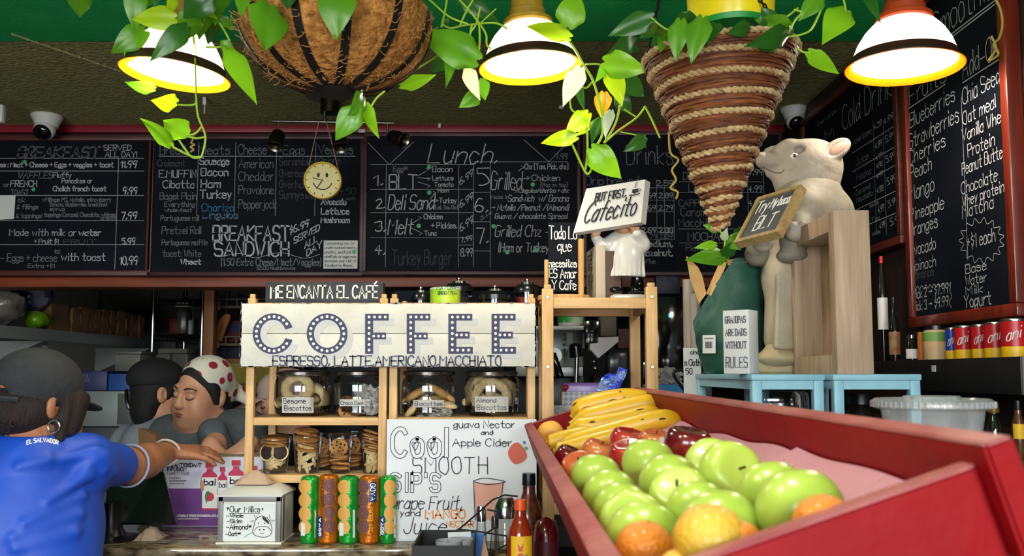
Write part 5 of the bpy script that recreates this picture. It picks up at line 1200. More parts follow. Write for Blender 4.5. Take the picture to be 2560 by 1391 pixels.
for k, (cx, top, bot, w_, nm) in enumerate(((525, 1157, 1276, 38, 'whole'), (557, 1168, 1276, 24, 'small'), (591, 1151, 1276, 40, 'large'), (637, 1165, 1276, 26, 'rear'))):
    hgt = bot - top; n_ = .002 + .0008 * (k == 0 or k == 2)
    q = lambda l: [(cx + w_ * a / 2, top + hgt * e) for a, e in l]
    b = MB(); S.poly(b, q([(-.34, .12), (.34, .12), (.4, .18), (.92, .25), (1, .32), (1, .97), (.9, 1), (-.9, 1), (-1, .97), (-1, .32), (-.92, .25), (-.4, .18)]), n_); pbt = b.build('printed_bottle', m_rj, t, smooth=False)
    b = MB(); S.poly(b, q([(-.55, 0), (.55, 0), (.55, .11), (-.55, .11)]), n_ + .0004); b.build('printed_cap', m_rc, pbt, smooth=False)
    b = MB(); S.poly(b, q([(-1, .31), (1, .31), (1, .96), (-1, .96)]), n_ + .0004); b.build('printed_label', m_wd, pbt, smooth=False)
    letters(pbt, S, [('bai', cx - w_ * .36, cx + w_ * .36, top + hgt * .47, hgt * .12, dict(wpx=w_ * .085, jit=0, n=n_ + .0009))], M('dark_print2', '', .6), 'printed_name')
    b = MB(); S.dot(b, cx, top + hgt * .72, w_ * .3, n_ + .0009); b.build('printed_fruit', M('watermelon_print', '#c22e3c', .5), pbt, smooth=False)
    b = MB(); S.poly(b, q([(-.6, .74), (-.45, .62), (-.1, .6), (.1, .66), (-.25, .7), (-.35, .86)]), n_ + .0013, smooth=True); b.build('printed_rind', M('rind_print', '#4d6b3a', .5), pbt, smooth=False)
# ---- tablet till
t = thing('tablet', 'black tablet till seen from behind on a round stand', 'tablet', P(340, 1320, 2.42))
q = [P(x, y, d) for x, y, d in ((268, 1183, 2.5), (408, 1181, 2.5), (440, 1308, 2.42), (262, 1308, 2.42))]
b = MB(); n_ = (q[1] - q[0]).cross(q[3] - q[0]).normalized()
if n_.y > 0: n_ = -n_
vs = q + [p - n_ * .012 for p in q]; b.add(vs, [[0, 1, 2, 3][::-1], [4, 5, 6, 7], [0, 4, 5, 1], [1, 5, 6, 2], [2, 6, 7, 3], [3, 7, 4, 0]]); b.build('tablet_back', M('black_anodised', '#0b0b0d', .35), t)
sc_ = Pz(322, 1330, CZ); T = Matrix.Translation((sc_.x, 2.42, CZ))
b = MB(); b.lathe([(0, .0), (.075, 0), (.075, .006), (.04, .012), (.03, .03), (.03, .1), (0, .1)], 36, T); b.build('stand', M('gunmetal', '#1d1d20', .3, metal=.5), t)
b = MB(); T = Matrix.Translation((sc_.x - .05, 2.42, CZ)); b.lathe([(0, .0), (.055, 0), (.057, .01), (.052, .05), (.03, .06), (0, .06)], 30, T @ Matrix.Translation((-.05, -.04, 0))); tag(b.build('card_reader', M('black_reader', '#08080a', .3)), 'low black card reader beside the tablet stand', 'card reader')
# ================================================================== PEOPLE
m_skinA = M('tan_skin', '#a0694a', .5, var=.06, scale=30, sub=0); m_skinB = M('light_tan_skin', '#c08a6c', .5, var=.06, scale=25); m_skinC = M('fair_skin', '#b98a72', .5, var=.05, scale=25)
m_hairA = M('auburn_brown_hair', '#26110e', .75, col2='#120807', scale=14, stretch=(9, 9, 1), bump=.6, bscale=40); m_hairB = M('black_hair', '#0d0a0a', .8, var=.3, scale=30, bump=.4)
m_lip = M('lip', '#8d4545', .45); m_brow = M('eyebrow', '#22140f', .7); m_eyew = M('eye_white', '#cfc8c0', .3); m_iris = M('dark_iris', '#1c100b', .2)
def head(T, look_down=True):
    p = [el((0, .012, .032), (.072, .09, .085), T=T), el((0, -.022, -.03), (.062, .066, .085), .03, T=T), el((0, -.042, -.072), (.046, .046, .036), .03, T=T)]
    for s in (-1, 1):
        p += [el((s * .034, -.058, -.03), (.03, .03, .033), .025, T=T), el((s * .013, -.095, -.024), (.010, .011, .008), .006, T=T), el((s * .073, .018, -.004), (.010, .02, .031), .008, T=T, rot=(0, 0, s * -.35)),
              el((s * .077, .008, -.002), (.006, .010, .017), .004, '-', T=T)]
    p += [rc((0, -.086, .018), (0, -.104, -.02), .009, .0135, .014, T=T), rc((-.036, -.077, .03), (.036, -.077, .03), .011, .011, .016, T=T)]
    for s in (-1, 1): p += [el((s * .031, -.094, .01), (.018, .013, .011), .012, '-', T=T)]
    for s in (-1, 1): p += [el((s * .031, -.076, .008), (.0165, .0125, .011), .004, T=T)]
    p += [el((0, -.083, -.057), (.028, .018, .017), .014, T=T), el((0, -.072, -.092), (.022, .02, .016), .018, T=T), rc((0, .02, -.06), (0, .03, -.17), .05, .055, .03, T=T)]
    return p
def face_parts(t, T, brow=m_brow, lips=m_lip, down=True):
    b = MB()
    for s in (-1, 1):
        pts = [(s * .014, -.0905, .031), (s * .028, -.0905, .0375), (s * .044, -.081, .036), (s * .052, -.071, .03)]
        b.tube([T @ Vector(p) for p in catmull(pts, 4)], [.0016 + .0012 * math.sin(math.pi * min(1, i / 11 + .12)) for i in range(13)], 6)
    b.build('eyebrows', brow, t)
    b = MB()
    for s in (-1, 1):
        pts = [(s * .0155, -.0865, .0045), (s * .023, -.0893, .0005), (s * .033, -.0893, -.0008), (s * .042, -.085, .001), (s * .0485, -.079, .0055)]
        b.tube([T @ Vector(p) for p in catmull(pts, 4)], .0014, 5)
    b.build('eyelashes', m_iris, t)
    if not down:
        b = MB()
        for s in (-1, 1): b.sph((s * .031, -.0795, .007), (.013, .0105, .0075), 14, 8, T)
        b.build('eyes', m_iris, t)
    b = MB(); b.sph((0, -.0975, -.0525), (.021, .007, .0045), 18, 8, T); b.sph((0, -.096, -.0605), (.018, .008, .0055), 18, 8, T); b.build('lips', lips, t)
def hand(W, dirv, palmn, side, s=1.0, curl=.5, spread=.12, thumb=.9):
    """five separate bent fingers on a palm; W wrist, dirv towards the fingers, palmn out of the back of the hand"""
    d = Vector(dirv).normalized(); n = Vector(palmn); n = (n - d * n.dot(d)).normalized(); x = d.cross(n).normalized() * side
    W = Vector(W); p = []
    for k, o in enumerate((-.026, -.009, .009, .025)):
        p.append(rc(W + d * .01 * s + x * o * .55 * s, W + d * (.082 - abs(o) * .25) * s + x * o * s, .0145 * s, .0115 * s, .012))
    for k, (o, L) in enumerate(((-.028, .066), (-.0095, .078), (.0095, .073), (.028, .056))):
        a = W + d * (.084 - abs(o) * .25) * s + x * o * s; fd = (d + x * (o / .03) * spread).normalized(); ang = curl * (1 + .15 * math.sin(k * 2.1))
        f1 = (fd * math.cos(ang * .6) - n * math.sin(ang * .6)); f2 = (fd * math.cos(ang * 1.5) - n * math.sin(ang * 1.5)); f3 = (fd * math.cos(ang * 2.1) - n * math.sin(ang * 2.1))
        b_ = a + f1 * L * .46 * s; c_ = b_ + f2 * L * .32 * s; e_ = c_ + f3 * L * .22 * s
        p += [rc(a, b_, .0092 * s, .0082 * s, .004), rc(b_, c_, .0082 * s, .0074 * s, .003), rc(c_, e_, .0074 * s, .0062 * s, .003)]
    a = W + d * .018 * s - x * .022 * s; td = (d * .75 - x * thumb - n * .3).normalized(); b_ = a + td * .036 * s; td2 = (d * 1.0 - x * .35 - n * .45).normalized(); c_ = b_ + td2 * .03 * s; e_ = c_ + (td2 - n * .25).normalized() * .02 * s
    p += [rc(a, b_, .0135 * s, .0105 * s, .01), rc(b_, c_, .010 * s, .009 * s, .004), rc(c_, e_, .0088 * s, .007 * s, .003)]
    return p
def legs(x, y, hip, w=.085, h=.005):
    p = []
    for s in (-1, 1):
        p += [rc((x + s * w, y, hip), (x + s * w * 1.05, y - .01, .5), .092, .062, .03), rc((x + s * w * 1.05, y - .01, .5), (x + s * w * 1.05, y + .02, .09), .06, .042, .02)]
    return p
m_jean = M('dark_denim', '#1c2230', .8, var=.2, scale=60); m_shoe = M('black_shoe', '#111112', .5)
def shoes(t, x, y, w, fw):
    for s in (-1, 1):
        b = form([el((x + s * w, y + fw * .06, .035), (.042, .12, .036)), el((x + s * w, y - fw * .02, .06), (.04, .055, .05), .02)], .006); b.build('shoe', m_shoe, t)
# ---------------- customer in the blue shirt
YA = 2.03
hx = P(100, 1012, YA); T = Matrix.Translation(hx) @ Matrix.Rotation(math.radians(180 - 27), 4, 'Z') @ Matrix.Rotation(math.radians(8), 4, 'X') @ Matrix.Scale(.97, 4)
t = thing('person', 'person in a royal blue shirt and dark cap, back turned, reaching across the counter', 'person', (hx.x, YA, 0), 'people at the counter')
shR, shL = P(212, 1158, 2.06), P(-95, 1150, 1.96); elb = P(330, 1166, 2.26); wr = P(420, 1130, 2.49); nk = hx + Vector((.0, -.035, -.085))
hip = Vector((P(80, 1391, 1.98).x + .03, 1.99, .93))
def A_torso(g): return [rc(nk + Vector((.0, 0, -.065)), hip + Vector((0, 0, .12)), .085 + g, .135 + g, .05), rc(shL, shR, .06 + g, .06 + g, .05), rc(shL + Vector((.06, 0, -.14)), shR + Vector((-.07, 0, -.14)), .105 + g, .105 + g, .07),
    rc(shL + Vector((.09, 0, -.32)), shR + Vector((-.11, 0, -.32)), .11 + g, .11 + g, .07), rc(hip + Vector((-.08, 0, 0)), hip + Vector((.08, 0, 0)), .13 + g, .13 + g, .06)]
body = head(T) + A_torso(-.012) + [rc(shR, elb, .045, .04, .03), rc(elb, elb + (wr - elb) * .35, .044, .043, .02), rc(elb + (wr - elb) * .35, wr, .043, .028, .02)] + hand(wr, (1, .35, -.05), (.1, -.35, 1), 1, 1.0, .35)
body += [rc(shL, shL + Vector((-.08, .06, -.27)), .05, .04, .03), rc(shL + Vector((-.08, .06, -.27)), shL + Vector((-.02, .26, -.36)), .04, .028, .02)] + hand(shL + Vector((-.02, .26, -.36)), (.2, 1, -.1), (0, 0, 1), -1, 1, .4)
form(body, .0048).build('body', m_skinA, t, sharp=None)
face_parts(t, T)
m_blue_s = M('royal_blue_jersey', '#0f47b8', .55, var=.12, scale=7, bump=.25, bscale=9)
shirt = A_torso(.004) + [rc(shR, shR + (elb - shR) * .62, .06, .053, .03), rc(shL, shL + Vector((-.08, .06, -.27)) * .75, .07, .062, .03), rc(nk + Vector((0, 0, -.08)), nk + Vector((0, .0, -.03)), .075, .064, .03),
   el(elb + (wr - elb) * .3, (.05, .05, .05), .004, '-'), el(nk + Vector((.0, .0, .055)), (.075, .075, .05), .006, '-')]
q_ = form(shirt, .011); bvh = BVHTree.FromPolygons(q_.v, q_.f)
def onb(x, y): h = bvh.ray_cast(CAM, ray(x, y).normalized()); return h[0]
for x0, y0, x1, y1 in ((236, 1150, 190, 1200), (215, 1135, 150, 1150), (222, 1190, 120, 1252), (205, 1240, 60, 1310), (200, 1285, 30, 1345), (190, 1330, 40, 1372), (120, 1150, 50, 1165), (262, 1135, 285, 1180), (240, 1128, 262, 1175)):
    a, c = onb(x0, y0), onb(x1, y1)
    if a and c and (a - c).length < .3: shirt.append(rc(a, c, .008, .004, .02))
shm = form(shirt, .005); bvh = BVHTree.FromPolygons(shm.v, shm.f); sht_ = shm.build('shirt', m_blue_s, t, sharp=None)
b = MB(); ctr = shR + (elb - shR) * .93; ax_ = (elb - shR).normalized(); sd = ax_.orthogonal().normalized(); ot = ax_.cross(sd)
m_trimw = M('pale_trim', '#98a2c4', .6)
b.tube([ctr + sd * .0525 * math.cos(a) + ot * .0525 * math.sin(a) for a in [2 * math.pi * i / 32 for i in range(32)]], .003, 6, closed=True); b.build('sleeve_trim', m_trimw, sht_)
b = MB(); cc = nk + Vector((0, 0, -.012)); b.tube([cc + Vector((.066 * math.cos(a), .062 * math.sin(a), .006 * math.sin(a))) for a in [2 * math.pi * i / 32 for i in range(32)]], .006, 8, closed=True); b.build('collar_trim', m_trimw, sht_)
# name arched across the back of the neck
st, wd = text2d('EL SALVADOR', 0, 0, 2); b = MB()
bx = nk + Vector((0.0, 0, -.06))
for q in st:
    vs = []
    pp = []
    for a, h in q:
        f = a / wd - .5; px = 106 + 78 * f; py = 1113 - 10 * (h / 8) - 7 * (1 - (2 * f) ** 2)
        pp.append((px, py))
    pts3 = [h[0] + h[1] * .0005 for h in (bvh.ray_cast(CAM, ray(x, y).normalized()) for x, y in pp) if h[0]]
    if len(pts3) > 1: b.tube(pts3, .0013, 5)
b.build('back_lettering', m_wd, sht_)
m_capA = M('charcoal_cap', '#26282c', .85, var=.2, scale=60, bump=.3, bscale=150)
cp = [el((0, .014, .045), (.088, .106, .088), T=T), el((0, .014, -.063), (.2, .2, .06), .006, '-', T=T), el((0, .118, .006), (.036, .04, .03), .006, '-', T=T), el((0, -.108, .012), (.056, .05, .0075), .012, T=T, rot=(.2, 0, 0))]
cap_ = form(cp, .004).build('cap', m_capA, t, sharp=None)
b = MB(); pts = [T @ Vector((.088 * math.sin(a), .014 + .108 * math.cos(a), .002)) for a in [math.radians(-42 + i * 7) for i in range(13)]]; b.tube(pts, .006, 6); b.build('cap_strap', m_capA, cap_)
b = MB(); b.box((0.018, .123, .003), (.018, .006, .016), .002, T); b.build('buckle', m_nickel, cap_)
b = MB(); b.sph((0, .014, .134), (.009, .009, .005), 12, 8, T); b.build('cap_button', m_capA, cap_)
hr = [el((0, .03, -.008), (.079, .088, .06), .03, T=T), el((0, .07, -.04), (.068, .045, .035), .03, T=T), rc((.02, .1, -.04), (.05, .115, -.05), .036, .03, .03, T=T), el((0, -.1, -.05), (.06, .07, .12), .02, '-', T=T), rc((-.066, -.045, .02), (-.074, -.035, -.06), .024, .012, .02, T=T), rc((-.05, -.07, .02), (-.062, -.06, -.05), .02, .01, .02, T=T),
      rc((.074, -.01, .02), (.082, -.005, -.05), .014, .012, .02, T=T), rc((-.074, -.01, .02), (-.082, -.005, -.075), .014, .012, .02, T=T), el((-.085, .018, -.004), (.02, .022, .032), .006, '-', T=T), el((.085, .018, -.004), (.02, .022, .032), .006, '-', T=T)]
form(hr, .004).build('hair', m_hairA, t, sharp=None)
b = MB()
for i in range(36):
    a = random.uniform(-1.2, 1.2); r0 = Vector((.076 * math.sin(a), .03 + .087 * math.cos(a), random.uniform(-.05, 0)))
    b.tube([T @ p for p in catmull([r0, r0 + Vector((random.uniform(-.01, .01), .012, -.03)), r0 + Vector((random.uniform(-.02, .02), random.uniform(-.005, .02), -.035))], 3)], .0011, 4)
tag(b.build('hair_strands', m_hairA, t), kind='stuff')
b = MB(); ec = T @ Vector((-.083, .015, -.05)); b.tube([ec + Vector((.013 * math.cos(a), 0, .013 * math.sin(a))) for a in [2 * math.pi * i / 20 for i in range(20)]], .0022, 6, closed=True); b.build('earring', M('silver', '#cfcac0', .2, metal=1), t)
bd_ = (wr - elb).normalized(); wc = wr - bd_ * .015; sd = bd_.orthogonal().normalized(); ot = bd_.cross(sd)
b = MB(); b.tube([wc + sd * .036 * math.cos(a) + ot * .036 * math.sin(a) + bd_ * .006 * math.sin(2 * a) for a in [2 * math.pi * i / 28 for i in range(28)]], .0035, 6, closed=True); b.build('bracelet', M('pearl_beads', '#cdbfae', .3), t)
form(legs(hip.x, hip.y, .95), .006).build('jeans', m_jean, t, sharp=None); shoes(t, hip.x, hip.y, .09, 1)
# brown paper bag held up behind the hand
c = P(368, 1095, 2.6); b = MB(); q = [P(348, 1128, 2.6), P(392, 1118, 2.6), P(388, 1090, 2.61), P(362, 1076, 2.61), P(345, 1072, 2.6)]
vs = q + [p + Vector((.004, .03, 0)) for p in q]; b.add(vs, [[0, 1, 2, 3, 4], [9, 8, 7, 6, 5]] + [[i, 5 + i, 5 + (i + 1) % 5, (i + 1) % 5] for i in range(5)]); tag(b.build('paper_bag', M('kraft_paper', '#7d5a3c', .85)), 'folded brown paper bag held above the drinks carton by the customer', 'paper bag')
# ---------------- worker with the floral headscarf
YB = 2.96
hb = P(503, 985, YB); T = Matrix.Translation(hb) @ Matrix.Rotation(math.radians(-27), 4, 'Z') @ Matrix.Rotation(math.radians(9), 4, 'X') @ Matrix.Rotation(math.radians(8), 4, 'Y') @ Matrix.Scale(.96, 4)
t = thing('person', 'worker in a grey sweatshirt and rose-print headscarf looking down at the carton', 'person', (hb.x, YB, 0), 'people at the counter')
nk = T @ Vector((0, .03, -.14)); s1 = P(430, 1095, YB + .05); s2 = P(608, 1085, YB + .02); el2 = P(600, 1190, 2.86); w2 = P(527, 1112, 2.69)
w2h = P(527, 1112, 2.70); el1 = P(420, 1190, 2.9); hipB = Vector((P(520, 1300, YB + .05).x, YB + .06, .95))
def B_torso(g): return [rc(nk + Vector((0, .02, -.08)), hipB + Vector((0, 0, .1)), .11 + g, .14 + g, .06), rc(s1, s2, .075 + g, .078 + g, .06), rc(s1 + Vector((.04, -.0, -.15)), s2 + Vector((-.04, 0, -.15)), .12 + g, .12 + g, .08), rc(hipB + Vector((-.07, 0, 0)), hipB + Vector((.07, 0, 0)), .15 + g, .15 + g, .06)]
elB = P(565, 1205, 2.84)
cheekfat = [el((-.03, -.045, -.06), (.035, .035, .035), .03, T=T), el((.03, -.045, -.06), (.035, .035, .035), .03, T=T), el((0, -.03, -.085), (.045, .045, .03), .03, T=T)]
body = head(T) + cheekfat + B_torso(-.012) + [rc(s2, elB, .05, .045, .03), rc(elB, w2h + Vector((0, .04, .0)), .044, .03, .02), rc(w2h + Vector((0, .04, 0)), w2h, .03, .026, .02)] + hand(w2h, (.12, -.5, -.55), (.1, -.75, .55), 1, .98, .35, .25)
form(body, .0042).build('body', m_skinB, t, sharp=None)
face_parts(t, T)
m_greysw = M('heather_grey_sweatshirt', '#4d5358', .9, var=.15, scale=70, bump=.3, bscale=14)
sh = B_torso(.006) + [rc(s2, elB, .074, .066, .03), rc(elB, w2h + Vector((-.02, .075, .03)), .064, .046, .03), rc(nk + Vector((0, .03, -.08)), nk + Vector((0, .03, -.02)), .09, .07, .03), el(nk + Vector((0, -.03, .05)), (.07, .075, .06), .008, '-')]
for i in range(6):
    a = s2 + Vector((-.03 - .03 * i, -.11, -.05 - .02 * i)); sh.append(rc(a, a + Vector((.05 - .02 * i, -.01, -.11)), .009, .004, .025))
form(sh, .005).build('sweatshirt', m_greysw, t, sharp=None)
hr = [el((0, .018, .035), (.077, .094, .088), .02, T=T), el((0, .07, -.05), (.06, .045, .06), .03, T=T), rc((.068, -.01, .03), (.072, .0, -.02), .013, .010, .02, T=T), rc((-.068, -.01, .03), (-.072, .0, -.03), .013, .010, .02, T=T), el((0, -.10, -.025), (.09, .085, .098), .012, '-', T=T)]
form(hr, .0035).build('hair', m_hairB, t, sharp=None)
# scarf: white cloth with red roses
m_scarf = M('rose_print_scarf', '#c9c4b6', .8, bump=.3, bscale=40)
nt = m_scarf.node_tree; vo = nt.nodes.new('ShaderNodeTexVoronoi'); vo.inputs['Scale'].default_value = 21; vo.inputs['Randomness'].default_value = .55; tc = nt.nodes.new('ShaderNodeTexCoord'); rp = nt.nodes.new('ShaderNodeValToRGB')
rp.color_ramp.elements[0].position = .36; rp.color_ramp.elements[0].color = C('#8e1726'); rp.color_ramp.elements[1].position = .4; rp.color_ramp.elements[1].color = C('#c9c4b6')
e = rp.color_ramp.elements.new(.14); e.color = C('#c04a55'); e = rp.color_ramp.elements.new(.2); e.color = C('#7c1322')
nt.links.new(tc.outputs['Object'], vo.inputs['Vector']); nt.links.new(vo.outputs['Distance'], rp.inputs['Fac']); nt.links.new(rp.outputs[0], nt.nodes['Principled BSDF'].inputs['Base Color'])
sc = [el((0, .03, .05), (.083, .095, .082), .02, T=T), el((.005, .09, .0), (.06, .05, .06), .03, T=T), rc((.01, .12, .01), (.05, .165, -.015), .022, .012, .02, T=T), rc((.0, .12, .0), (.075, .15, -.045), .024, .015, .02, T=T), el((0, -.115, -.03), (.12, .12, .125), .01, '-', T=T), el((0, .01, -.07), (.15, .085, .085), .01, '-', T=T)]
form(sc, .0035).build('headscarf', m_scarf, t, sharp=None)
b = MB(); rg = w2h + Vector((-.005, -.05, -.055)); b.tube([rg + Vector((.009 * math.cos(a), .009 * math.sin(a) * .5, .006 * math.sin(a))) for a in [2 * math.pi * i / 16 for i in range(16)]], .0015, 5, closed=True); b.build('ring', m_nickel, t)
form(legs(hipB.x, hipB.y, .97), .006).build('trousers', m_jean, t, sharp=None); shoes(t, hipB.x, hipB.y, .09, -1)
# ---------------- dark-haired worker behind, light grey shirt
YC = 3.32
hc = P(402, 985, YC); T = Matrix.Translation(hc) @ Matrix.Rotation(math.radians(128), 4, 'Z') @ Matrix.Scale(.97, 4)
t = thing('person', 'dark-haired worker in a light grey shirt turned away beside the headscarf', 'person', (hc.x, YC, 0), 'people at the counter')
nk = T @ Vector((0, .03, -.14)); s1 = P(330, 1110, YC + .12); s2 = P(432, 1095, YC - .1); hipC = Vector((hc.x, YC + .08, .95))
def C_torso(g): return [rc(nk + Vector((0, .0, -.08)), hipC + Vector((0, 0, .1)), .10 + g, .13 + g, .06), rc(s1, s2, .07 + g, .075 + g, .06), rc(s1 + Vector((.02, 0, -.15)), s2 + Vector((-.02, 0, -.15)), .11 + g, .11 + g, .08), rc(hipC + Vector((-.07, 0, 0)), hipC + Vector((.07, 0, 0)), .13 + g, .13 + g, .06)]
elC = s2 + Vector((.0, -.03, -.27)); wC = elC + Vector((.01, -.17, -.16))
form(head(T) + C_torso(-.012) + [rc(s2, elC, .05, .042, .03), rc(elC, wC, .04, .027, .02)] + hand(wC, (0, -.8, -.5), (0, -.5, .8), 1, .95, .4), .005).build('body', m_skinB, t, sharp=None)
face_parts(t, T)
form(C_torso(.006) + [rc(s2, elC, .07, .06, .03), rc(s1, s1 + Vector((-.03, .03, -.25)), .07, .06, .03), rc(elC, elC + (wC - elC) * .6, .056, .046, .02)], .0055).build('shirt', M('light_grey_cotton', '#8c909c', .9, var=.08, scale=60, bump=.3, bscale=12), t, sharp=None)
form([el((0, .014, .03), (.082, .1, .095), .02, T=T), el((0, .06, -.06), (.07, .05, .07), .03, T=T), el((0, -.1, -.03), (.085, .085, .1), .012, '-', T=T), el((-.083, .018, -.004), (.02, .024, .034), .006, '-', T=T), el((.083, .018, -.004), (.02, .024, .034), .006, '-', T=T)], .004).build('hair', m_hairB, t, sharp=None)
form([el((0, .02, .06), (.088, .108, .08), T=T), el((0, .02, -.03), (.2, .2, .07), .006, '-', T=T), el((0, -.11, .05), (.06, .06, .007), .01, T=T)], .0045).build('cap', M('black_cap', '#0b0b0d', .85), t, sharp=None)
form(legs(hipC.x, hipC.y, .97), .006).build('trousers', m_jean, t, sharp=None); shoes(t, hipC.x, hipC.y, .09, -1)
# ---------------- worker behind the rack in a pale cap
YD = 3.2
hd = P(708, 1008, YD); T = Matrix.Translation(hd) @ Matrix.Rotation(math.radians(-62), 4, 'Z') @ Matrix.Rotation(math.radians(12), 4, 'X') @ Matrix.Scale(.95, 4)
t = thing('person', 'worker in a pale pink cap and black top half hidden behind the pine rack', 'person', (hd.x, YD, 0), 'people at the counter')
nk = T @ Vector((0, .03, -.14)); s1 = P(674, 1130, YD - .02); s2 = P(800, 1140, YD + .1); hipD = Vector((hd.x + .04, YD + .06, .95)); elD = P(694, 1172, 2.95); wD = P(625, 1108, 2.70)
def D_torso(g): return [rc(nk + Vector((0, .0, -.08)), hipD + Vector((0, 0, .1)), .10 + g, .13 + g, .06), rc(s1, s2, .07 + g, .07 + g, .06), rc(s1 + Vector((.03, 0, -.15)), s2 + Vector((-.03, 0, -.15)), .11 + g, .11 + g, .08), rc(hipD + Vector((-.07, 0, 0)), hipD + Vector((.07, 0, 0)), .13 + g, .13 + g, .06)]
form(head(T) + D_torso(-.012) + [rc(s1, elD, .05, .042, .03), rc(elD, wD, .04, .026, .02)] + hand(wD, (-.55, -.35, -.45), (-.3, -.6, .7), 1, .98, .4, .2), .0045).build('body', m_skinC, t, sharp=None)
face_parts(t, T, M('grey_brow', '#4a3a34', .7), m_lip)
form(D_torso(.006) + [rc(s1, elD, .068, .058, .03), rc(elD, elD + (wD - elD) * .68, .056, .042, .02), rc(s2, s2 + Vector((.05, 0, -.25)), .07, .06, .03)], .0055).build('black_top', M('black_knit', '#0c0c0e', .9), t, sharp=None)
form([el((0, .02, .01), (.077, .092, .08), .02, T=T), el((0, -.1, -.04), (.09, .09, .11), .012, '-', T=T)], .0045).build('hair', m_hairB, t, sharp=None)
cap_ = form([el((0, .015, .055), (.085, .104, .075), T=T), el((0, .015, -.025), (.2, .2, .06), .006, '-', T=T), el((0, -.125, .026), (.06, .075, .0075), .012, T=T, rot=(.22, 0, 0))], .004).build('cap', M('pale_pink_cap', '#b39a94', .85, bump=.2, bscale=120), t, sharp=None)
b = MB(); b.tube([T @ Vector((.062 * math.sin(a), -.125 - .074 * math.cos(a), .012)) for a in [math.radians(-80 + 10 * i) for i in range(17)]], .0028, 6); b.build('brim_edge', m_wd, cap_)
form(legs(hipD.x, hipD.y, .97), .006).build('trousers', m_jean, t, sharp=None); shoes(t, hipD.x, hipD.y, .09, -1)
# ================================================================== FIGURINES AND SIGNS ON THE RIGHT
m_por = M('white_porcelain', '#c9c8c4', .25, coat=.3); m_gblack = M('gloss_black', '#0a0a0b', .12); m_tanp = M('painted_skin', '#b98a63', .4)
# sign stand: round wooden base, two dowels, black panel
m_dow = wood('dowel_wood', '#d6ab6b', '#b98545', 'z', .45, 8)
Dt = 2.52; zt3 = z3
cb = P(1410, 745, Dt); cb.z = zt3
t = thing('sign_stand', 'wooden stand with two dowels holding a black chalk sign headed Todo lo que', 'sign stand', cb)
b = MB(); b.lathe([(0, 0), (mm(66, Dt), 0), (mm(67, Dt), .006), (mm(65, Dt), .014), (0, .015)], 48, Matrix.Translation(cb) @ Matrix.Diagonal((1, .7, 1, 1))); b.build('base', m_dow, t)
for px, ty, w_ in ((1366, 650, 11), (1453, 598, 15)):
    p0 = P(px, 735, Dt - .03); b = MB(); b.tube([(p0.x, p0.y, zt3 + .01), (p0.x, p0.y, zz(ty, Dt - .03))], mm(w_ / 2, Dt), 16); b.build('dowel', m_dow, t)
S = frontal(1408, 640, Dt)
b = MB(); u0, v0 = S.uv(1371, 730); u1, v1 = S.uv(1444, 556); S.slab(b, u0, v0, u1, v1, -.006, 0); PANEL[t.name] = b.build('chalk_panel', m_slate, t)
PW_ = dict(wpx=2.6, jit=.3)
letters(t, S, [('Todo Lo', 1373, 1441, 598, 32, PW_), ('que', 1394, 1428, 628, 26, PW_), ('necesitas', 1373, 1441, 668, 18, PW_), ('ES Amor', 1373, 1441, 695, 22, PW_), ('Y Cafe', 1380, 1440, 724, 22, PW_)], m_wd)
# small block sign standing edge-on
S0 = P(1478, 735, 2.6); 
t = thing('block_sign', 'pale block sign with dark lettering standing edgewise behind the chef figurine', 'sign', S0)
pA, pB = P(1466, 735, 2.66), P(1490, 738, 2.5)
U = Vector((pB.x - pA.x, pB.y - pA.y, 0)); S = Surf(Vector((pA.x, pA.y, zt3 + .0008)), U, (0, 0, 1)); L_ = U.length; hB = zz(620, 2.55) - zt3
b = MB(); S.slab(b, 0, 0, L_, hB, -.028, 0, .001); b.build('block', M('cream_block', '#b9ab98', .6), t)
b = MB()
for i, (s, f) in enumerate((('the best', .85), ('things', .7))):
    st, wd = text2d(s, 0, .2)
    for q in st: S.ribbon(b, [(L_ * (.3 + .28 * i) - L_ * .18 * (h / 8 - .5), hB * .93 - hB * f * a / wd) for a, h in q], .003, .001)
b.build('lettering', m_ink, t, smooth=False)
b = MB(); S.slab(b, L_ * .0 + .001, .001, L_ * .96, hB * .9, -.075, -.029, .001); tag(b.build('wooden_block', M('brown_block', '#4b3428', .6)), 'brown wooden block behind the pale edgewise sign', 'block')
# chef figurine with the cafecito board
DC = 2.55; cf = P(1563, 735, DC); k = mm(1, DC)                   # metres per pixel
def fp(px, py, dy=0): q = P(px, py, DC + dy); return Vector((q.x, DC + dy, q.z))
t = thing('chef_figurine', 'white porcelain chef figurine holding up a tilted white sign', 'figurine', (cf.x, DC, zt3))
cb_ = fp(1565, 738); cb_.z = zt3
b = MB(); b.lathe([(0, 0), (72 * k, 0), (72 * k, 10 * k), (66 * k, 14 * k), (0, 14 * k)], 40, Matrix.Translation(cb_) @ Matrix.Diagonal((1, .6, 1, 1))); b.build('base', m_por, t)
coat = [rc(fp(1563, 600), fp(1563, 625), .036, .04, .02), el(fp(1562, 640, -.005), (.052, .04, .05), .02), rc(fp(1563, 660), fp(1565, 690), .05, .052, .02), rc(fp(1597, 592), fp(1606, 612), .022, .022, .02), rc(fp(1606, 612), fp(1590, 585, -.03), .02, .017, .01), rc(fp(1535, 600), fp(1505, 618, -.02), .02, .02, .02), rc(fp(1505, 616, -.02), fp(1490, 596, -.035), .018, .014, .01)]
for i in range(9):
    x = 1522 + i * 10.5; yy = -.047 + .03 * ((i - 4) / 4.4) ** 2; coat.append(rc(fp(x, 642, yy + .004), fp(x + (i - 4) * .8, 690, yy - .004), .004, .006, .008))
coat.append(el(fp(1563, 753), (.2, .2, 60 * k), .004, '-'))
form(coat, .0025).build('coat', m_por, t, sharp=None)
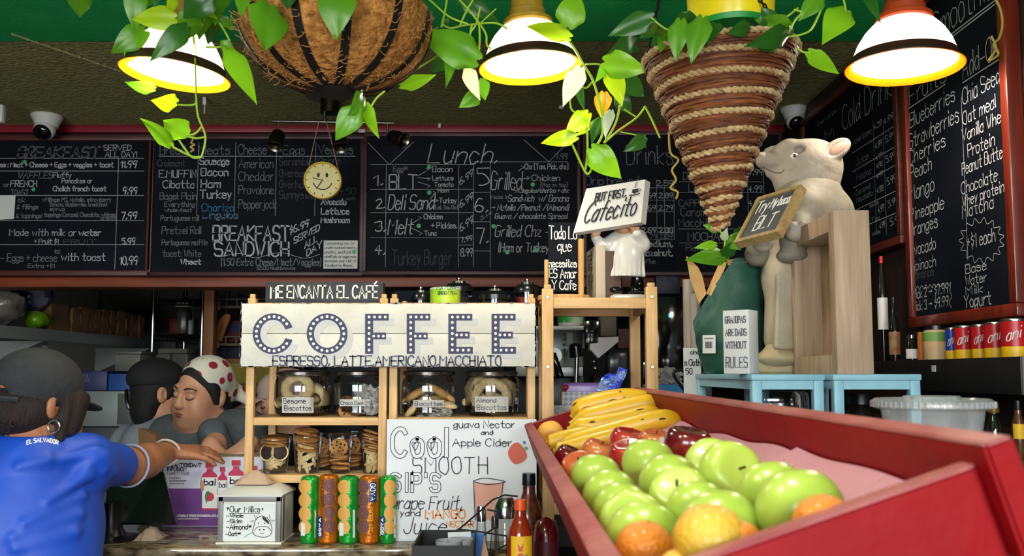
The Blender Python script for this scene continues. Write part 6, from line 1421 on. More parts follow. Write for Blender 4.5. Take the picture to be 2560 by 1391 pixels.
hd_ = form([el(fp(1560, 562), (.032, .034, .036)), el(fp(1562, 556, -.034), (.007, .008, .007), .006), el(fp(1560, 578, -.02), (.02, .02, .014), .01)], .0025); hd_.build('head', m_tanp, t, sharp=None)
form([el(fp(1560, 528), (.042, .042, .026)), rc(fp(1560, 535), fp(1560, 548), .03, .031, .01)], .003).build('chef_hat', m_por, t, sharp=None)
for px, py, dy in ((1488, 590, -.04), (1585, 580, -.035)):
    c0 = fp(px, py, dy); hp = [el(c0, (.013, .009, .010))]
    for j in range(4): hp.append(rc(c0 + Vector((.004, -.002, -.002)), c0 + Vector((-.012 + .008 * j, -.008, .011)), .0042, .0036, .003))
    hp.append(rc(c0, c0 + Vector((.012, -.007, .006)), .0045, .0036, .003)); form(hp, .0018).build('hand', m_tanp, t, sharp=None)
b = MB()
for px in (1540, 1593):
    form([rc(fp(px, 695), fp(px, 715), .018, .017, .01), el(fp(px - 4, 727, -.015), (.026, .034, .013), .012), rc(fp(px, 715), fp(px, 725), .016, .017, .01)], .0025).build('boot', m_gblack, t, sharp=None)
# the held board
tl, tr, bl = P(1466, 472, DC - .075), P(1613, 449, DC - .055), P(1433, 583, DC - .085); br = P(1602, 556, DC - .065)
S = Surf(bl, br - bl, tl - bl); 
t = thing('cafecito_sign', 'tilted white block sign reading BUT FIRST, Cafecito above the chef figurine', 'sign', bl)
b = MB(); n0 = S.N; qs = [bl, br, tr, tl]; th = .03
back = [p - n0 * th + Vector((.022, 0, 0)) for p in qs]
b.add(qs + back, [[0, 1, 2, 3], [7, 6, 5, 4], [0, 4, 5, 1], [1, 5, 6, 2], [2, 6, 7, 3], [3, 7, 4, 0]]); b.build('block', M('white_box_sign', '#cfcfce', .6), t, sharp=30)
def q_(f, g): p = bl + (br - bl) * f + (tl - bl) * g * 1.0; return p
def slanttext(tt, s, f0, f1, g, h, w_, slant=0, name='lettering'):
    st, wd = text2d(s, slant, .15, 2); b = MB()
    for q in st:
        pts = []
        for a, hh in q:
            f = f0 + (f1 - f0) * a / wd; gg = g + h * hh / 8; p = bl * ((1 - f) * (1 - gg)) + br * (f * (1 - gg)) + tl * ((1 - f) * gg) + tr * (f * gg); d_ = p - S.O; pts.append((d_.dot(S.U), d_.dot(S.V)))
        S.ribbon(b, pts, w_, .0035)
    return b
slanttext(t, 'BUT FIRST.', .2, .7, .66, .18, .0034).build('print', m_ink, t, smooth=False)
b = slanttext(t, 'Cafecito', .1, .88, .2, .42, .0042, .35)
b.build('script', m_ink, t, smooth=False)
b = MB(); 
def sp(f, g): p = bl * ((1 - f) * (1 - g)) + br * (f * (1 - g)) + tl * ((1 - f) * g) + tr * (f * g); d_ = p - S.O; return d_.dot(S.U), d_.dot(S.V)
b.prism([sp(.79, .80), sp(.80, .72), sp(.84, .69), sp(.89, .72), sp(.9, .80)], S.O + n0 * .0035, S.U, S.V, 0); S.ribbon(b, [sp(.9, .79), sp(.935, .78), sp(.93, .74), sp(.895, .735)], .002, .0036); S.ribbon(b, [sp(.76, .675), sp(.84, .66), sp(.92, .675)], .003, .0036); S.ribbon(b, [sp(.83, .84), sp(.85, .88), sp(.84, .92), sp(.86, .96)], .002, .0036)
b.build('cup_drawing', m_ink, t, smooth=False)

# ---------------- blue stools
m_sky = M('pale_blue_paint', '#86b6c6', .45, var=.08, scale=15, bump=.1)
yF, yB_ = 1.74, 2.27; zst = P(2000, 936, yF).z
def stool(label, x0, x1, group='small blue stools'):
    t = thing('stool', label, 'stool', ((x0 + x1) / 2, (yF + yB_) / 2, TZ), group)
    b = MB(); b.lohi((x0, yF, zst - .012), (x1, yB_, zst), .002); b.build('seat', m_sky, t)
    b = MB(); b.lohi((x0 + .006, yF + .006, zst - .03), (x1 - .006, yF + .016, zst - .012)); b.lohi((x0 + .006, yB_ - .016, zst - .03), (x1 - .006, yB_ - .006, zst - .012)); b.lohi((x0 + .004, yF + .01, zst - .03), (x0 + .012, yB_ - .01, zst - .012)); b.lohi((x1 - .012, yF + .01, zst - .03), (x1 - .004, yB_ - .01, zst - .012)); b.build('apron', m_sky, t)
    for x in (x0 + .002, x1 - .022):
        for y in (yF + .002, yB_ - .022): b = MB(); b.lohi((x, y, TZ), (x + .02, y + .02, zst - .012), .002); b.build('leg', m_sky, t)
stool('small pale blue wooden stool under the pig statue', pxx(1876, yF), pxx(2060, yF)); stool('small pale blue wooden stool under the wooden shadow box', pxx(2080, yF), pxx(2301, yF))
# ---------------- pig statue
DP = 2.13; kp = mm(1, DP)
def pp(px, py, dy=0): q = P(px, py, DP); return Vector((q.x, DP + dy, q.z)) + Vector((0, 0, 0))
m_pig = M('cream_resin', '#a2978a', .6, col2='#8a8072', scale=12, bump=.25, bscale=60); m_pigcoat = M('grey_cream_resin', '#868070', .65, col2='#6e6859', scale=14, bump=.3, bscale=40); m_apron = M('ivory_resin', '#aba089', .55, col2='#8f846d', scale=10, bump=.2); m_earp = M('pinkish_resin', '#b78f7f', .6); m_base = M('buff_resin', '#b3a07c', .6, var=.1)
zf = zst; rc0, el0 = rc, el; q_s = 1.145
def rc(a, b, ra, rb=None, *k, **kw): return rc0(a, b, ra * q_s, None if rb is None else rb * q_s, *k, **kw)
def el(c, r, *k, **kw): return el0(c, tuple(x * q_s for x in r), *k, **kw)
t = thing('pig_statue', 'resin pig butler statue in an apron holding a small menu board', 'statue', (pp(1950, 900).x, DP, zf))
hd_ = [rc(pp(1935, 376, .03), pp(1930, 366, .045), .016, .006, .008), el(pp(2022, 412), (.062, .062, .052)), el(pp(2045, 432), (.046, .056, .056), .03), rc(pp(1985, 407), pp(1925, 405, -.0), .034, .020, .016), rc(pp(1930, 404), pp(1908, 403), .0195, .0165, .008), rc(pp(1975, 444), pp(1926, 434), .026, .010, .014), el(pp(2005, 452), (.05, .05, .034), .03), el(pp(2000, 372), (.055, .045, .016), .012), rc(pp(1965, 373, -.02), pp(1965, 373, .03), .014, .014, .02),
       el(pp(2068, 390, -.058), (.036, .012, .02), .006, rot=(0, -.6, 0)), el(pp(2070, 388, -.072), (.026, .008, .012), .004, '-', rot=(0, -.6, 0)), rc(pp(1960, 380, .045), pp(1940, 366, .05), .02, .006, .012), rc(pp(2010, 465), pp(2020, 480), .058, .06, .02),
       rc(pp(1915, 421, -.03), pp(1962, 432, -.048), .003, .003, .004, '-'), rc(pp(1962, 432, -.048), pp(1970, 425, -.052), .003, .003, .004, '-'), el(pp(1984, 389, -.048), (.012, .01, .009), .005, '-')]
hm = form(hd_, .003); bvh = BVHTree.FromPolygons(hm.v, hm.f); hd_o = hm.build('head', m_pig, t, sharp=None)
def onp(x, y, off=.0008): h = bvh.ray_cast(CAM, ray(x, y).normalized()); return (h[0] + h[1] * off) if h[0] else None
b = MB(); b.tube([p for p in (onp(x, y, .0002) for x, y in ((1908, 417), (1914, 421), (1924, 427), (1938, 432), (1950, 433), (1957, 430), (1960, 425))) if p], .0013, 6); b.build('mouth_line', M('mouth_brown', '#6b4f45', .7), hd_o)
b = MB(); c0 = pp(1903, 399); T = Matrix.Translation(c0) @ Matrix.Rotation(-math.pi / 2, 4, 'Y') @ Matrix.Rotation(.3, 4, 'X'); b.lathe([(0, .006), (.014, .006), (.018, .003), (.019, -.004), (.016, -.012)], 24, T); b.build('snout_disc', M('pale_snout', '#c9b9ab', .5), t)
b = MB()
for s in (-1, 1): b.sph((.004, s * .0075, .0062), (.005, .0035, .002), 10, 6, T)
b.build('nostrils', M('nostril_brown', '#5d463c', .7), t)
ey = onp(1986, 391, -.001) or pp(1986, 391, -.05); b = MB(); b.sph(ey, (.0105, .006, .0085), 14, 10); b.build('eyeball', M('painted_eye_white', '#cdc8bc', .3), t); b = MB(); b.sph(ey + Vector((-.001, -.0055, .0005)), (.0042, .003, .0048), 12, 8); b.build('pupil', M('painted_pupil', '#2a2320', .3), t)
b = MB(); b.sph((0, 0, 0), (.027, .004, .012), 16, 10, Matrix.Translation(pp(2070, 389, -.0665)) @ Matrix.Rotation(-.6, 4, 'Y')); b.build('inner_ear', m_earp, t)
torso = [rc(pp(2020, 500), pp(2010, 600), .066, .08, .04), rc(pp(1985, 530, -.05), pp(2085, 530, .02), .045, .048, .04), rc(pp(2010, 620), pp(1985, 700), .075, .07, .04), rc(pp(1985, 535, -.06), pp(1958, 600, -.10), .035, .03, .02), rc(pp(1958, 600, -.10), pp(1945, 625, -.12), .03, .028, .02), rc(pp(1960, 540, .04), pp(1905, 625, .0), .035, .028, .02), rc(pp(1905, 625, .0), pp(1885, 640, -.03), .028, .026, .02),
         el(pp(1945, 655, -.11), (.032, .03, .016), .01), rc(pp(2015, 478), pp(2022, 483), .062, .064, .008), rc(pp(2000, 545, -.088), pp(1985, 610, -.082), .004, .004, .01), rc(pp(1975, 520, -.09), pp(2010, 560, -.08), .004, .004, .01)]
form(torso, .0035).build('jacket', m_pigcoat, t, sharp=None)
ap = [rc(pp(1965, 640, -.04), pp(1952, 700, -.05), .05, .046, .03), rc(pp(1950, 700, -.05), pp(1946, 850, -.05), .042, .042, .03)]
for i in range(6): ap.append(rc(pp(1915 + 12 * i, 700, -.1 + .002 * i), pp(1908 + 13 * i, 870, -.105 + .003 * i), .003, .006, .012))
form(ap, .0035).build('apron', m_apron, t, sharp=None)
form([rc(pp(1925, 880, -.06), pp(1925, 890, -.06), .024, .028, .01), rc(pp(1960, 872, -.03), pp(1962, 890, -.03), .026, .03, .01), el(pp(1935, 897, -.06), (.05, .045, .02), .02)], .0035).build('feet', m_base, t, sharp=None)
b = MB(); bb = pp(1945, 915, -.03); T = Matrix.Translation((bb.x, bb.y, zf)) @ Matrix.Diagonal((1, .85, 1, 1)); hb_ = pp(1945, 893).z - zf; b.lathe([(0, 0), (.07, 0), (.075, .006), (.072, hb_ * .7), (.06, hb_), (0, hb_ + .004)], 40, T); b.build('base', m_base, t)
for (px, py, dy, sx) in ((1873, 624, -.12, -1), (1938, 606, -.16, 1)):
    c0 = pp(px, py, dy); hp = [el(c0, (.022, .018, .02))]
    for j in range(3): hp.append(rc(c0, c0 + Vector((-.016 + .004 * j, -.014 + .013 * j, .012)), .011, .008, .006))
    hp.append(rc(c0, c0 + Vector((.008, -.018, .014)), .009, .007, .005)); form(hp, .0026).build('hand', m_pig, t, sharp=None)
rc, el = rc0, el0
# its menu board
dB0 = DP - .19; tl, tr, bl, br = P(1896, 496, dB0 + .1), P(2006, 463, dB0 + .0), P(1836, 610, dB0 + .06), P(1946, 587, dB0 - .04)
br = bl + (tr - tl)
S = Surf(bl, br - bl, tl - bl); n0 = S.N; w_ = (br - bl).length; hv = (tl - bl).dot(S.V); sx_ = (tl - bl).dot(S.U)
t = thing('menu_slate', 'small framed chalkboard held by the pig statue reading try my BLT', 'chalkboard', bl)
fr_ = .010
def para(u0, v0, u1, v1, n1, n2):
    f = lambda u, v, n: S.pt(u + sx_ * v / hv, v, n)
    return [f(u0, v0, n1), f(u1, v0, n1), f(u1, v1, n1), f(u0, v1, n1), f(u0, v0, n2), f(u1, v0, n2), f(u1, v1, n2), f(u0, v1, n2)], [[3, 2, 1, 0], [4, 5, 6, 7], [0, 1, 5, 4], [1, 2, 6, 5], [2, 3, 7, 6], [3, 0, 4, 7]]
b = MB(); b.add(*para(fr_, fr_, w_ - fr_, hv - fr_, -.012, 0)); b.build('slate', M('grey_slate', '#2a2d30', .5, col2='#44474a', scale=9), t)
b = MB()
for a in ((0, 0, w_, fr_), (0, hv - fr_, w_, hv), (0, fr_, fr_, hv - fr_), (w_ - fr_, fr_, w_, hv - fr_)): b.add(*para(*a, -.018, .004))
b.build('frame', wood('pale_gilt_wood', '#a88d5c', '#7f683e', 'x', .45), t, sharp=30)
b = MB()
for s, f0, f1, g, h in (('Try', .1, .38, .62, .26), ('My bacon', .45, .92, .66, .2), ('BLT', .3, .74, .2, .3)):
    st, wd = text2d(s, .1, .3)
    for q in st: S.ribbon(b, [(w_ * (f0 + (f1 - f0) * a / wd) + sx_ * (g + h * e / 8), hv * (g + h * e / 8)) for a, e in q], .0035, .0008)
b.build('chalk_lettering', m_wd, t, smooth=False)
# ---------------- wooden shadow box
m_ash = wood('limed_oak', '#b39a80', '#94795f', 'z', .6, 6); m_ash2 = wood('limed_oak_back', '#a58a6c', '#7d6247', 'z', .6, 6)
x0, x1 = pxx(2092, 1.75), pxx(2183, 1.75); y0, y1 = 1.75, 2.03; za = zst; zb_ = P(2130, 526, 1.75).z; w_ = .03; h_ = zb_ - za
t = thing('shadow_box', 'deep empty limed-oak box frame standing on the blue stool', 'box frame', ((x0 + x1) / 2, (y0 + y1) / 2, za))
for nm, lo, hi in (('frame_side', (x0, y0, za), (x1, y0 + w_, zb_)), ('frame_side', (x0, y1 - w_, za), (x1, y1, zb_)), ('frame_top', (x0, y0 + w_, zb_ - w_ * 1.3), (x1, y1 - w_, zb_)), ('frame_bottom', (x0, y0 + w_, za), (x1, y1 - w_, za + w_ * 1.3))):
    b = MB(); b.lohi(lo, hi, .0012); b.build(nm, m_ash, t)
b = MB(); b.lohi((x1 - .012, y0 + w_ + .0005, za + w_ * 1.3 + .0005), (x1 - .004, y1 - w_ - .0005, zb_ - w_ * 1.3 - .0005)); b.build('back_panel', m_ash2, t)
# ---------------- grandpas block
Dg = 1.80; c0 = P(1808, 933, Dg); x0, x1 = pxx(1809, Dg), pxx(1872, Dg); x2 = x1 + .0
zt_ = P(1850, 778, Dg).z
t = thing('block_sign', 'white block sign reading GRANDPAS ARE DADS WITHOUT RULES', 'sign', ((x0 + x1) / 2, Dg, zst))
pA, pB = P(1809, 900, Dg), P(1874, 900, Dg - .035); U = Vector((pB.x - pA.x, pB.y - pA.y, 0)); S = Surf(Vector((pA.x, pA.y, zst + .0005)), U, (0, 0, 1)); L_ = U.length
x_l = pxx(1785, yF)
b = MB(); S.slab(b, 0, 0, L_, zt_ - zst, -.045, 0, .001); b.build('block', M('white_block', '#c6c5c2', .6), t)
b = MB(); hh = zt_ - zst
for s, g, f0, f1, e in (('GRANDPAS', .80, .1, .88, .1), ('ARE DADS', .60, .1, .9, .1), ('WITHOUT', .40, .1, .9, .1), ('RULES', .1, .1, .92, .16)):
    st, wd = text2d(s, 0, 0, 2)
    for q in st: S.ribbon(b, [(L_ * (f0 + (f1 - f0) * a / wd), hh * (g + e * h / 8)) for a, h in q], .0022, .001)
b.build('lettering', m_inkg, t, smooth=False)
# ---------------- green paper bag with a plant in it
m_bag = M('dark_green_paper', '#1d4a3a', .6, var=.2, scale=8, bump=.7, bscale=11); m_kraft = M('kraft_inside', '#b58f58', .8, var=.12, scale=20)
Db = 2.17; q = lambda px, py, dy=0: P(px, py, Db + dy)
t = thing('gift_bag', 'dark green paper bag with its kraft lining folded over, beside the pig statue', 'bag', P(1830, 935, Db))
zbb = q(1800, 940).z
xs = [(1760, 1905), (1748, 1908), (1738, 1910), (1731, 1908), (1728, 1905)]
front = []; n = 10; rows = 12
b = MB(); vs = []
def bagpt(u, v, side):
    lt_ = 1766 - 36 * v ** .7; rt_ = 1905 + 4 * v; px = lt_ + (rt_ - lt_) * u
    topy = 790 + (640 - 790) * min(1, u * 1.6) if u < .62 else 640 + 30 * (u - .62); topy = 745 + (u < .2) * 60 * (.2 - u) * 5 - (u >= .2) * 100 * min(1, (u - .2) / .4)
    py = 938 + (topy - 938) * v
    bul = .05 * math.sin(math.pi * u) * (.4 + .6 * math.sin(math.pi * min(1, v * 1.1))) ; p = q(px, py, -.03 - bul if side < 0 else .09 + .02 * math.sin(math.pi * u)); p = q(px, py, (-.03 - bul) if side < 0 else .1)
    return p + Vector((0, .006 * math.sin(9 * u + 5 * v) + .004 * math.sin(23 * v + 7 * u), 0))
for s_ in (-1, 1):
    for i in range(rows + 1):
        for j in range(n + 1): vs.append(bagpt(j / n, i / rows, s_))
K = (rows + 1) * (n + 1); fs = []
for i in range(rows):
    for j in range(n):
        a = i * (n + 1) + j; fs += [[a, a + 1, a + n + 2, a + n + 1], [K + a + n + 1, K + a + n + 2, K + a + 1, K + a]]
    a = i * (n + 1); fs += [[a, a + n + 1, K + a + n + 1, K + a], [a + n, K + a + n, K + a + 2 * n + 1, a + 2 * n + 1]]
fs.append([j for j in range(n + 1)][::-1] + [K + j for j in range(n + 1)])
b.add(vs, fs); b.build('bag_body', m_bag, t, sharp=50)
b = MB()
fl = [q(1716, 640, -.04), q(1726, 700, -.04), q(1748, 760, -.05), q(1766, 735, -.045), q(1756, 690, -.04), q(1745, 668, -.03)]
b.add(fl + [p + Vector((0, .004, 0)) for p in fl], [[0, 1, 2, 3, 4, 5], [11, 10, 9, 8, 7, 6]])
fl = [q(1765, 735, -.03), q(1800, 655, -.02), q(1818, 655, 0), q(1812, 672, -.03), q(1778, 740, -.05)]; b.add(fl + [p + Vector((0, .004, 0)) for p in fl], [[0, 1, 2, 3, 4], [9, 8, 7, 6, 5]])
fl = [q(1818, 650, -.03), q(1868, 645, -.03), q(1872, 655, -.05), q(1820, 664, -.05)]; b.add(fl + [p + Vector((0, .004, 0)) for p in fl], [[0, 1, 2, 3], [7, 6, 5, 4]])
b.build('kraft_lining', m_kraft, t, sharp=20)
S = Surf(q(1768, 885, -.085), q(1795, 885, -.1) - q(1768, 885, -.085), (0, 0, 1)); b = MB(); u0, v0 = S.uv(1757, 884); u1, v1 = S.uv(1789, 838); S.slab(b, u0, v0, u1, v1, 0, .001); b.build('price_label', m_wl, t)
b = MB()
for i in range(9): u = u0 + (u1 - u0) * (.25 + .06 * i); S.ribbon(b, [(u, v0 + (v1 - v0) * .3), (u, v0 + (v1 - v0) * .62)], .0012 if i % 3 else .0022, .0015)
S.ribbon(b, [(u0 + .005, v1 - .008), (u1 - .006, v1 - .008)], .002, .0015); b.build('barcode', m_inkg, t, smooth=False)
plant('leafy plant poking out of the green paper bag', q(1812, 660), [(1815, 640, 1712, 650, 46, 'm', 2.13, .3), (1815, 615, 1870, 575, 30, 'm', 2.16), (1800, 575, 1757, 562, 26, 'm', 2.15), (1812, 640, 1838, 600, 36, 'd', 2.12), (1808, 600, 1818, 570, 22, 'p', 2.1), (1822, 600, 1850, 625, 26, 'm', 2.1), (1790, 612, 1735, 620, 24, 'l', 2.12), (1838, 590, 1872, 560, 26, 'd', 2.15)], [([(1812, 670), (1810, 630), (1812, 600), (1800, 578)], 2.13), ([(1815, 640), (1840, 600)], 2.13)], 2.12)
# ---------------- clear take-away bowl with lid
Dl = 1.3; c0 = P(2330, 1030, Dl); rl = mm(140, Dl); ht = P(2330, 1003, Dl).z
t = thing('takeaway_bowl', 'clear plastic take-away bowl with a ridged lid beside the fruit crate', 'bowl', (c0.x, Dl, TZ))
T = Matrix.Translation((c0.x, Dl, TZ)); hl = ht - TZ
b = MB(); b.lathe([(0, .001), (rl * .6, .001), (rl * .65, .006), (rl * .86, hl * .97)], 48, T); b.build('bowl', glass('frosted_lid', (.9, .92, .93), .2, .15, .2), t)
pr = [(rl * .86, hl * .93)]
b = MB(); b.lathe([(rl * .9, hl * .9), (rl, hl * .93), (rl, hl * 1.0), (rl * .93, hl * 1.03), (rl * .9, hl * 1.0), (rl * .5, hl * 1.01), (rl * .46, hl * 1.06), (0, hl * 1.06)], 60, T)
b.build('lid', glass('frosted_lid'), t)
b = MB()
for i in range(60): a = 2 * math.pi * i / 60; b.cyl(T @ Vector((rl * math.cos(a), rl * math.sin(a), hl * .93)), T @ Vector((rl * math.cos(a), rl * math.sin(a), hl)), .0016, n=5)
b.build('lid_ridges', glass('frosted_lid'), t)
t = thing('takeaway_box', 'clear hinged plastic box beneath the blue stool of the pig', 'food box', (pxx(1905, 1.95), 1.95, TZ))
b = MB(); x0, x1 = pxx(1835, 1.97), pxx(1975, 1.97); x0 = max(x0, .46); zt_ = P(1900, 978, 1.9).z
b.lohi((x0 + .03, 1.86, TZ + .001), (x1, 1.96, TZ + (zt_ - TZ) * .6), .008); b.lohi((x0 + .026, 1.855, TZ + (zt_ - TZ) * .62), (x1 + .004, 1.965, zt_), .01); b.build('shell', m_cup, t)
# ================================================================== FRUIT CRATE
m_red = M('red_painted_wood', '#8c0911', .5, var=.15, scale=6, bump=.15, bscale=30, spec=.15); m_redtop = M('worn_red_rim', '#8a3034', .5, col2='#a4605c', scale=14, bump=.15)
DFAR, DNEAR = 2.25, .63
A0 = P(1310, 1063, DFAR); C0 = P(1592, 968, DFAR)
e1 = Vector((-(1240 - 1280) / F * -1, -1, 0)); e1 = (P(1240, 922, 100.) - CAM).normalized() * -1     # towards the viewer along the crate
e2 = (C0 - A0); e2 = (e2 - e1 * e2.dot(e1)); Wc = e2.length; e2.normalize(); e3 = e2.cross(e1); e3 = e3 if e3.z > 0 else -e3
Lc = (DFAR - DNEAR) / abs(e1.y); HT = .085; TH = .022
def cr(a, b_, h): return A0 + e1 * a + e2 * b_ + e3 * h       # along, across, above rim
t = thing('fruit_crate', 'long red wooden fruit crate tilted towards the left with bananas, apples and oranges', 'crate', cr(Lc / 2, Wc / 2, -HT))
def crbox(mb, a0, a1, b0, b1, h0, h1):
    vs = [cr(a, b_, h) for h in (h0, h1) for a, b_ in ((a0, b0), (a1, b0), (a1, b1), (a0, b1))]
    q = MB(); bmx = bmesh.new(); V = [bmx.verts.new(v) for v in vs]
    for f in ([3, 2, 1, 0], [4, 5, 6, 7], [0, 1, 5, 4], [1, 2, 6, 5], [2, 3, 7, 6], [3, 0, 4, 7]): bmx.faces.new([V[i] for i in f])
    bmesh.ops.recalc_face_normals(bmx, faces=bmx.faces[:]); bmesh.ops.bevel(bmx, geom=list(bmx.edges), offset=.0025, segments=2, affect='EDGES'); mb.bm(bmx)
HD = -.016
b = MB(); crbox(b, 0, Lc + .03, 0, TH, -HT, 0); b.build('side_board', m_red, t)
b = MB(); crbox(b, 0, Lc + .02, Wc - TH, Wc, -HT, 0); b.build('side_board', m_red, t)
b = MB(); crbox(b, 0, TH, TH, Wc - TH, -HT, -.002); b.build('end_board', m_red, t)
b = MB(); crbox(b, Lc - TH, Lc, TH, Wc - TH, -HT - .01, HD); b.build('end_board', m_red, t)
b = MB(); crbox(b, TH, Lc - TH, TH, Wc - TH, -HT, -HT + .012); b.build('bottom', m_red, t)
for (a0, a1, b0, b1, hh) in ((.0, Lc + .03, 0, TH, 0), (0, Lc + .02, Wc - TH, Wc, 0), (TH, 2 * 0 + .001 + TH * 0 + .0, 0, 0, 0)):
    if b1 > b0: b = MB(); crbox(b, a0 + .001, a1 - .001, b0 + .001, b1 - .001, hh - .002, hh + .0012); b.build('worn_rim', m_redtop, t)
b = MB(); crbox(b, Lc - TH + .001, Lc - .001, TH, Wc - TH, HD - .002, HD + .0012); b.build('worn_rim', m_redtop, t)
b = MB(); crbox(b, .001, TH - .001, TH, Wc - TH, -.004, -.0008); b.build('worn_rim', m_redtop, t)
# pedestal carrying the crate
b = MB(); ct = cr(Lc * .5, Wc * .62, -HT); b.lohi((ct.x - .05, 1.0, 0), (ct.x + .08, 1.46, ct.z - .04), .004)
b.build('pedestal', m_wallbrown, t)
# ribbed pink liner
m_pink = M('pink_knit_liner', '#d07f92', .9)
nt = m_pink.node_tree; wv = nt.nodes.new('ShaderNodeTexWave'); wv.inputs['Scale'].default_value = 55; wv.inputs['Distortion'].default_value = 1.5; wv.bands_direction = 'Y'; tc = nt.nodes.new('ShaderNodeTexCoord'); bp = nt.nodes.new('ShaderNodeBump'); bp.inputs['Distance'].default_value = .004
nt.links.new(tc.outputs['Object'], wv.inputs['Vector']); nt.links.new(wv.outputs['Fac'], bp.inputs['Height']); nt.links.new(bp.outputs[0], nt.nodes['Principled BSDF'].inputs['Normal'])
rp = nt.nodes.new('ShaderNodeValToRGB'); rp.color_ramp.elements[0].color = C('#d88fa0'); rp.color_ramp.elements[1].color = C('#eab3bd'); nt.links.new(wv.outputs['Fac'], rp.inputs[0]); nt.links.new(rp.outputs[0], nt.nodes['Principled BSDF'].inputs['Base Color'])
def liner(label, a0, a1, b0, b1, h0, lift):
    b = MB(); n, k = 40, 14; vs = []
    for i in range(n + 1):
        for j in range(k + 1):
            a = a0 + (a1 - a0) * i / n; v = j / k; bb = b0 + (b1 - b0) * v
            h = h0 + lift * max(0, v - .75) * 4 * .6 + .004 * math.sin(a * 9 + v * 4) + .003 * math.sin(a * 23)
            vs.append(cr(a, min(bb, Wc - TH - .003), h))
    N0 = len(vs); f = [[i * (k + 1) + j, i * (k + 1) + j + 1, (i + 1) * (k + 1) + j + 1, (i + 1) * (k + 1) + j] for i in range(n) for j in range(k)]
    b.add(vs + [v - e3 * .004 for v in vs], f + [[x + N0 for x in q[::-1]] for q in f]); tag(b.build('crate_liner', m_pink, sharp=None), label, 'liner', 'pink crate liners')
liner('ribbed pink liner in the far half of the red crate', .05, Lc * .80, TH + .004, Wc - TH - .002, -HT + .024, .02)
liner('ribbed pink liner lapped over in the near half of the red crate', Lc * .76, Lc - TH - .004, TH + .004, Wc - TH - .002, -HT + .032, .022)
# fruit
m_gr = M('green_apple_skin', '#b2c754', .32, col2='#9cb844', scale=10, coat=.2, spec=.5); m_ra = M('red_apple_skin', '#a31822', .25, col2='#cc5a3c', scale=9, stretch=(1, 1, .4), coat=.45, thr=(.45, .8)); m_rd = M('dark_red_apple_skin', '#4d0c17', .18, col2='#8c1a1c', scale=6, coat=.5, thr=(.4, .8))
m_gala = M('striped_apple_skin', '#b0332c', .25, col2='#dd8c4a', scale=10, stretch=(1.5, 1.5, .4), coat=.4); m_stemw = M('apple_stem', '#3a2a18', .8)
m_ora = M('orange_peel', '#e0831a', .38, var=.08, scale=30, bump=.5, bscale=240, coat=.15); m_gf = M('yellow_orange_peel', '#e2a11f', .35, col2='#d6b040', scale=8, bump=.4, bscale=220, coat=.15)
m_ban = M('banana_peel', '#e0b01f', .4, col2='#d3a51c', scale=10, coat=.1); m_bansp = M('banana_brown_spot', '#4a2c12', .7)
def planeat(px, py, h): return Pplane(px, py, cr(0, 0, h), e3)
def apple_prof(r, sq=.92):
    pr = []
    for i in range(25):
        a = math.pi * i / 24; s = math.sin(a); c = -math.cos(a)
        rr = r * (s ** .9) * (1 + .045 * c); z = r * sq * c
        if c > .55: z -= r * .34 * ((c - .55) / .45) ** 2.2
        if c < -.7: z += r * .22 * ((-c - .7) / .3) ** 2
        pr.append((rr, z))
    pr[0] = (0, pr[0][1]); pr[-1] = (0, pr[-1][1]); return pr
def apple(name, label, grp, px, py, rpx, mat, h=None, rot=(0, 0, 0), stem=True, cat='apple', sticker=False, dd=0):
    hgt = h if h is not None else -.03
    c = planeat(px, py, hgt); c = P(px, py, c.y + dd); r = mm(rpx, c.y)
    if not stem: rot = (-1.15 + rot[1] * .5, rot[0], 0)
    t = thing(name, label, cat, c, grp, rot=rot); R = rootmat(t)
    b = MB(); b.lathe(apple_prof(r), 40, R)
    for v in b.v:
        q = R.inverted() @ v; a = math.atan2(q.y, q.x); k = 1 + .018 * math.cos(5 * a) * (q.z / r + .3) + .02 * math.cos(a * 2 + 1); v.x, v.y, v.z = R @ Vector((q.x * k, q.y * k, q.z))
    b.build('fruit_body', mat, t, sharp=None)
    if True:
        b = MB(); b.tube([R @ Vector(p) for p in catmull([(0, 0, r * .45), (r * .02, 0, r * .62), (r * .08, r * .03, r * .8)], 4)], [r * .04] * 8 + [r * .05], 7); b.build('stem', m_stemw, t)
    if sticker:
        b = MB(); d_ = (R.inverted() @ CAM).normalized(); s0 = Vector(sticker).normalized() if not isinstance(sticker, bool) else d_
        W_ = R @ (s0 * r * 1.0); n_ = (W_ - R.to_translation()).normalized(); u = n_.orthogonal().normalized(); v = n_.cross(u)
        b.add([W_ + (u * math.cos(a) * .26 + v * math.sin(a) * .34) * r - n_ * r * .04 * 0 for a in [2 * math.pi * i / 20 for i in range(20)]] + [W_ + n_ * r * .03], [[i, (i + 1) % 20, 20] for i in range(20)]); b.build('sticker', m_wl, t)
    return t
GG = 'green apples in the red crate'
T0 = (-.5, -.5, 0)
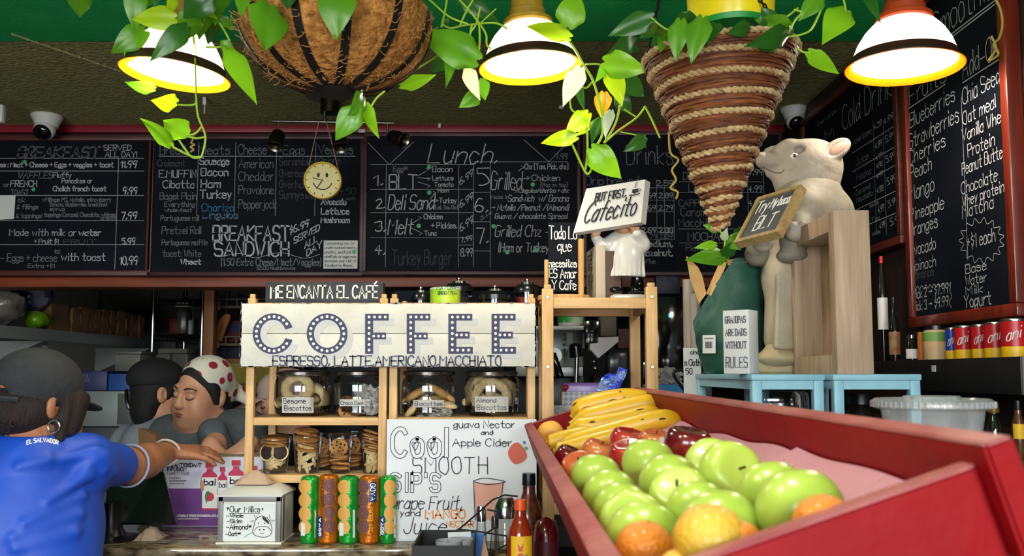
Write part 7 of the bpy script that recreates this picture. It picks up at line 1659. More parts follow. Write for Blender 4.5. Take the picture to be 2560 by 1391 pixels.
ga = [(1490, 1196, 62, (.3, .9, 0), 'green apple by the left board, farthest of the green ones', False), (1621, 1160, 65, (.3, 1.1, 0), 'green apple just in front of the shiny red apples', False), (1525, 1240, 66, (.4, -.2, 0), 'green apple second along the left board', False), (1553, 1275, 68, (.5, -.6, 0), 'green apple with a deep crease, third along the left board', False),
 (1580, 1305, 78, (1.0, -.5, 0), 'green apple with a brown stalk hollow beside the left board', True), (1610, 1345, 92, (.2, .9, 0), 'big green apple right behind the front orange', False), (1672, 1208, 72, (.4, 0, 0), 'green apple in the middle row behind the dark-stalked one', False), (1700, 1240, 74, (.75, -.45, 0), 'green apple with a thin dark stalk pointing left', True),
 (1745, 1280, 76, (.2, .3, 0), 'green apple half hidden behind the large central one', False), (1800, 1325, 98, (.2, -.1, 0), 'large green apple in the centre behind the yellow citrus', False), (1778, 1158, 62, (.8, -.5, 0), 'green apple touching the dark plum-red apple', True), (1826, 1186, 80, (1.1, .55, 0), 'green apple with its stalk end facing forward', True), (1930, 1236, 82, (.2, .5, 0), 'green apple near the pink liner, second from the right', False), (2002, 1280, 106, (.3, .3, 0), 'largest green apple, at the right of the pile', False)]
for px, py, r, rot, lb, st in ga: apple('green_apple', lb, GG, px, py, r, m_gr, None, rot, st)
GR = 'red apples in the red crate'
for px, py, r, mt, lb, rot, stk in ((1570, 1106, 46, m_ra, 'bright red apple under the banana tips', (.2, .2, 0), False), (1637, 1108, 42, m_gala, 'orange-red striped apple with a pale sticker', (.3, .1, 0), (.3, -.75, .35)), (1720, 1112, 58, m_rd, 'dark plum-red apple with a sticker, largest of the red ones', (.2, .1, .2), (-.1, -.9, -.35)),
   (1574, 1138, 50, m_ra, 'red apple directly behind a green one, centre left', (.3, -.2, 0), False), (1494, 1132, 40, m_gala, 'red and orange apple below the bananas', (.2, .4, 0), False), (1424, 1146, 38, m_rd, 'small dark plum-coloured apple at the left board', (.2, .4, 0), False), (1450, 1172, 46, m_gala, 'yellow and red striped apple at the left board', (.6, -.3, 0), False)):
    apple('red_apple', lb, GR, px, py, r, mt, None, rot, True, sticker=stk)
apple('peach', 'orange-yellow peach in the far left corner of the crate', None, 1376, 1086, 33, M('peach_skin', '#df8a3a', .6, col2='#e2b04a', scale=10), None, (0, 0, 0), False, 'peach')
def orange(label, px, py, r, mat, h=None):
    c = planeat(px, py, -.03 if h is None else h); R_ = mm(r, c.y); t = thing('orange', label, 'orange', c, 'citrus at the near end of the crate')
    b = MB(); b.sph(c, (R_, R_, R_ * .93), 36, 24); b.build('peel', mat, t, sharp=None)
    b = MB(); b.sph(c + Vector((R_ * .1, -R_ * .1, R_ * .9)), (R_ * .08, R_ * .08, R_ * .03), 10, 6); b.build('navel', m_stemw, t)
orange('orange at the front left corner of the crate', 1612, 1372, 72, m_ora); orange('large yellow-orange citrus in the middle of the front row', 1776, 1350, 92, m_gf, -.02); orange('orange against the front board right of the yellow citrus', 1842, 1366, 68, m_ora); orange('small yellow-orange citrus against the front board', 1692, 1418, 44, m_gf, -.03); orange('orange peeping over the front board at the right', 2062, 1312, 78, m_ora)
def banana(label, pts, rpx, h=0.0, d=None):
    q = []
    for i, p in enumerate(pts): q.append(P(p[0], p[1], p[2]))
    c = catmull(q, 7); N = len(c); dm = sum(p[2] for p in pts) / len(pts); r = mm(rpx, dm); rr = []
    for i in range(N):
        u = i / (N - 1); rr.append(r * (.24 + .0 if u < .06 else min(1, .3 + (u - .06) * 5.5) if u < .2 else 1.0 if u < .78 else max(.2, 1 - ((u - .78) / .22) ** 1.8 * .8)))
    t = thing('banana', label, 'banana', sum(q, Vector()) / len(q), 'ripe bananas in the red crate')
    b = MB(); b.tube(c, rr, 10); 
    b.build('peel', m_ban, t, sharp=38)
    b = MB(); b.sph(c[-1], r * .22, 8, 6); b.tube([c[0] + (c[0] - c[1]) * .6, c[0]], [r * .32, r * .27], 7); b.build('tip', m_bansp, t)
    b = MB()
    for k in range(6):
        i = random.randint(int(N * .15), int(N * .85)); v = (CAM - c[i]).normalized(); tg = (c[min(i + 1, N - 1)] - c[i - 1]).normalized(); n_ = (v - tg * v.dot(tg)).normalized(); n_ = Matrix.Rotation(random.uniform(-.8, .8), 3, tg) @ n_
        sd = n_.cross(tg); p0 = c[i] + n_ * rr[i] * 1.005; L_ = random.uniform(.1, .45) * r; w_ = random.uniform(.05, .12) * r
        b.add([p0 + tg * L_ * math.cos(a) + sd * w_ * math.sin(a) for a in [2 * math.pi * m / 10 for m in range(10)]], [list(range(10))])
    b.build('brown_spots', m_bansp, t)
banana('banana at the back of the bunch, highest arc', [(1428, 1044, 2.0), (1460, 1018, 2.0), (1540, 998, 2.0), (1600, 1000, 2.0), (1638, 1024, 2.0)], 26)
banana('banana second from the back of the bunch', [(1424, 1060, 1.94), (1480, 1040, 1.94), (1560, 1020, 1.94), (1620, 1010, 1.94), (1648, 1026, 1.94)], 25)
banana('banana with dark flecks at the front of the bunch', [(1418, 1074, 1.87), (1460, 1068, 1.87), (1540, 1056, 1.87), (1610, 1040, 1.87), (1654, 1034, 1.87)], 26)
banana('long banana in the second bunch with its tip near the liner', [(1390, 1122, 1.70), (1440, 1106, 1.69), (1540, 1078, 1.69), (1650, 1050, 1.69), (1708, 1058, 1.70)], 26)
banana('banana nearest the red apples at the left board', [(1382, 1128, 1.62), (1400, 1128, 1.62), (1450, 1114, 1.62), (1520, 1096, 1.62), (1580, 1084, 1.62)], 22)
banana('short banana pointing to the left board', [(1364, 1108, 1.78), (1376, 1108, 1.78), (1400, 1100, 1.78), (1450, 1088, 1.78), (1500, 1082, 1.78)], 21)

# ================================================================== CONDIMENTS ON THE LEDGE
m_wire = M('black_wire', '#0e0e10', .4); m_gl2 = glass('shaker_glass', (.9, .92, .92), .16)
def bottle(name, label, cat, px, topy, d, wpx, prof, liq, cap, z0, group=None):
    """prof: (radius factor, height factor) of the glass; returns the thing"""
    c = P(px, topy, d); H = c.z - z0; r = mm(wpx / 2, d); t = thing(name, label, cat, (c.x, d, z0), group); T = Matrix.Translation((c.x, d, z0))
    b = MB(); b.lathe([(a * r, h * H) for a, h in prof], 32, T); b.build('bottle_body', liq, t, sharp=60)
    if cap: (r0, h0, h1, cm) = cap; b = MB(); b.lathe([(r * r0, H * h0), (r * r0 * 1.02, H * (h0 + .005)), (r * r0 * .96, H * h1), (0, H * h1)], 28, T); b.build('cap', cm, t)
    return t, T, r, H
m_hot = M('hot_sauce', '#a33612', .15, col2='#7e2410', scale=10, coat=.6); m_hot2 = M('chunky_sauce', '#7a3b22', .2, col2='#3d1c10', scale=60, coat=.5); m_capo = M('orange_cap', '#e2531a', .35); m_darkred = M('dark_red_label', '#5a1020', .5)
BP = [(0, .0), (.92, 0), (1, .03), (1, .70), (.95, .76), (.62, .84), (.44, .88), (.42, .95)]; BP2 = [(0, .0), (.92, 0), (1, .03), (1, .6), (.93, .68), (.62, .79), (.44, .85), (.42, .93)]
t, T, r, H = bottle('hot_sauce_bottle', 'hot sauce bottle with an orange cap and yellow label at the front', 'bottle', 1301, 1250, 1.85, 64, BP, m_hot, (.47, .925, 1.0, m_capo), LZ)
def wraplabel(t, T, r, h0, h1, mat, a0=200, a1=340, nm='label'):
    b = MB(); b.lathe([(r * 1.012, h0), (r * 1.012, h1)], 24, T, math.radians(a0), math.radians(a1)); return b.build(nm, mat, t)
wraplabel(t, T, r, H * .3, H * .74, m_yel, 225, 330)
b = MB(); R_ = Matrix.Translation(T.to_translation() + Vector((.004, -r * 1.03, H * .27)))
S = Surf(T.to_translation() + Vector((0, -r * 1.04, 0)), (1, 0, 0), (0, 0, 1)); hh = H
b.prism([(.0 + .010 * math.cos(a), hh * .56 + .016 * math.sin(a)) for a in [2 * math.pi * i / 20 for i in range(20)]], S.O, S.U, S.V, .0004); b.prism([(-.004, hh * .63), (.004, hh * .63), (.006, hh * .69), (0, hh * .66), (-.006, hh * .69)], S.O, S.U, S.V, .0004); b.build('printed_emblem', m_redb, t)
b = MB(); b.prism([(-.006, hh * .53), (.014, hh * .56), (.014, hh * .61), (-.006, hh * .58)], S.O + S.N * .0006, S.U, S.V, .0004); b.build('printed_banner', M('green_print', '#4f7a58', .5), t)
bottle('sauce_bottle', 'brown chunky sauce bottle with a black cap behind the hot sauce', 'bottle', 1322, 1184, 2.1, 72, BP2, m_hot2, (.47, .91, 1.0, m_blackp), LZ)
t, T, r, H = bottle('ketchup_bottle', 'dark red sauce bottle with a maroon label behind the rack post', 'bottle', 1365, 1292, 2.02, 62, [(0, 0), (1, 0), (1, .8), (.8, .95), (0, 1)], M('dark_red_bottle', '#5e0f12', .2, coat=.4), None, LZ); wraplabel(t, T, r, H * .3, H * .75, m_darkred)
m_pep = M('black_pepper', '#3b332c', .9, var=.5, scale=200); m_salt = M('salt', '#c8c6c0', .9); m_sug = M('yellow_sugar', '#c6a24e', .9, var=.15, scale=200)
def shaker(label, px, topy, d, wpx, fill, lab=False, big=False):
    c = P(px, topy, d); H = c.z - LZ; r = mm(wpx / 2, d); T = Matrix.Translation((c.x, d, LZ)); t = thing('shaker', label, 'shaker', (c.x, d, LZ), 'glass shakers in the wire rack')
    b = MB(); b.lathe([(0, .001), (r, .001), (r * .98, H * .55), (r * .7, H * .78), (r * .66, H * .86)] if not big else [(0, .001), (r, .001), (r, H * .72), (r * .92, H * .8)], 26, T); b.build('glass_body', m_gl2, t)
    b = MB(); b.lathe([(0, .003), (r * .92, .003), (r * .9, H * .42), (0, H * .44)], 24, T); b.build('filling', fill, t)
    b = MB(); b.lathe([(r * .74, H * .84), (r * .76, H * .95), (r * .6, H), (0, H)] if not big else [(r * 1.02, H * .78), (r * 1.05, H * .82), (r * .95, H * .9), (r * .6, H * .97), (0, H * .98)], 26, T); b.build('steel_top', m_knob, t)
    if big: b = MB(); b.box((T.to_translation() + Vector((-r * .45, -r * .3, H * .97))), (r * .6, r * .5, .006), .002, rot=(0, .5, 0)); b.build('flap', m_knob, t)
    if lab: b = MB(); b.lathe([(r * 1.012, H * .28), (r * 1.012, H * .4)], 20, T, math.radians(190), math.radians(330)); b.build('paper_label', m_wl, t)
shaker('glass pepper shaker with a white label in front of the poster', 1203, 1266, 2.12, 33, m_pep, True); shaker('glass shaker with a steel top behind the pepper', 1237, 1290, 2.2, 26, m_pep); shaker('tall glass sugar dispenser with a flap lid next to the hot sauce', 1264, 1236, 2.12, 58, m_sug, False, True)
t = thing('wire_rack', 'black wire condiment rack with sloping rods', 'rack', (pxx(1200, 2.1), 2.05, LZ))
b = MB()
for a, z in (((1112, 1343), (1150, 1322)), ((1150, 1322), (1187, 1290)), ((1187, 1290), (1232, 1250)), ((1232, 1250), (1262, 1238)), ((1147, 1324), (1212, 1332)), ((1212, 1332), (1268, 1341)), ((1182, 1356), (1242, 1317)), ((1205, 1391), (1268, 1362)), ((1218, 1275), (1242, 1279)), ((1262, 1238), (1295, 1242))):
    b.tube([P(a[0], a[1], 2.04), P(z[0], z[1], 2.04)], .0022, 6)
pa = P(1147, 1324, 2.04); b.cyl(pa, (pa.x, 2.04, LZ), .0022, n=6); pa = P(1268, 1341, 2.04); b.cyl(pa, (pa.x, 2.04, LZ), .0022, n=6)
for y in (2.04, 2.24):
    for z in (LZ + .004, LZ + .05): b.tube([(pxx(1150, 2.1), y, z), (pxx(1290, 2.1), y, z)], .0022, 6)
for x in (1150, 1290):
    for z in (LZ + .004, LZ + .05): b.tube([(pxx(x, 2.1), 2.04, z), (pxx(x, 2.1), 2.24, z)], .0022, 6)
    for y in (2.04, 2.24): b.cyl((pxx(x, 2.1), y, LZ), (pxx(x, 2.1), y, LZ + .06), .0022, n=6)
b.build('wires', m_wire, t)
t = thing('caddy_box', 'black open box of lids and packets at the counter edge', 'box', (pxx(1110, 1.9), 1.9, LZ))
x0, x1 = pxx(1034, 1.8), pxx(1185, 1.8); zt_ = P(1100, 1366, 1.8).z; b = MB(); w_ = .004
for lo, hi in (((x0, 1.8, LZ), (x1, 1.8 + w_, zt_)), ((x0, 1.98, LZ), (x1, 1.98 + w_, zt_)), ((x0, 1.8 + w_, LZ), (x0 + w_, 1.98, zt_)), ((x1 - w_, 1.8 + w_, LZ), (x1, 1.98, zt_)), ((x0, 1.8 + w_, LZ), (x1, 1.98, LZ + w_))): b.lohi(lo, hi)
b.build('box_body', M('matte_black', '#0a0a0b', .6), t)
for i, (px, py) in enumerate(((1150, 1348), (1122, 1352))):
    c = P(px, py, 1.9 - .03 * i); r = mm(32, 1.9); b = MB(); zb0 = LZ + .006; b.lathe([(0, zb0), (r * .7, zb0), (r, c.z), (r * .96, c.z), (r * .66, zb0 + .003), (0, zb0 + .003)], 28, Matrix.Translation((c.x, c.y, 0))); tag(b.build('paper_cup', milky('frosted_cup', '#c9cbd0', .4)), ('frosted plastic cup in the black caddy box, nearer the hot sauce' if i == 0 else 'frosted plastic cup in the black caddy box, left one'), 'cup', 'cups in the caddy box')
for i, (px, py, col, rz) in enumerate(((1150, 1336, '#cfd3da', .2), (1178, 1341, '#2e62a8', -.3), (1190, 1358, '#c9a890', .5))):
    c = P(px, py, 1.93); b = MB(); b.box((c.x, 1.93 + .012 * i, c.z - .02), (.05, .003, .05), 0, rot=(-.5, 0, rz)); tag(b.build('sachet', M('sachet_' + ('white', 'blue', 'tan')[i], col, .5)), ('white', 'blue', 'tan')[i] + ' paper sachet standing in the black caddy box', 'sachet', 'sachets in the caddy box')
# ================================================================== SIDE-WALL SHELF
xs_ = RX - .135; zsh = P(2540, 892, xs_ * F / (2540 - 1280)).z
y0s, y1s = xs_ * F / (2548 - 1280), xs_ * F / (2180 - 1280)
t = thing('wall_shelf', 'deep black box shelf under the Smoothies board', 'shelf', (RX - .07, (y0s + y1s) / 2, zsh - .08))
b = MB(); b.lohi((xs_, y0s, zsh - .078), (RX - .002, y1s, zsh), .001); b.build('shelf_board', m_blackt, t)
b = MB(); b.lohi((xs_ + .002, y0s - .004, zsh - .077), (RX - .004, y0s - .0005, zsh - .001)); b.build('grey_end', M('grey_edge', '#6b6a66', .6), t)
q = Px(2334, 922, xs_ - .001); b = MB(); b.box((xs_ - .001, q.y, q.z), (.0008, .02, .016)); b.build('barcode_sticker', m_wl, t)
m_canr = M('red_can', '#b5161c', .35); m_canb = M('blue_can', '#123a9a', .35); m_cany = M('yellow_can_band', '#e4b616', .4); m_tin = M('tin_rim', '#b8b5ae', .25, metal=1)
XC = xs_ + .05
def can(label, x0p, x1p, topy, mat):
    # width across the picture of a can standing on the shelf
    y = XC * F / ((x0p + x1p) / 2 - 1280); r = mm((x1p - x0p) / 2, y) * .94; c = Vector((XC, y, zsh)); H = P((x0p + x1p) / 2, topy, y).z - zsh; T = Matrix.Translation(c)
    t = thing('food_can', label, 'can', c, 'labelled cans on the side shelf')
    b = MB(); b.lathe([(0, .0005), (r, .0005), (r, H * .28)], 32, T); b.build('yellow_band', m_cany, t)
    b = MB(); b.lathe([(r, H * .28), (r, H * .93)], 32, T); lb_ = b.build('label_body', mat, t)
    b = MB(); b.lathe([(r, H * .93), (r * 1.03, H * .97), (r * 1.0, H), (r * .93, H * .98), (0, H * .98)], 32, T); b.build('rim', m_tin, t)
    st, wd = text2d('ani', .25, 0, 1.6); b = MB()
    for q in st:
        pts = []
        for a, h in q:
            # lettering runs round the can, its tail end facing the viewer
            an = math.radians(205 + 62 * (a / wd)); rr = r * 1.012; pts.append(c + Vector((rr * math.cos(an), rr * math.sin(an), H * (.46 + .3 * h / 8 + .1 * (a / wd - .5)))))
        b.tube(pts, r * .05, 5)
    b.build('label_lettering', m_wl, lb_)
can('blue can with a yellow band on the side shelf', 2364, 2392, 820, m_canb)
for lb, a, z, ty in (('red can next to the blue can', 2386, 2431, 815, ), ('red can, second along from the blue can', 2429, 2466, 812), ('red can, third along from the blue can', 2461, 2512, 806), ('red can at the near end of the side shelf', 2504, 2566, 798)): can(lb, a, z, ty, m_canr)
def wbottle(name, label, x0p, x1p, topy, mat, prof, cap=None, labm=None, cat='bottle', z=None, X=None):
    X = X or XC; z = zsh if z is None else z; y = X * F / ((x0p + x1p) / 2 - 1280); r = mm((x1p - x0p) / 2, y) * .95; c = Vector((X, y, z)); H = P((x0p + x1p) / 2, topy, y).z - z; T = Matrix.Translation(c)
    t = thing(name, label, cat, c, 'bottles and jars on the side shelf'); b = MB(); b.lathe([(a * r, h * H) for a, h in prof], 28, T); b.build('bottle_body', mat, t, sharp=60)
    if labm: wraplabel(t, T, r, H * labm[1], H * labm[2], labm[0], 100, 330)
    if cap: b = MB(); b.lathe([(cap[0] * r, H * cap[1]), (cap[0] * r, H * .995), (0, H)], 24, T); b.build('cap', cap[2], t)
WB = [(0, 0), (1, 0), (1, .45), (.85, .56), (.35, .72), (.28, .97), (0, .97)]; JB = [(0, 0), (1, 0), (1, .8), (.85, .88), (.85, .96), (0, .96)]
m_dkb = M('dark_bottle', '#120c0a', .12, coat=.4); m_jar2 = M('brown_label', '#a98a63', .5, col2='#c2ab84', scale=12)
wbottle('sauce_bottle', 'dark slim bottle with a red and green label on the side shelf', 2222, 2250, 742, m_dkb, WB, (.36, .9, m_blackp), (M('red_green_label', '#7c3a2a', .5, col2='#9a8a5a', scale=40), .1, .45))
wbottle('spice_jar', 'small dark jar with a white label between the slim bottle and the big jar', 2264, 2294, 838, m_dkb, JB, (.88, .85, m_knob), (m_wl, .08, .45), 'jar')
wbottle('spice_jar', 'small orange-labelled jar behind the big brown jar', 2293, 2310, 828, M('orange_label', '#b5651d', .5), JB, None, None, 'jar')
wbottle('preserve_jar', 'big jar with a green and tan label next to the blue can', 2308, 2366, 815, m_jar2, JB, (.92, .88, m_blackp), (M('green_band_label', '#6d9a4a', .5), .55, .8), 'jar')
wbottle('soda_bottle', 'tall dark soda bottle with a white label behind the shadow box', 2196, 2222, 640, m_dkb, [(0, 0), (1, 0), (1, .6), (.8, .75), (.35, .92), (.35, .98), (0, .98)], (.4, .93, m_canr), (m_wl, .3, .6))
# dark cupboard below and small bottles on the side table
m_cup2 = M('dark_cupboard', '#33200f', .55, var=.2, scale=5)
t = thing('side_cupboard', 'dark brown cupboard below the black side shelf', 'cupboard', (RX - .06, 2.5, 0))
b = MB(); b.lohi((RX - .115, 1.5, 0), (RX - .004, 3.1, zsh - .16), .003); b.build('carcass', m_cup2, t)
b = MB(); b.lohi((RX - .122, 1.52, .1), (RX - .1155, 2.28, zsh - .2), .002); b.build('door', m_cup2, t)
zt2 = TZ
def tb(name, label, px, topy, d, wpx, mat, cap, lab):
    t, T, r, H = bottle(name, label, 'bottle', px, topy, d, wpx, [(0, 0), (.95, .001), (1, .04), (1, .6), (.55, .74), (.5, .9)], mat, cap, TZ, 'small bottles on the side table')
    if lab: wraplabel(t, T, r, H * .35, H * .6, lab, 190, 340)
tb('sauce_bottle', 'small dark bottle with a yellow and red label at the far right edge', 2543, 1002, 1.72, 30, M('amber_sauce', '#54310f', .15), (.55, .84, 1.0, m_blackp), m_yel)
tb('glass_jar', 'small clear glass jar with a gold lid behind the take-away bowl', 2482, 1008, 1.76, 34, m_gl2, (.8, .82, 1.0, M('gold_lid', '#8c6a2c', .35, metal=.6)), None)
tb('dark_jar', 'dark jar with a green-lit lid seen under the blue stool', 2150, 985, 2.0, 66, M('dark_jar_body', '#1a120c', .3), (1.0, .8, 1.0, M('black_jar_lid', '#101010', .3)), None)

# ================================================================== BEHIND THE RIGHT RACK
m_st = M('stainless', '#9da2a2', .38, metal=.55, var=.1, scale=4); m_std = M('dark_steel', '#2a2b2d', .35, metal=.7)
DE = 3.05
t = thing('service_bench', 'dark bench behind the racks carrying the espresso machine', 'bench', (.35, 3.5, 0))
BZ = P(1400, 1120, 3.2).z
b = MB(); b.lohi((-.5, 3.22, 0), (RX - .14, 3.64, BZ), .003); b.build('bench_body', m_wallbrown, t)
def bx(b, x0, y0, x1, y1, d, dep, bev=.003): p, q = P(x0, y1, d), P(x1, y0, d); b.lohi((p.x, d, min(p.z, q.z)), (q.x, d + dep, max(p.z, q.z)), bev)
t = thing('espresso_machine', 'stainless espresso machine behind the right pine rack', 'coffee machine', (pxx(1430, 3.3), 3.3, BZ))
b = MB(); bx(b, 1290, 815, 1460, 826, 3.24, .34); bx(b, 1290, 918, 1458, 942, 3.22, .36); bx(b, 1300, 826, 1458, 918, 3.45, .12); b.build('steel_panels', m_st, t)
b = MB(); p0, p1 = P(1290, 1118, 3.3), P(1460, 942, 3.3); b.lohi((p0.x, 3.28, BZ), (p1.x, 3.58, p1.z), .004); b.build('base_housing', m_std, t)
b = MB(); b.cyl(P(1442, 894, 3.2), P(1438, 866, 3.2), mm(17, 3.2)); b.sph(P(1438, 866, 3.2), (mm(15, 3.2), mm(15, 3.2), mm(8, 3.2)), 16, 8); b.build('tamper_head', m_gblack, t)
b = MB(); b.cyl(P(1442, 894, 3.2), P(1440, 960, 3.2), mm(6, 3.2)); b.build('steel_handle', M('bright_steel', '#d5d7d8', .15, metal=1), t)
b = MB(); b.tube([P(1384, 885, 3.15), P(1398, 935, 3.12), P(1402, 944, 3.12)], [mm(7, 3.1), mm(10, 3.1), mm(8, 3.1)], 12); b.build('portafilter_handle', m_gblack, t)
b = MB(); T = Matrix.Translation(P(1384, 890, 3.2)) @ Matrix.Rotation(R90, 4, 'X'); b.lathe([(0, 0), (mm(18, 3.2), 0), (mm(20, 3.2), .03), (0, .03)], 24, T); b.build('portafilter', m_st, t)
b = MB()
for i in range(7): b.sph(P(1411, 823 + i * 13, 3.42), mm(3, 3.4), 8, 6)
b.build('gold_studs', M('brass_stud', '#a5832d', .4, metal=.6), t)
b = MB(); bx(b, 1416, 822, 1432, 866, 3.44, .004); b.build('instruction_label', m_wl, t)
t = thing('coffee_grinder', 'black coffee grinder with a grey chute behind the right rack', 'grinder', (pxx(1482, 3.4), 3.3, BZ))
b = MB(); bx(b, 1462, 800, 1500, 872, 3.26, .2, .006); p0 = P(1484, 1118, 3.3); p1 = P(1540, 940, 3.3); b.lohi((p0.x, 3.3, BZ), (p1.x, 3.5, p1.z), .004); b.build('grinder_body', m_gblack, t)
S = frontal(1500, 870, 3.2); b = MB(); S.poly(b, [(1496, 844), (1546, 842), (1546, 855), (1496, 896), (1474, 872), (1476, 860), (1496, 858)], .0, t=.09); b.build('grey_chute', M('pale_grey_plastic', '#a4a3a4', .4), t, sharp=30)
b = MB(); bx(b, 1498, 772, 1542, 842, 3.3, .1, .006); b.build('bean_bag', milky('smoky_bag', '#6d665b', .3), t)
for (x, y) in ((1485, 905), (1488, 922), (1480, 880)): b = MB(); b.sph(P(x, y, 3.25), mm(7, 3.2), 12, 8); b.build('knob', m_knob, t)
b = MB(); b.sph(P(1497, 780, 3.24), mm(9, 3.2), 12, 8); b.build('red_knob', M('red_knob', '#a51b22', .3), t)
c0 = P(1430, 805, 3.3); zc = P(1430, 815, 3.24).z + .0005; t = thing('food_tub', 'green and white plastic tub on top of the espresso machine', 'tub', (c0.x, 3.34, zc))
T = Matrix.Translation((c0.x, 3.34, zc)); r = mm(35, 3.3); b = MB(); b.lathe([(0, .001), (r * .9, .001), (r, .015)], 30, T); b.lathe([(r * 1.02, .068), (r * 1.02, .08), (0, .082)], 30, T); b.build('white_tub', m_white, t); b = MB(); b.lathe([(r, .015), (r * 1.01, .068)], 30, T); b.build('green_label', M('tub_green', '#1f8f2f', .4, col2='#b9c9b5', scale=9, thr=(.55, .62)), t)
# things on the low service counter
RZ = zz(1260, D3) + .001
t = thing('storage_basket', 'white patterned basket behind the bananas', 'basket', (pxx(1460, 2.7), 2.75, RZ))
m_patt = M('diamond_fabric', '#b9b9bd', .8)
nt = m_patt.node_tree; ck = nt.nodes.new('ShaderNodeTexChecker'); ck.inputs['Scale'].default_value = 90; ck.inputs[1].default_value = C('#c2c2c6'); ck.inputs[2].default_value = C('#9a9aa2'); tc = nt.nodes.new('ShaderNodeTexCoord'); mp = nt.nodes.new('ShaderNodeMapping'); mp.inputs['Rotation'].default_value = (0, .78, 0); nt.links.new(tc.outputs['Object'], mp.inputs[0]); nt.links.new(mp.outputs[0], ck.inputs[0]); nt.links.new(ck.outputs[0], nt.nodes['Principled BSDF'].inputs['Base Color'])
x0, x1 = pxx(1404, 2.62), pxx(1552, 2.62); ztb = P(1470, 980, 2.62).z; b = MB()
for lo, hi in (((x0, 2.62, RZ), (x1, 2.63, ztb)), ((x0, 2.72, RZ), (x1, 2.73, ztb)), ((x0, 2.63, RZ), (x0 + .008, 2.72, ztb)), ((x1 - .008, 2.63, RZ), (x1, 2.72, ztb)), ((x0, 2.63, RZ), (x1, 2.72, RZ + .008))): b.lohi(lo, hi, .002)
b.build('basket_body', m_patt, t)
b = MB(); p = P(1455, 957, 2.66); b.box((p.x, 2.675, (ztb - .03 + p.z) / 2), (mm(95, 2.66), .06, p.z - ztb + .03), .012, seg=4); tag(b.build('lilac_case', M('lilac_plastic', '#8a6cb0', .3)), 'lilac plastic case standing in the patterned basket', 'case')
b = MB(); b.sph(P(1415, 969, 2.64), mm(7, 2.64), 12, 8); b.cyl(P(1415, 969, 2.64), P(1410, 985, 2.65), .004); tag(b.build('ball_pin', M('red_bead', '#b0202a', .3)), 'small red ball pin at the basket edge', 'pin')
b = MB(); n = 8
random.seed(12)
vs = []
for (x, y) in ((1490, 978), (1546, 978), (1562, 945), (1570, 925), (1548, 918), (1540, 935), (1520, 934), (1504, 945), (1498, 960)): vs.append(P(x, y, 2.645 + random.uniform(-.01, .004)))
for (x, y) in ((1490, 978), (1546, 978), (1562, 945), (1570, 925), (1548, 918), (1540, 935), (1520, 934), (1504, 945), (1498, 960)): vs.append(P(x, y, 2.70 + random.uniform(-.01, .01)))
b.add(vs, [list(range(9))[::-1], [9 + i for i in range(9)]] + [[i, (i + 1) % 9, 9 + (i + 1) % 9, 9 + i] for i in range(9)]); tag(b.build('snack_bag', M('glossy_blue_foil', '#1636b8', .2, metal=.3, col2='#9db8d8', scale=16, thr=(.5, .62), bump=.5, bscale=30), sharp=20), 'crinkled bright blue snack bag in the patterned basket', 'bag')
b = MB(); p0, p1 = P(1380, 1060, 2.58), P(1428, 1014, 2.58); b.lohi((p0.x, 2.575, RZ), (p1.x + .02, 2.6, p1.z), .002); tag(b.build('striped_box', M('striped_fabric', '#b4b4b6', .8, col2='#77777c', scale=20, stretch=(6, 1, 6))), 'small grey striped box at the rack foot behind the crate', 'box')
b = MB(); p0, p1 = P(1619, 985, 2.62), P(1712, 962, 2.62); b.lohi((p0.x, 2.62, SZ), (p1.x, 2.72, p1.z), .003); tag(b.build('tissue_box', M('sky_blue_box', '#2f86c4', .5)), 'bright blue open box behind the crate corner', 'box')
crumpled('tissue_sheet', 'white tissue sheets sticking out of the bright blue box', (pxx(1665, 2.66), 2.66, P(1660, 945, 2.66).z), mm(80, 2.5), mm(60, 2.5), .004, 8)
b = MB(); b.tube(catmull([P(1712, 978, 2.46), P(1694, 955, 2.46), P(1684, 938, 2.46), P(1690, 927, 2.46), P(1712, 926, 2.46)], 6), mm(4, 2.46), 8); p = P(1712, 978, 2.46); b.cyl(p, (p.x, p.y, SZ), mm(4, 2.46)); tag(b.build('pitcher_handle', m_std), 'dark grey curved handle beside the bright blue box', 'handle')
for i, (x0p, x1p, ty, d) in enumerate(((1711, 1738, 700, 2.42), (1728, 1752, 735, 2.36))):
    p0, p1 = P(x0p, 990, d), P(x1p, ty, d); c = ((p0.x + p1.x) / 2, d, SZ); r = (p1.x - p0.x) / 2; b = MB(); b.lathe([(0, 0), (r, 0), (r, p1.z - SZ), (r * .9, p1.z - SZ), (r * .9, .01), (0, .01)], 24, Matrix.Translation(c)); tag(b.build('cup_stack', M('grey_cup_stack', '#7d746b', .5, col2='#a89c90', scale=12, stretch=(8, 8, .6))), ('tall tube of stacked cups behind the green bag, farther one', 'tall tube of stacked cups touching the green bag')[i], 'cup stack', 'tubes of stacked cups')
d_ = 2.28; S = frontal(1730, 900, d_); t = thing('price_card', 'white handwritten drink card leaning beside the green bag', 'card', P(1730, 990, d_)); b = MB(); u0, v0 = S.uv(1710, 985); u1, v1 = S.uv(1752, 870); v0 = min(v0, SZ - S.O.z + .001); S.slab(b, u0, v0, u1, v1, -.002, 0); PANEL[t.name] = b.build('card', m_wl, t)
letters(t, S, [('cho', 1726, 1748, 886, 10, dict(wpx=2)), ('n Cloth', 1712, 1750, 915, 16, dict(wpx=2)), ('50', 1714, 1730, 936, 14, dict(wpx=2))], m_ink)
bottle('spray_bottle', 'clear pale bottle with a white cap by the drink card', 'bottle', 1765, 930, 2.39, 50, [(0, 0), (1, 0), (1, .7), (.6, .85), (.5, .95), (0, .95)], milky('pale_bottle', '#b9b7b2', .4), (.55, .85, 1.0, m_white), SZ)
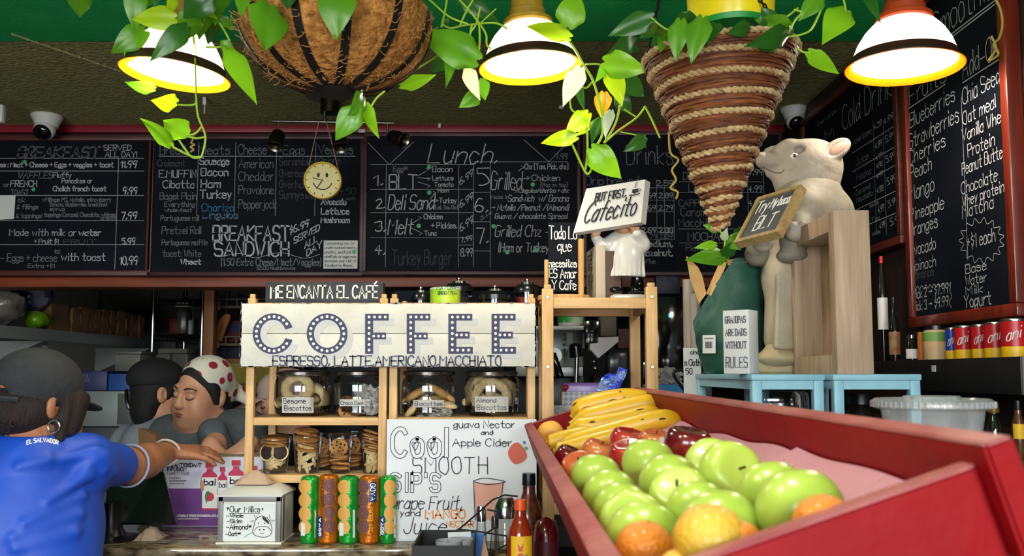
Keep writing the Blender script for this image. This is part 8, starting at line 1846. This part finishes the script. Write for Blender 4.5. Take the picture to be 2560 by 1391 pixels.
b = MB(); bx(b, 1640, 742, 1722, 1000, 3.5, .12); tag(b.build('fridge_door', M('smoked_glass', '#0c0b0b', .08)), 'black glass fridge front behind the right rack', 'fridge')
b = MB(); bx(b, 1672, 784, 1680, 794, 3.49, .006); tag(b.build('indicator', M('lcd_glow', '#8fd0e6', emis=.8)), 'tiny glowing display on the black fridge front', 'display')
b = MB(); bx(b, 1640, 690, 1700, 735, 3.58, .05); tag(b.build('storage_tin', M('deep_blue_tin', '#101838', .5)), 'dark blue tin under the Drinks board', 'tin')
S = frontal(1670, 705, 3.579); b = MB(); S.text(b, 'Dude', 1653, 1690, 702, 10, 1.6); tag(b.build('tin_print', M('pale_blue_print', '#3d4c78', .6)), 'faint lettering on the dark blue tin', 'print')
b = MB(); bx(b, 1520, 880, 1570, 940, 3.3, .1, .01); tag(b.build('plastic_packet', M('clear_wrap_dark', '#35353a', .2, var=.5, scale=30, stretch=(1, 1, .2))), 'clear wrapped packet behind the blue snack bag', 'packet')
b = MB(); bx(b, 1545, 822, 1575, 872, 3.35, .1); tag(b.build('red_carton', M('maroon_carton', '#3d1013', .6)), 'maroon carton behind the right rack post', 'carton')
b = MB(); c0 = P(1640, 905, 3.1); zb0 = BZ; b.lathe([(0, 0), (mm(35, 3.1), 0), (mm(40, 3.1), .03), (mm(36, 3.1), c0.z - BZ), (mm(34, 3.1), c0.z - BZ)], 30, Matrix.Translation((c0.x, 3.35, BZ))); tag(b.build('glass_bowl', glass('smoky_glass', (.4, .42, .42), .2)), 'smoky glass bowl beside the black fridge front', 'bowl')
# ================================================================== KITCHEN BEHIND THE OPENING
m_blk = M('dark_wire', '#1b1b1d', .35, metal=.6); m_chr = M('chrome_post', '#9fa3a8', .15, metal=1)
# long stainless shelf
pA, pB = P(-60, 805, 3.7), P(384, 866, 4.9); zA = P(0, 815, 3.75).z
q0 = Vector((P(-40, 815, 3.72).x, 3.72 + .16, zA)); q1 = Pz(388, 866, zA)
if q1.y > 5.6 or q1.y < 3.8: q1 = Vector((P(388, 866, 5.2).x, 5.2, zA))
q0 = Pz(-40, 809, zA)
dr = (q1 - q0).normalized(); nr = Vector((-dr.y, dr.x, 0)); nr = nr if nr.x < 0 else -nr
t = thing('steel_shelf', 'long stainless wall shelf holding a row of brown paper bags', 'shelf', (q0 + q1) / 2)
S = Surf(q0, dr, (0, 0, 1)); L_ = (q1 - q0).length
hS = abs(zA - Pplane(200, 862, q0, S.N).z) if True else .04
b = MB(); S.slab(b, 0, -.055, L_, 0, -.012, 0, .002); S.slab(b, 0, -.012, L_, 0, -.36, -.012, .001); b.build('shelf_top', m_st, t)
for f in (.28, .98):
    b = MB(); p = [S.pt(L_ * f, -.055, -.01), S.pt(L_ * f, -.055, -.34), S.pt(L_ * f, -.2, -.34)]; b.add(p + [x + dr * .004 for x in p], [[0, 1, 2], [5, 4, 3], [0, 3, 4, 1], [1, 4, 5, 2], [2, 5, 3, 0]]); b.build('bracket', m_st, t)
for f in (.4, .95):
    b = MB(); top = S.pt(L_ * f, 0, -.3); b.cyl(top, (top.x, top.y, CEIL), .01); b.build('hanger', m_std, t)
def onshelf(px, dn=-.06):
    o = q0 + S.N * dn; q = Pplane(px, 850, o, S.N); return Vector((q.x, q.y, zA))
m_kb = M('brown_paper_bag', '#7a5738', .85, col2='#62452c', scale=10, bump=.4, bscale=14)
for i, (x0, x1, ty) in enumerate(((122, 174, 762), (178, 198, 772), (196, 222, 770), (222, 238, 775), (236, 252, 776), (253, 273, 776), (274, 290, 778), (292, 312, 780), (313, 325, 782), (326, 344, 788), (345, 360, 790))):
    a, c = onshelf(x0), onshelf(x1); d = (a.y + c.y) / 2; h = P((x0 + x1) / 2, ty, d).z - zA; w_ = (c - a).length * .84
    b = MB(); mid = (a + c) / 2; X = Matrix.Translation(mid) @ Matrix(((dr.x, nr.x, 0, 0), (dr.y, nr.y, 0, 0), (0, 0, 1, 0), (0, 0, 0, 1)))
    n = 6; vs = []
    for zf in range(n + 1):
        f = zf / n
        for (u, v) in ((-.5, 0), (.5, 0), (.5, 1), (-.5, 1)): vs.append(X @ Vector((u * w_ * (1 - .06 * f + random.uniform(-.03, .03)), v * .11 + (.0 if v == 0 else 0) + random.uniform(-.004, .004), h * f + .001)))
    b.add(vs, [[4 * k + j, 4 * k + (j + 1) % 4, 4 * k + 4 + (j + 1) % 4, 4 * k + 4 + j] for k in range(n) for j in range(4)] + [[3, 2, 1, 0], [4 * n, 4 * n + 1, 4 * n + 2, 4 * n + 3]])
    tag(b.build('paper_bag', m_kb, sharp=30), ('brown paper bag on the steel shelf, ' + ('widest one beside the lime bag', 'second from the lime bag', 'third from the lime bag', 'fourth from the lime bag', 'fifth from the lime bag', 'sixth from the lime bag', 'seventh from the lime bag', 'eighth from the lime bag', 'ninth from the lime bag', 'tenth from the lime bag', 'farthest from the lime bag')[i]), 'paper bag', 'paper bags on the steel shelf')
def blob(name, label, cat, px0, py0, px1, py1, mat, dn=-.1, seed=1, amp=.12, z=None):
    random.seed(seed); mid = onshelf((px0 + px1) / 2, dn); d = mid.y; p0, p1 = P(px0, py1, d), P(px1, py0, d); rx, rz = (p1.x - p0.x) / 2, (p1.z - p0.z) / 2; c = Vector(((p0.x + p1.x) / 2, d, (p0.z + p1.z) / 2)); b = MB(); b.sph(c, (rx, min(rx, .13), rz), 22, 14)
    for v in b.v:
        k = 1 + amp * (math.sin(v.x * 61 + seed) * math.sin(v.z * 47 + seed * 2) + .5 * math.sin(v.y * 90 + v.z * 70)); q = v - c; v.x, v.y, v.z = c.x + q.x * k, c.y + q.y * k, max(c.z + q.z * k, zA + .002 if z is None else z)
    return tag(b.build(name, mat, sharp=35), label, cat)
m_wrapg = M('clear_wrap', '#5d5a55', .12, var=.35, scale=14, bump=.7, bscale=22)
blob('wrapped_bundle', 'big bundle in clear plastic wrap at the left end of the steel shelf', 'bundle', -50, 718, 62, 812, m_wrapg, -.12, 2)
blob('wrapped_bundle', 'lilac and navy wrapped bundle on top of the clear bundle', 'bundle', 42, 698, 130, 776, M('lilac_navy_wrap', '#5c5a72', .15, col2='#14224e', scale=9, bump=.6, bscale=22, thr=(.45, .55)), -.1, 4, z=-9)
blob('plastic_bag', 'lime green bag on the steel shelf beside the paper bags', 'bag', 60, 778, 120, 822, M('lime_bag', '#5f8c16', .2, var=.25, scale=14, bump=.6, bscale=25), -.07, 6)
blob('wrapped_bundle', 'smaller clear plastic bundle behind the lime bag', 'bundle', 55, 740, 115, 800, m_wrapg, -.16, 8)
random.seed(21)
# wire shelving unit with chrome posts
DW = 4.9
wx0, wx1 = P(384, 760, DW).x, P(507, 760, DW).x
t = thing('wire_shelving', 'dark wire shelving with chrome posts at the back of the kitchen', 'shelving', ((wx0 + wx1) / 2, DW + .2, 0))
ZT = P(400, 705, DW).z
for x, y in ((wx0, DW), (wx1, DW), (wx0 + .02, DW + .42), (wx1 + .0, DW + .42)):
    b = MB(); b.cyl((x, y, .001), (x, y, ZT), .013); b.build('post', m_chr, t)
WZ = [P(400, yy, DW).z for yy in (840, 750, 960)]
for z in WZ:
    b = MB()
    for y in (DW, DW + .42): b.cyl((wx0, y, z), (wx1, y, z), .006, n=6); b.cyl((wx0, y, z - .03), (wx1, y, z - .03), .004, n=6)
    for k in range(13): x = wx0 + (wx1 - wx0) * k / 12; b.cyl((x, DW, z), (x, DW + .42, z), .003, n=5); b.cyl((x, DW, z), (x + .02, DW, z - .03), .003, n=5)
    b.build('wire_shelf', m_blk, t)
def kbox(name, label, cat, x0, y0, x1, y1, d, dep, mat, z=None, bev=.003, sharp=40, extra=None):
    p, q = P(x0, y1, d), P(x1, y0, d); z0 = p.z if z is None else z; b = MB(); b.lohi((p.x, d, min(z0, q.z - .01)), (q.x, d + dep, q.z), bev); return tag(b.build(name, mat), label, cat)
kbox('steamer_pot', 'dark red packet on the far wire shelf', 'packet', 418, 795, 470, 840, DW + .05, .2, M('dark_red_packet', '#4a0f12', .5), WZ[0] + .007, .02)
kbox('tall_jar', 'grey jar with a pale lid on the far wire shelf', 'jar', 436, 770, 468, 836, DW + .03, .12, M('murky_grey', '#3f3f38', .3), WZ[0] + .007, .03)
kbox('jar_cover', 'pale plastic lid on the grey jar', 'lid', 438, 756, 470, 768, DW + .03, .12, M('dull_white', '#7d8080', .5), None, .004)
kbox('white_bottle', 'white bottle at the right of the far wire shelf', 'bottle', 468, 800, 480, 838, DW + .04, .05, M('dull_white', '', .5), WZ[0] + .007, .01)
kbox('green_bottle', 'thin green bottle at the right of the far wire shelf', 'bottle', 480, 755, 484, 836, DW + .04, .02, M('bottle_green', '#1c6a4a', .2), WZ[0] + .007, .002)
# pine post and side shelves
m_ochre = M('ochre_post_wood', '#8a5a2c', .6, col2='#6e4420', scale=5, stretch=(8, 8, 1))
b = MB(); p, q = P(511, 715, 4.3), P(536, 715, 4.3); b.lohi((p.x, 4.3, 0), (q.x, 4.36, CEIL - .001), .003); tag(b.build('wooden_post', m_ochre), 'ochre wooden post in the kitchen opening', 'post')
DQ = 4.5
t = thing('wire_shelving', 'pale wire shelves on the wall behind the COFFEE sign', 'shelving', (P(600, 800, DQ).x, DQ + .2, 0))
sx0, sx1 = P(540, 760, DQ).x, P(760, 760, DQ).x
QZ = [P(600, yy, DQ).z for yy in (768, 862, 980)]
for z in QZ:
    b = MB(); b.cyl((sx0, DQ, z), (sx1, DQ, z), .007, n=6); b.cyl((sx0, DQ, z + .04), (sx1, DQ, z + .04), .004, n=6)
    for k in range(26): x = sx0 + (sx1 - sx0) * k / 25; b.cyl((x, DQ, z), (x, DQ + .4, z), .003, n=5); (b.cyl((x, DQ, z), (x, DQ, z + .04), .003, n=5) if k % 3 == 0 else None)
    b.build('wire_shelf', M('pale_wire', '#6d6458', .5), t)
for x, y in ((sx0, DQ + .4), (sx1, DQ + .4), (sx0, DQ), (sx1, DQ)): b = MB(); b.cyl((x, y, .001), (x, y, QZ[0] + .1), .009); b.build('post', m_blk, t)
for z in QZ[:2]: b = MB(); b.box((sx0 + .01, DQ - .006, z + .005), (.03, .014, .045), .004); b.build('wood_clip', m_ochre, t)
kbox('soft_bag', 'dark blue soft bag with a red base on the pale wire shelf', 'bag', 556, 798, 640, 858, DQ + .05, .2, M('navy_red_fabric', '#131c3c', .7, col2='#4d1214', scale=5, stretch=(.3, .3, 3), thr=(.48, .52)), QZ[1] + .008, .03)
b = MB(); b.tube(catmull([P(540, 855, DQ - .02), P(548, 815, DQ - .02), P(562, 795, DQ - .02), P(570, 793, DQ - .02), P(560, 820, DQ - .02), P(548, 852, DQ - .02)], 5), .014, 8); tag(b.build('bag_strap', M('orange_webbing', '#9a6030', .8)), 'orange webbing strap hanging beside the dark blue bag', 'strap')
kbox('yellow_box', 'yellow cardboard case below the wire shelves, left of the rack', 'box', 540, 906, 700, 972, DQ + .04, .3, M('mustard_carton', '#8a7a1c', .7, var=.1), QZ[2] + .008)
kbox('kraft_box', 'small brown carton on the yellow case behind the headscarf', 'box', 556, 897, 606, 908, DQ + .03, .2, M('kraft_carton', '#7d5b34', .8))
kbox('navy_box', 'dark blue crate on the lowest wire shelf', 'box', 545, 866, 700, 896, DQ + .08, .25, M('navy_crate', '#11162e', .6), None)
# counter with toaster, boxes, container
DKc = 3.75; KZ = P(250, 1068, DKc).z
t = thing('kitchen_bench', 'dark kitchen bench along the back carrying the toaster oven', 'bench', (P(250, 1068, DKc).x, 4.1, 0))
b = MB(); b.lohi((-2.6, DKc - .02, 0), (P(470, 1068, 4.4).x, 4.45, KZ), .004); b.build('bench_body', m_std, t)
t = thing('toaster_oven', 'stainless toaster oven behind the customer with a dial panel', 'oven', (P(310, 1060, DKc).x, DKc + .15, KZ))
p, q = P(205, 1068, DKc + .02), P(376, 978, DKc + .02)
b = MB(); b.lohi((p.x, DKc + .02, KZ), (q.x, DKc + .36, q.z), .006); b.build('oven_body', m_st, t)
b = MB(); bx(b, 292, 985, 368, 1062, DKc + .012, .008, .001); b.build('control_panel', M('brushed_panel', '#767b74', .35, metal=.6), t)
for (x, y, r) in ((362, 1012, 8), (366, 1045, 7), (330, 1016, 9)):
    b = MB(); T = Matrix.Translation(P(x, y, DKc + .012)) @ Matrix.Rotation(R90, 4, 'X'); b.lathe([(mm(r, 3.7), 0), (mm(r * .9, 3.7), .02), (0, .022)], 20, T); b.build('dial', m_blackp, t)
b = MB(); b.tube(catmull([P(316, 975, DKc), P(318, 1005, DKc - .02), P(326, 1022, DKc - .02), P(340, 1005, DKc - .02), P(352, 975, DKc)], 6), .008, 8); b.build('cable', m_blackp, t)
ovz = q.z
kbox('foil_box', 'navy box of food sheets on the toaster oven', 'box', 176, 928, 268, 974, DKc + .04, .25, M('navy_carton', '#121a4a', .5), ovz + .001)
S = frontal(220, 945, DKc + .0395); b = MB(); S.text(b, 'ALUMINUM', 186, 224, 944, 8, 1.2, jit=0); S.text(b, 'FOIL SHEETS', 190, 224, 955, 7, 1.1, jit=0); tag(b.build('box_print', M('lilac_print', '#555a86', .6)), 'lilac lettering on the navy box', 'print')
kbox('glove_box', 'bright blue box on the toaster oven beside the navy box', 'box', 270, 935, 346, 972, DKc + .05, .2, M('bright_blue_carton', '#2468b0', .5, col2='#123a78', scale=4), ovz + .001)
t = thing('storage_bin', 'clear plastic bin behind the bright blue box', 'bin', P(316, 930, 4.05)); b = MB(); p, q = P(280, 968, 4.1), P(346, 886, 4.1); b.lohi((p.x, 4.12, ovz + .001), (q.x, 4.3, q.z), .006); b.build('bin_body', milky('frosted_bin', '#7d7b74', .3, .3), t); b = MB(); b.lohi((p.x - .008, 4.115, q.z), (q.x + .008, 4.31, q.z + .015), .004); b.build('bin_lid', M('bin_lid_grey', '#55534e', .4), t)
b = MB(); p, q = P(205, 968, 4.1), P(376, 886, 4.1); b.lohi((p.x, 4.10, KZ), (q.x, 4.34, ovz), .004); tag(b.build('equipment_case', m_std), 'dark metal equipment case behind the toaster oven', 'case')
for i, (x0, x1) in enumerate(((385, 425), (428, 470))):
    kbox('food_container', ('frosted food container behind the headscarf, left of the pair', 'frosted food container behind the headscarf, right of the pair')[i], 'container', x0, 885, x1, 955, DW + .05, .25, milky('frosted_bin', '', .3, .3), WZ[2] + .008)
kbox('pale_carton', 'pale carton lying on top of the frosted food containers', 'carton', 395, 872, 468, 884, DW + .05, .2, M('dusty_carton', '#6f6a5e', .8))
# white tiles half seen behind the bench
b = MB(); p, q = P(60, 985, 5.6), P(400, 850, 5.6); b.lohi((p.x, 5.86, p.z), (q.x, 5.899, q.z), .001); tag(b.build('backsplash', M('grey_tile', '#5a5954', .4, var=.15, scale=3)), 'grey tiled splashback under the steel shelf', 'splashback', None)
b = MB(); bx(b, 985, 700, 1345, 760, 5.83, .069); tag(b.build('window_blind', M('blue_grey_panel', '#5d6f86', .6, var=.2, scale=3)), 'blue-grey panel glimpsed above the right rack', 'panel')
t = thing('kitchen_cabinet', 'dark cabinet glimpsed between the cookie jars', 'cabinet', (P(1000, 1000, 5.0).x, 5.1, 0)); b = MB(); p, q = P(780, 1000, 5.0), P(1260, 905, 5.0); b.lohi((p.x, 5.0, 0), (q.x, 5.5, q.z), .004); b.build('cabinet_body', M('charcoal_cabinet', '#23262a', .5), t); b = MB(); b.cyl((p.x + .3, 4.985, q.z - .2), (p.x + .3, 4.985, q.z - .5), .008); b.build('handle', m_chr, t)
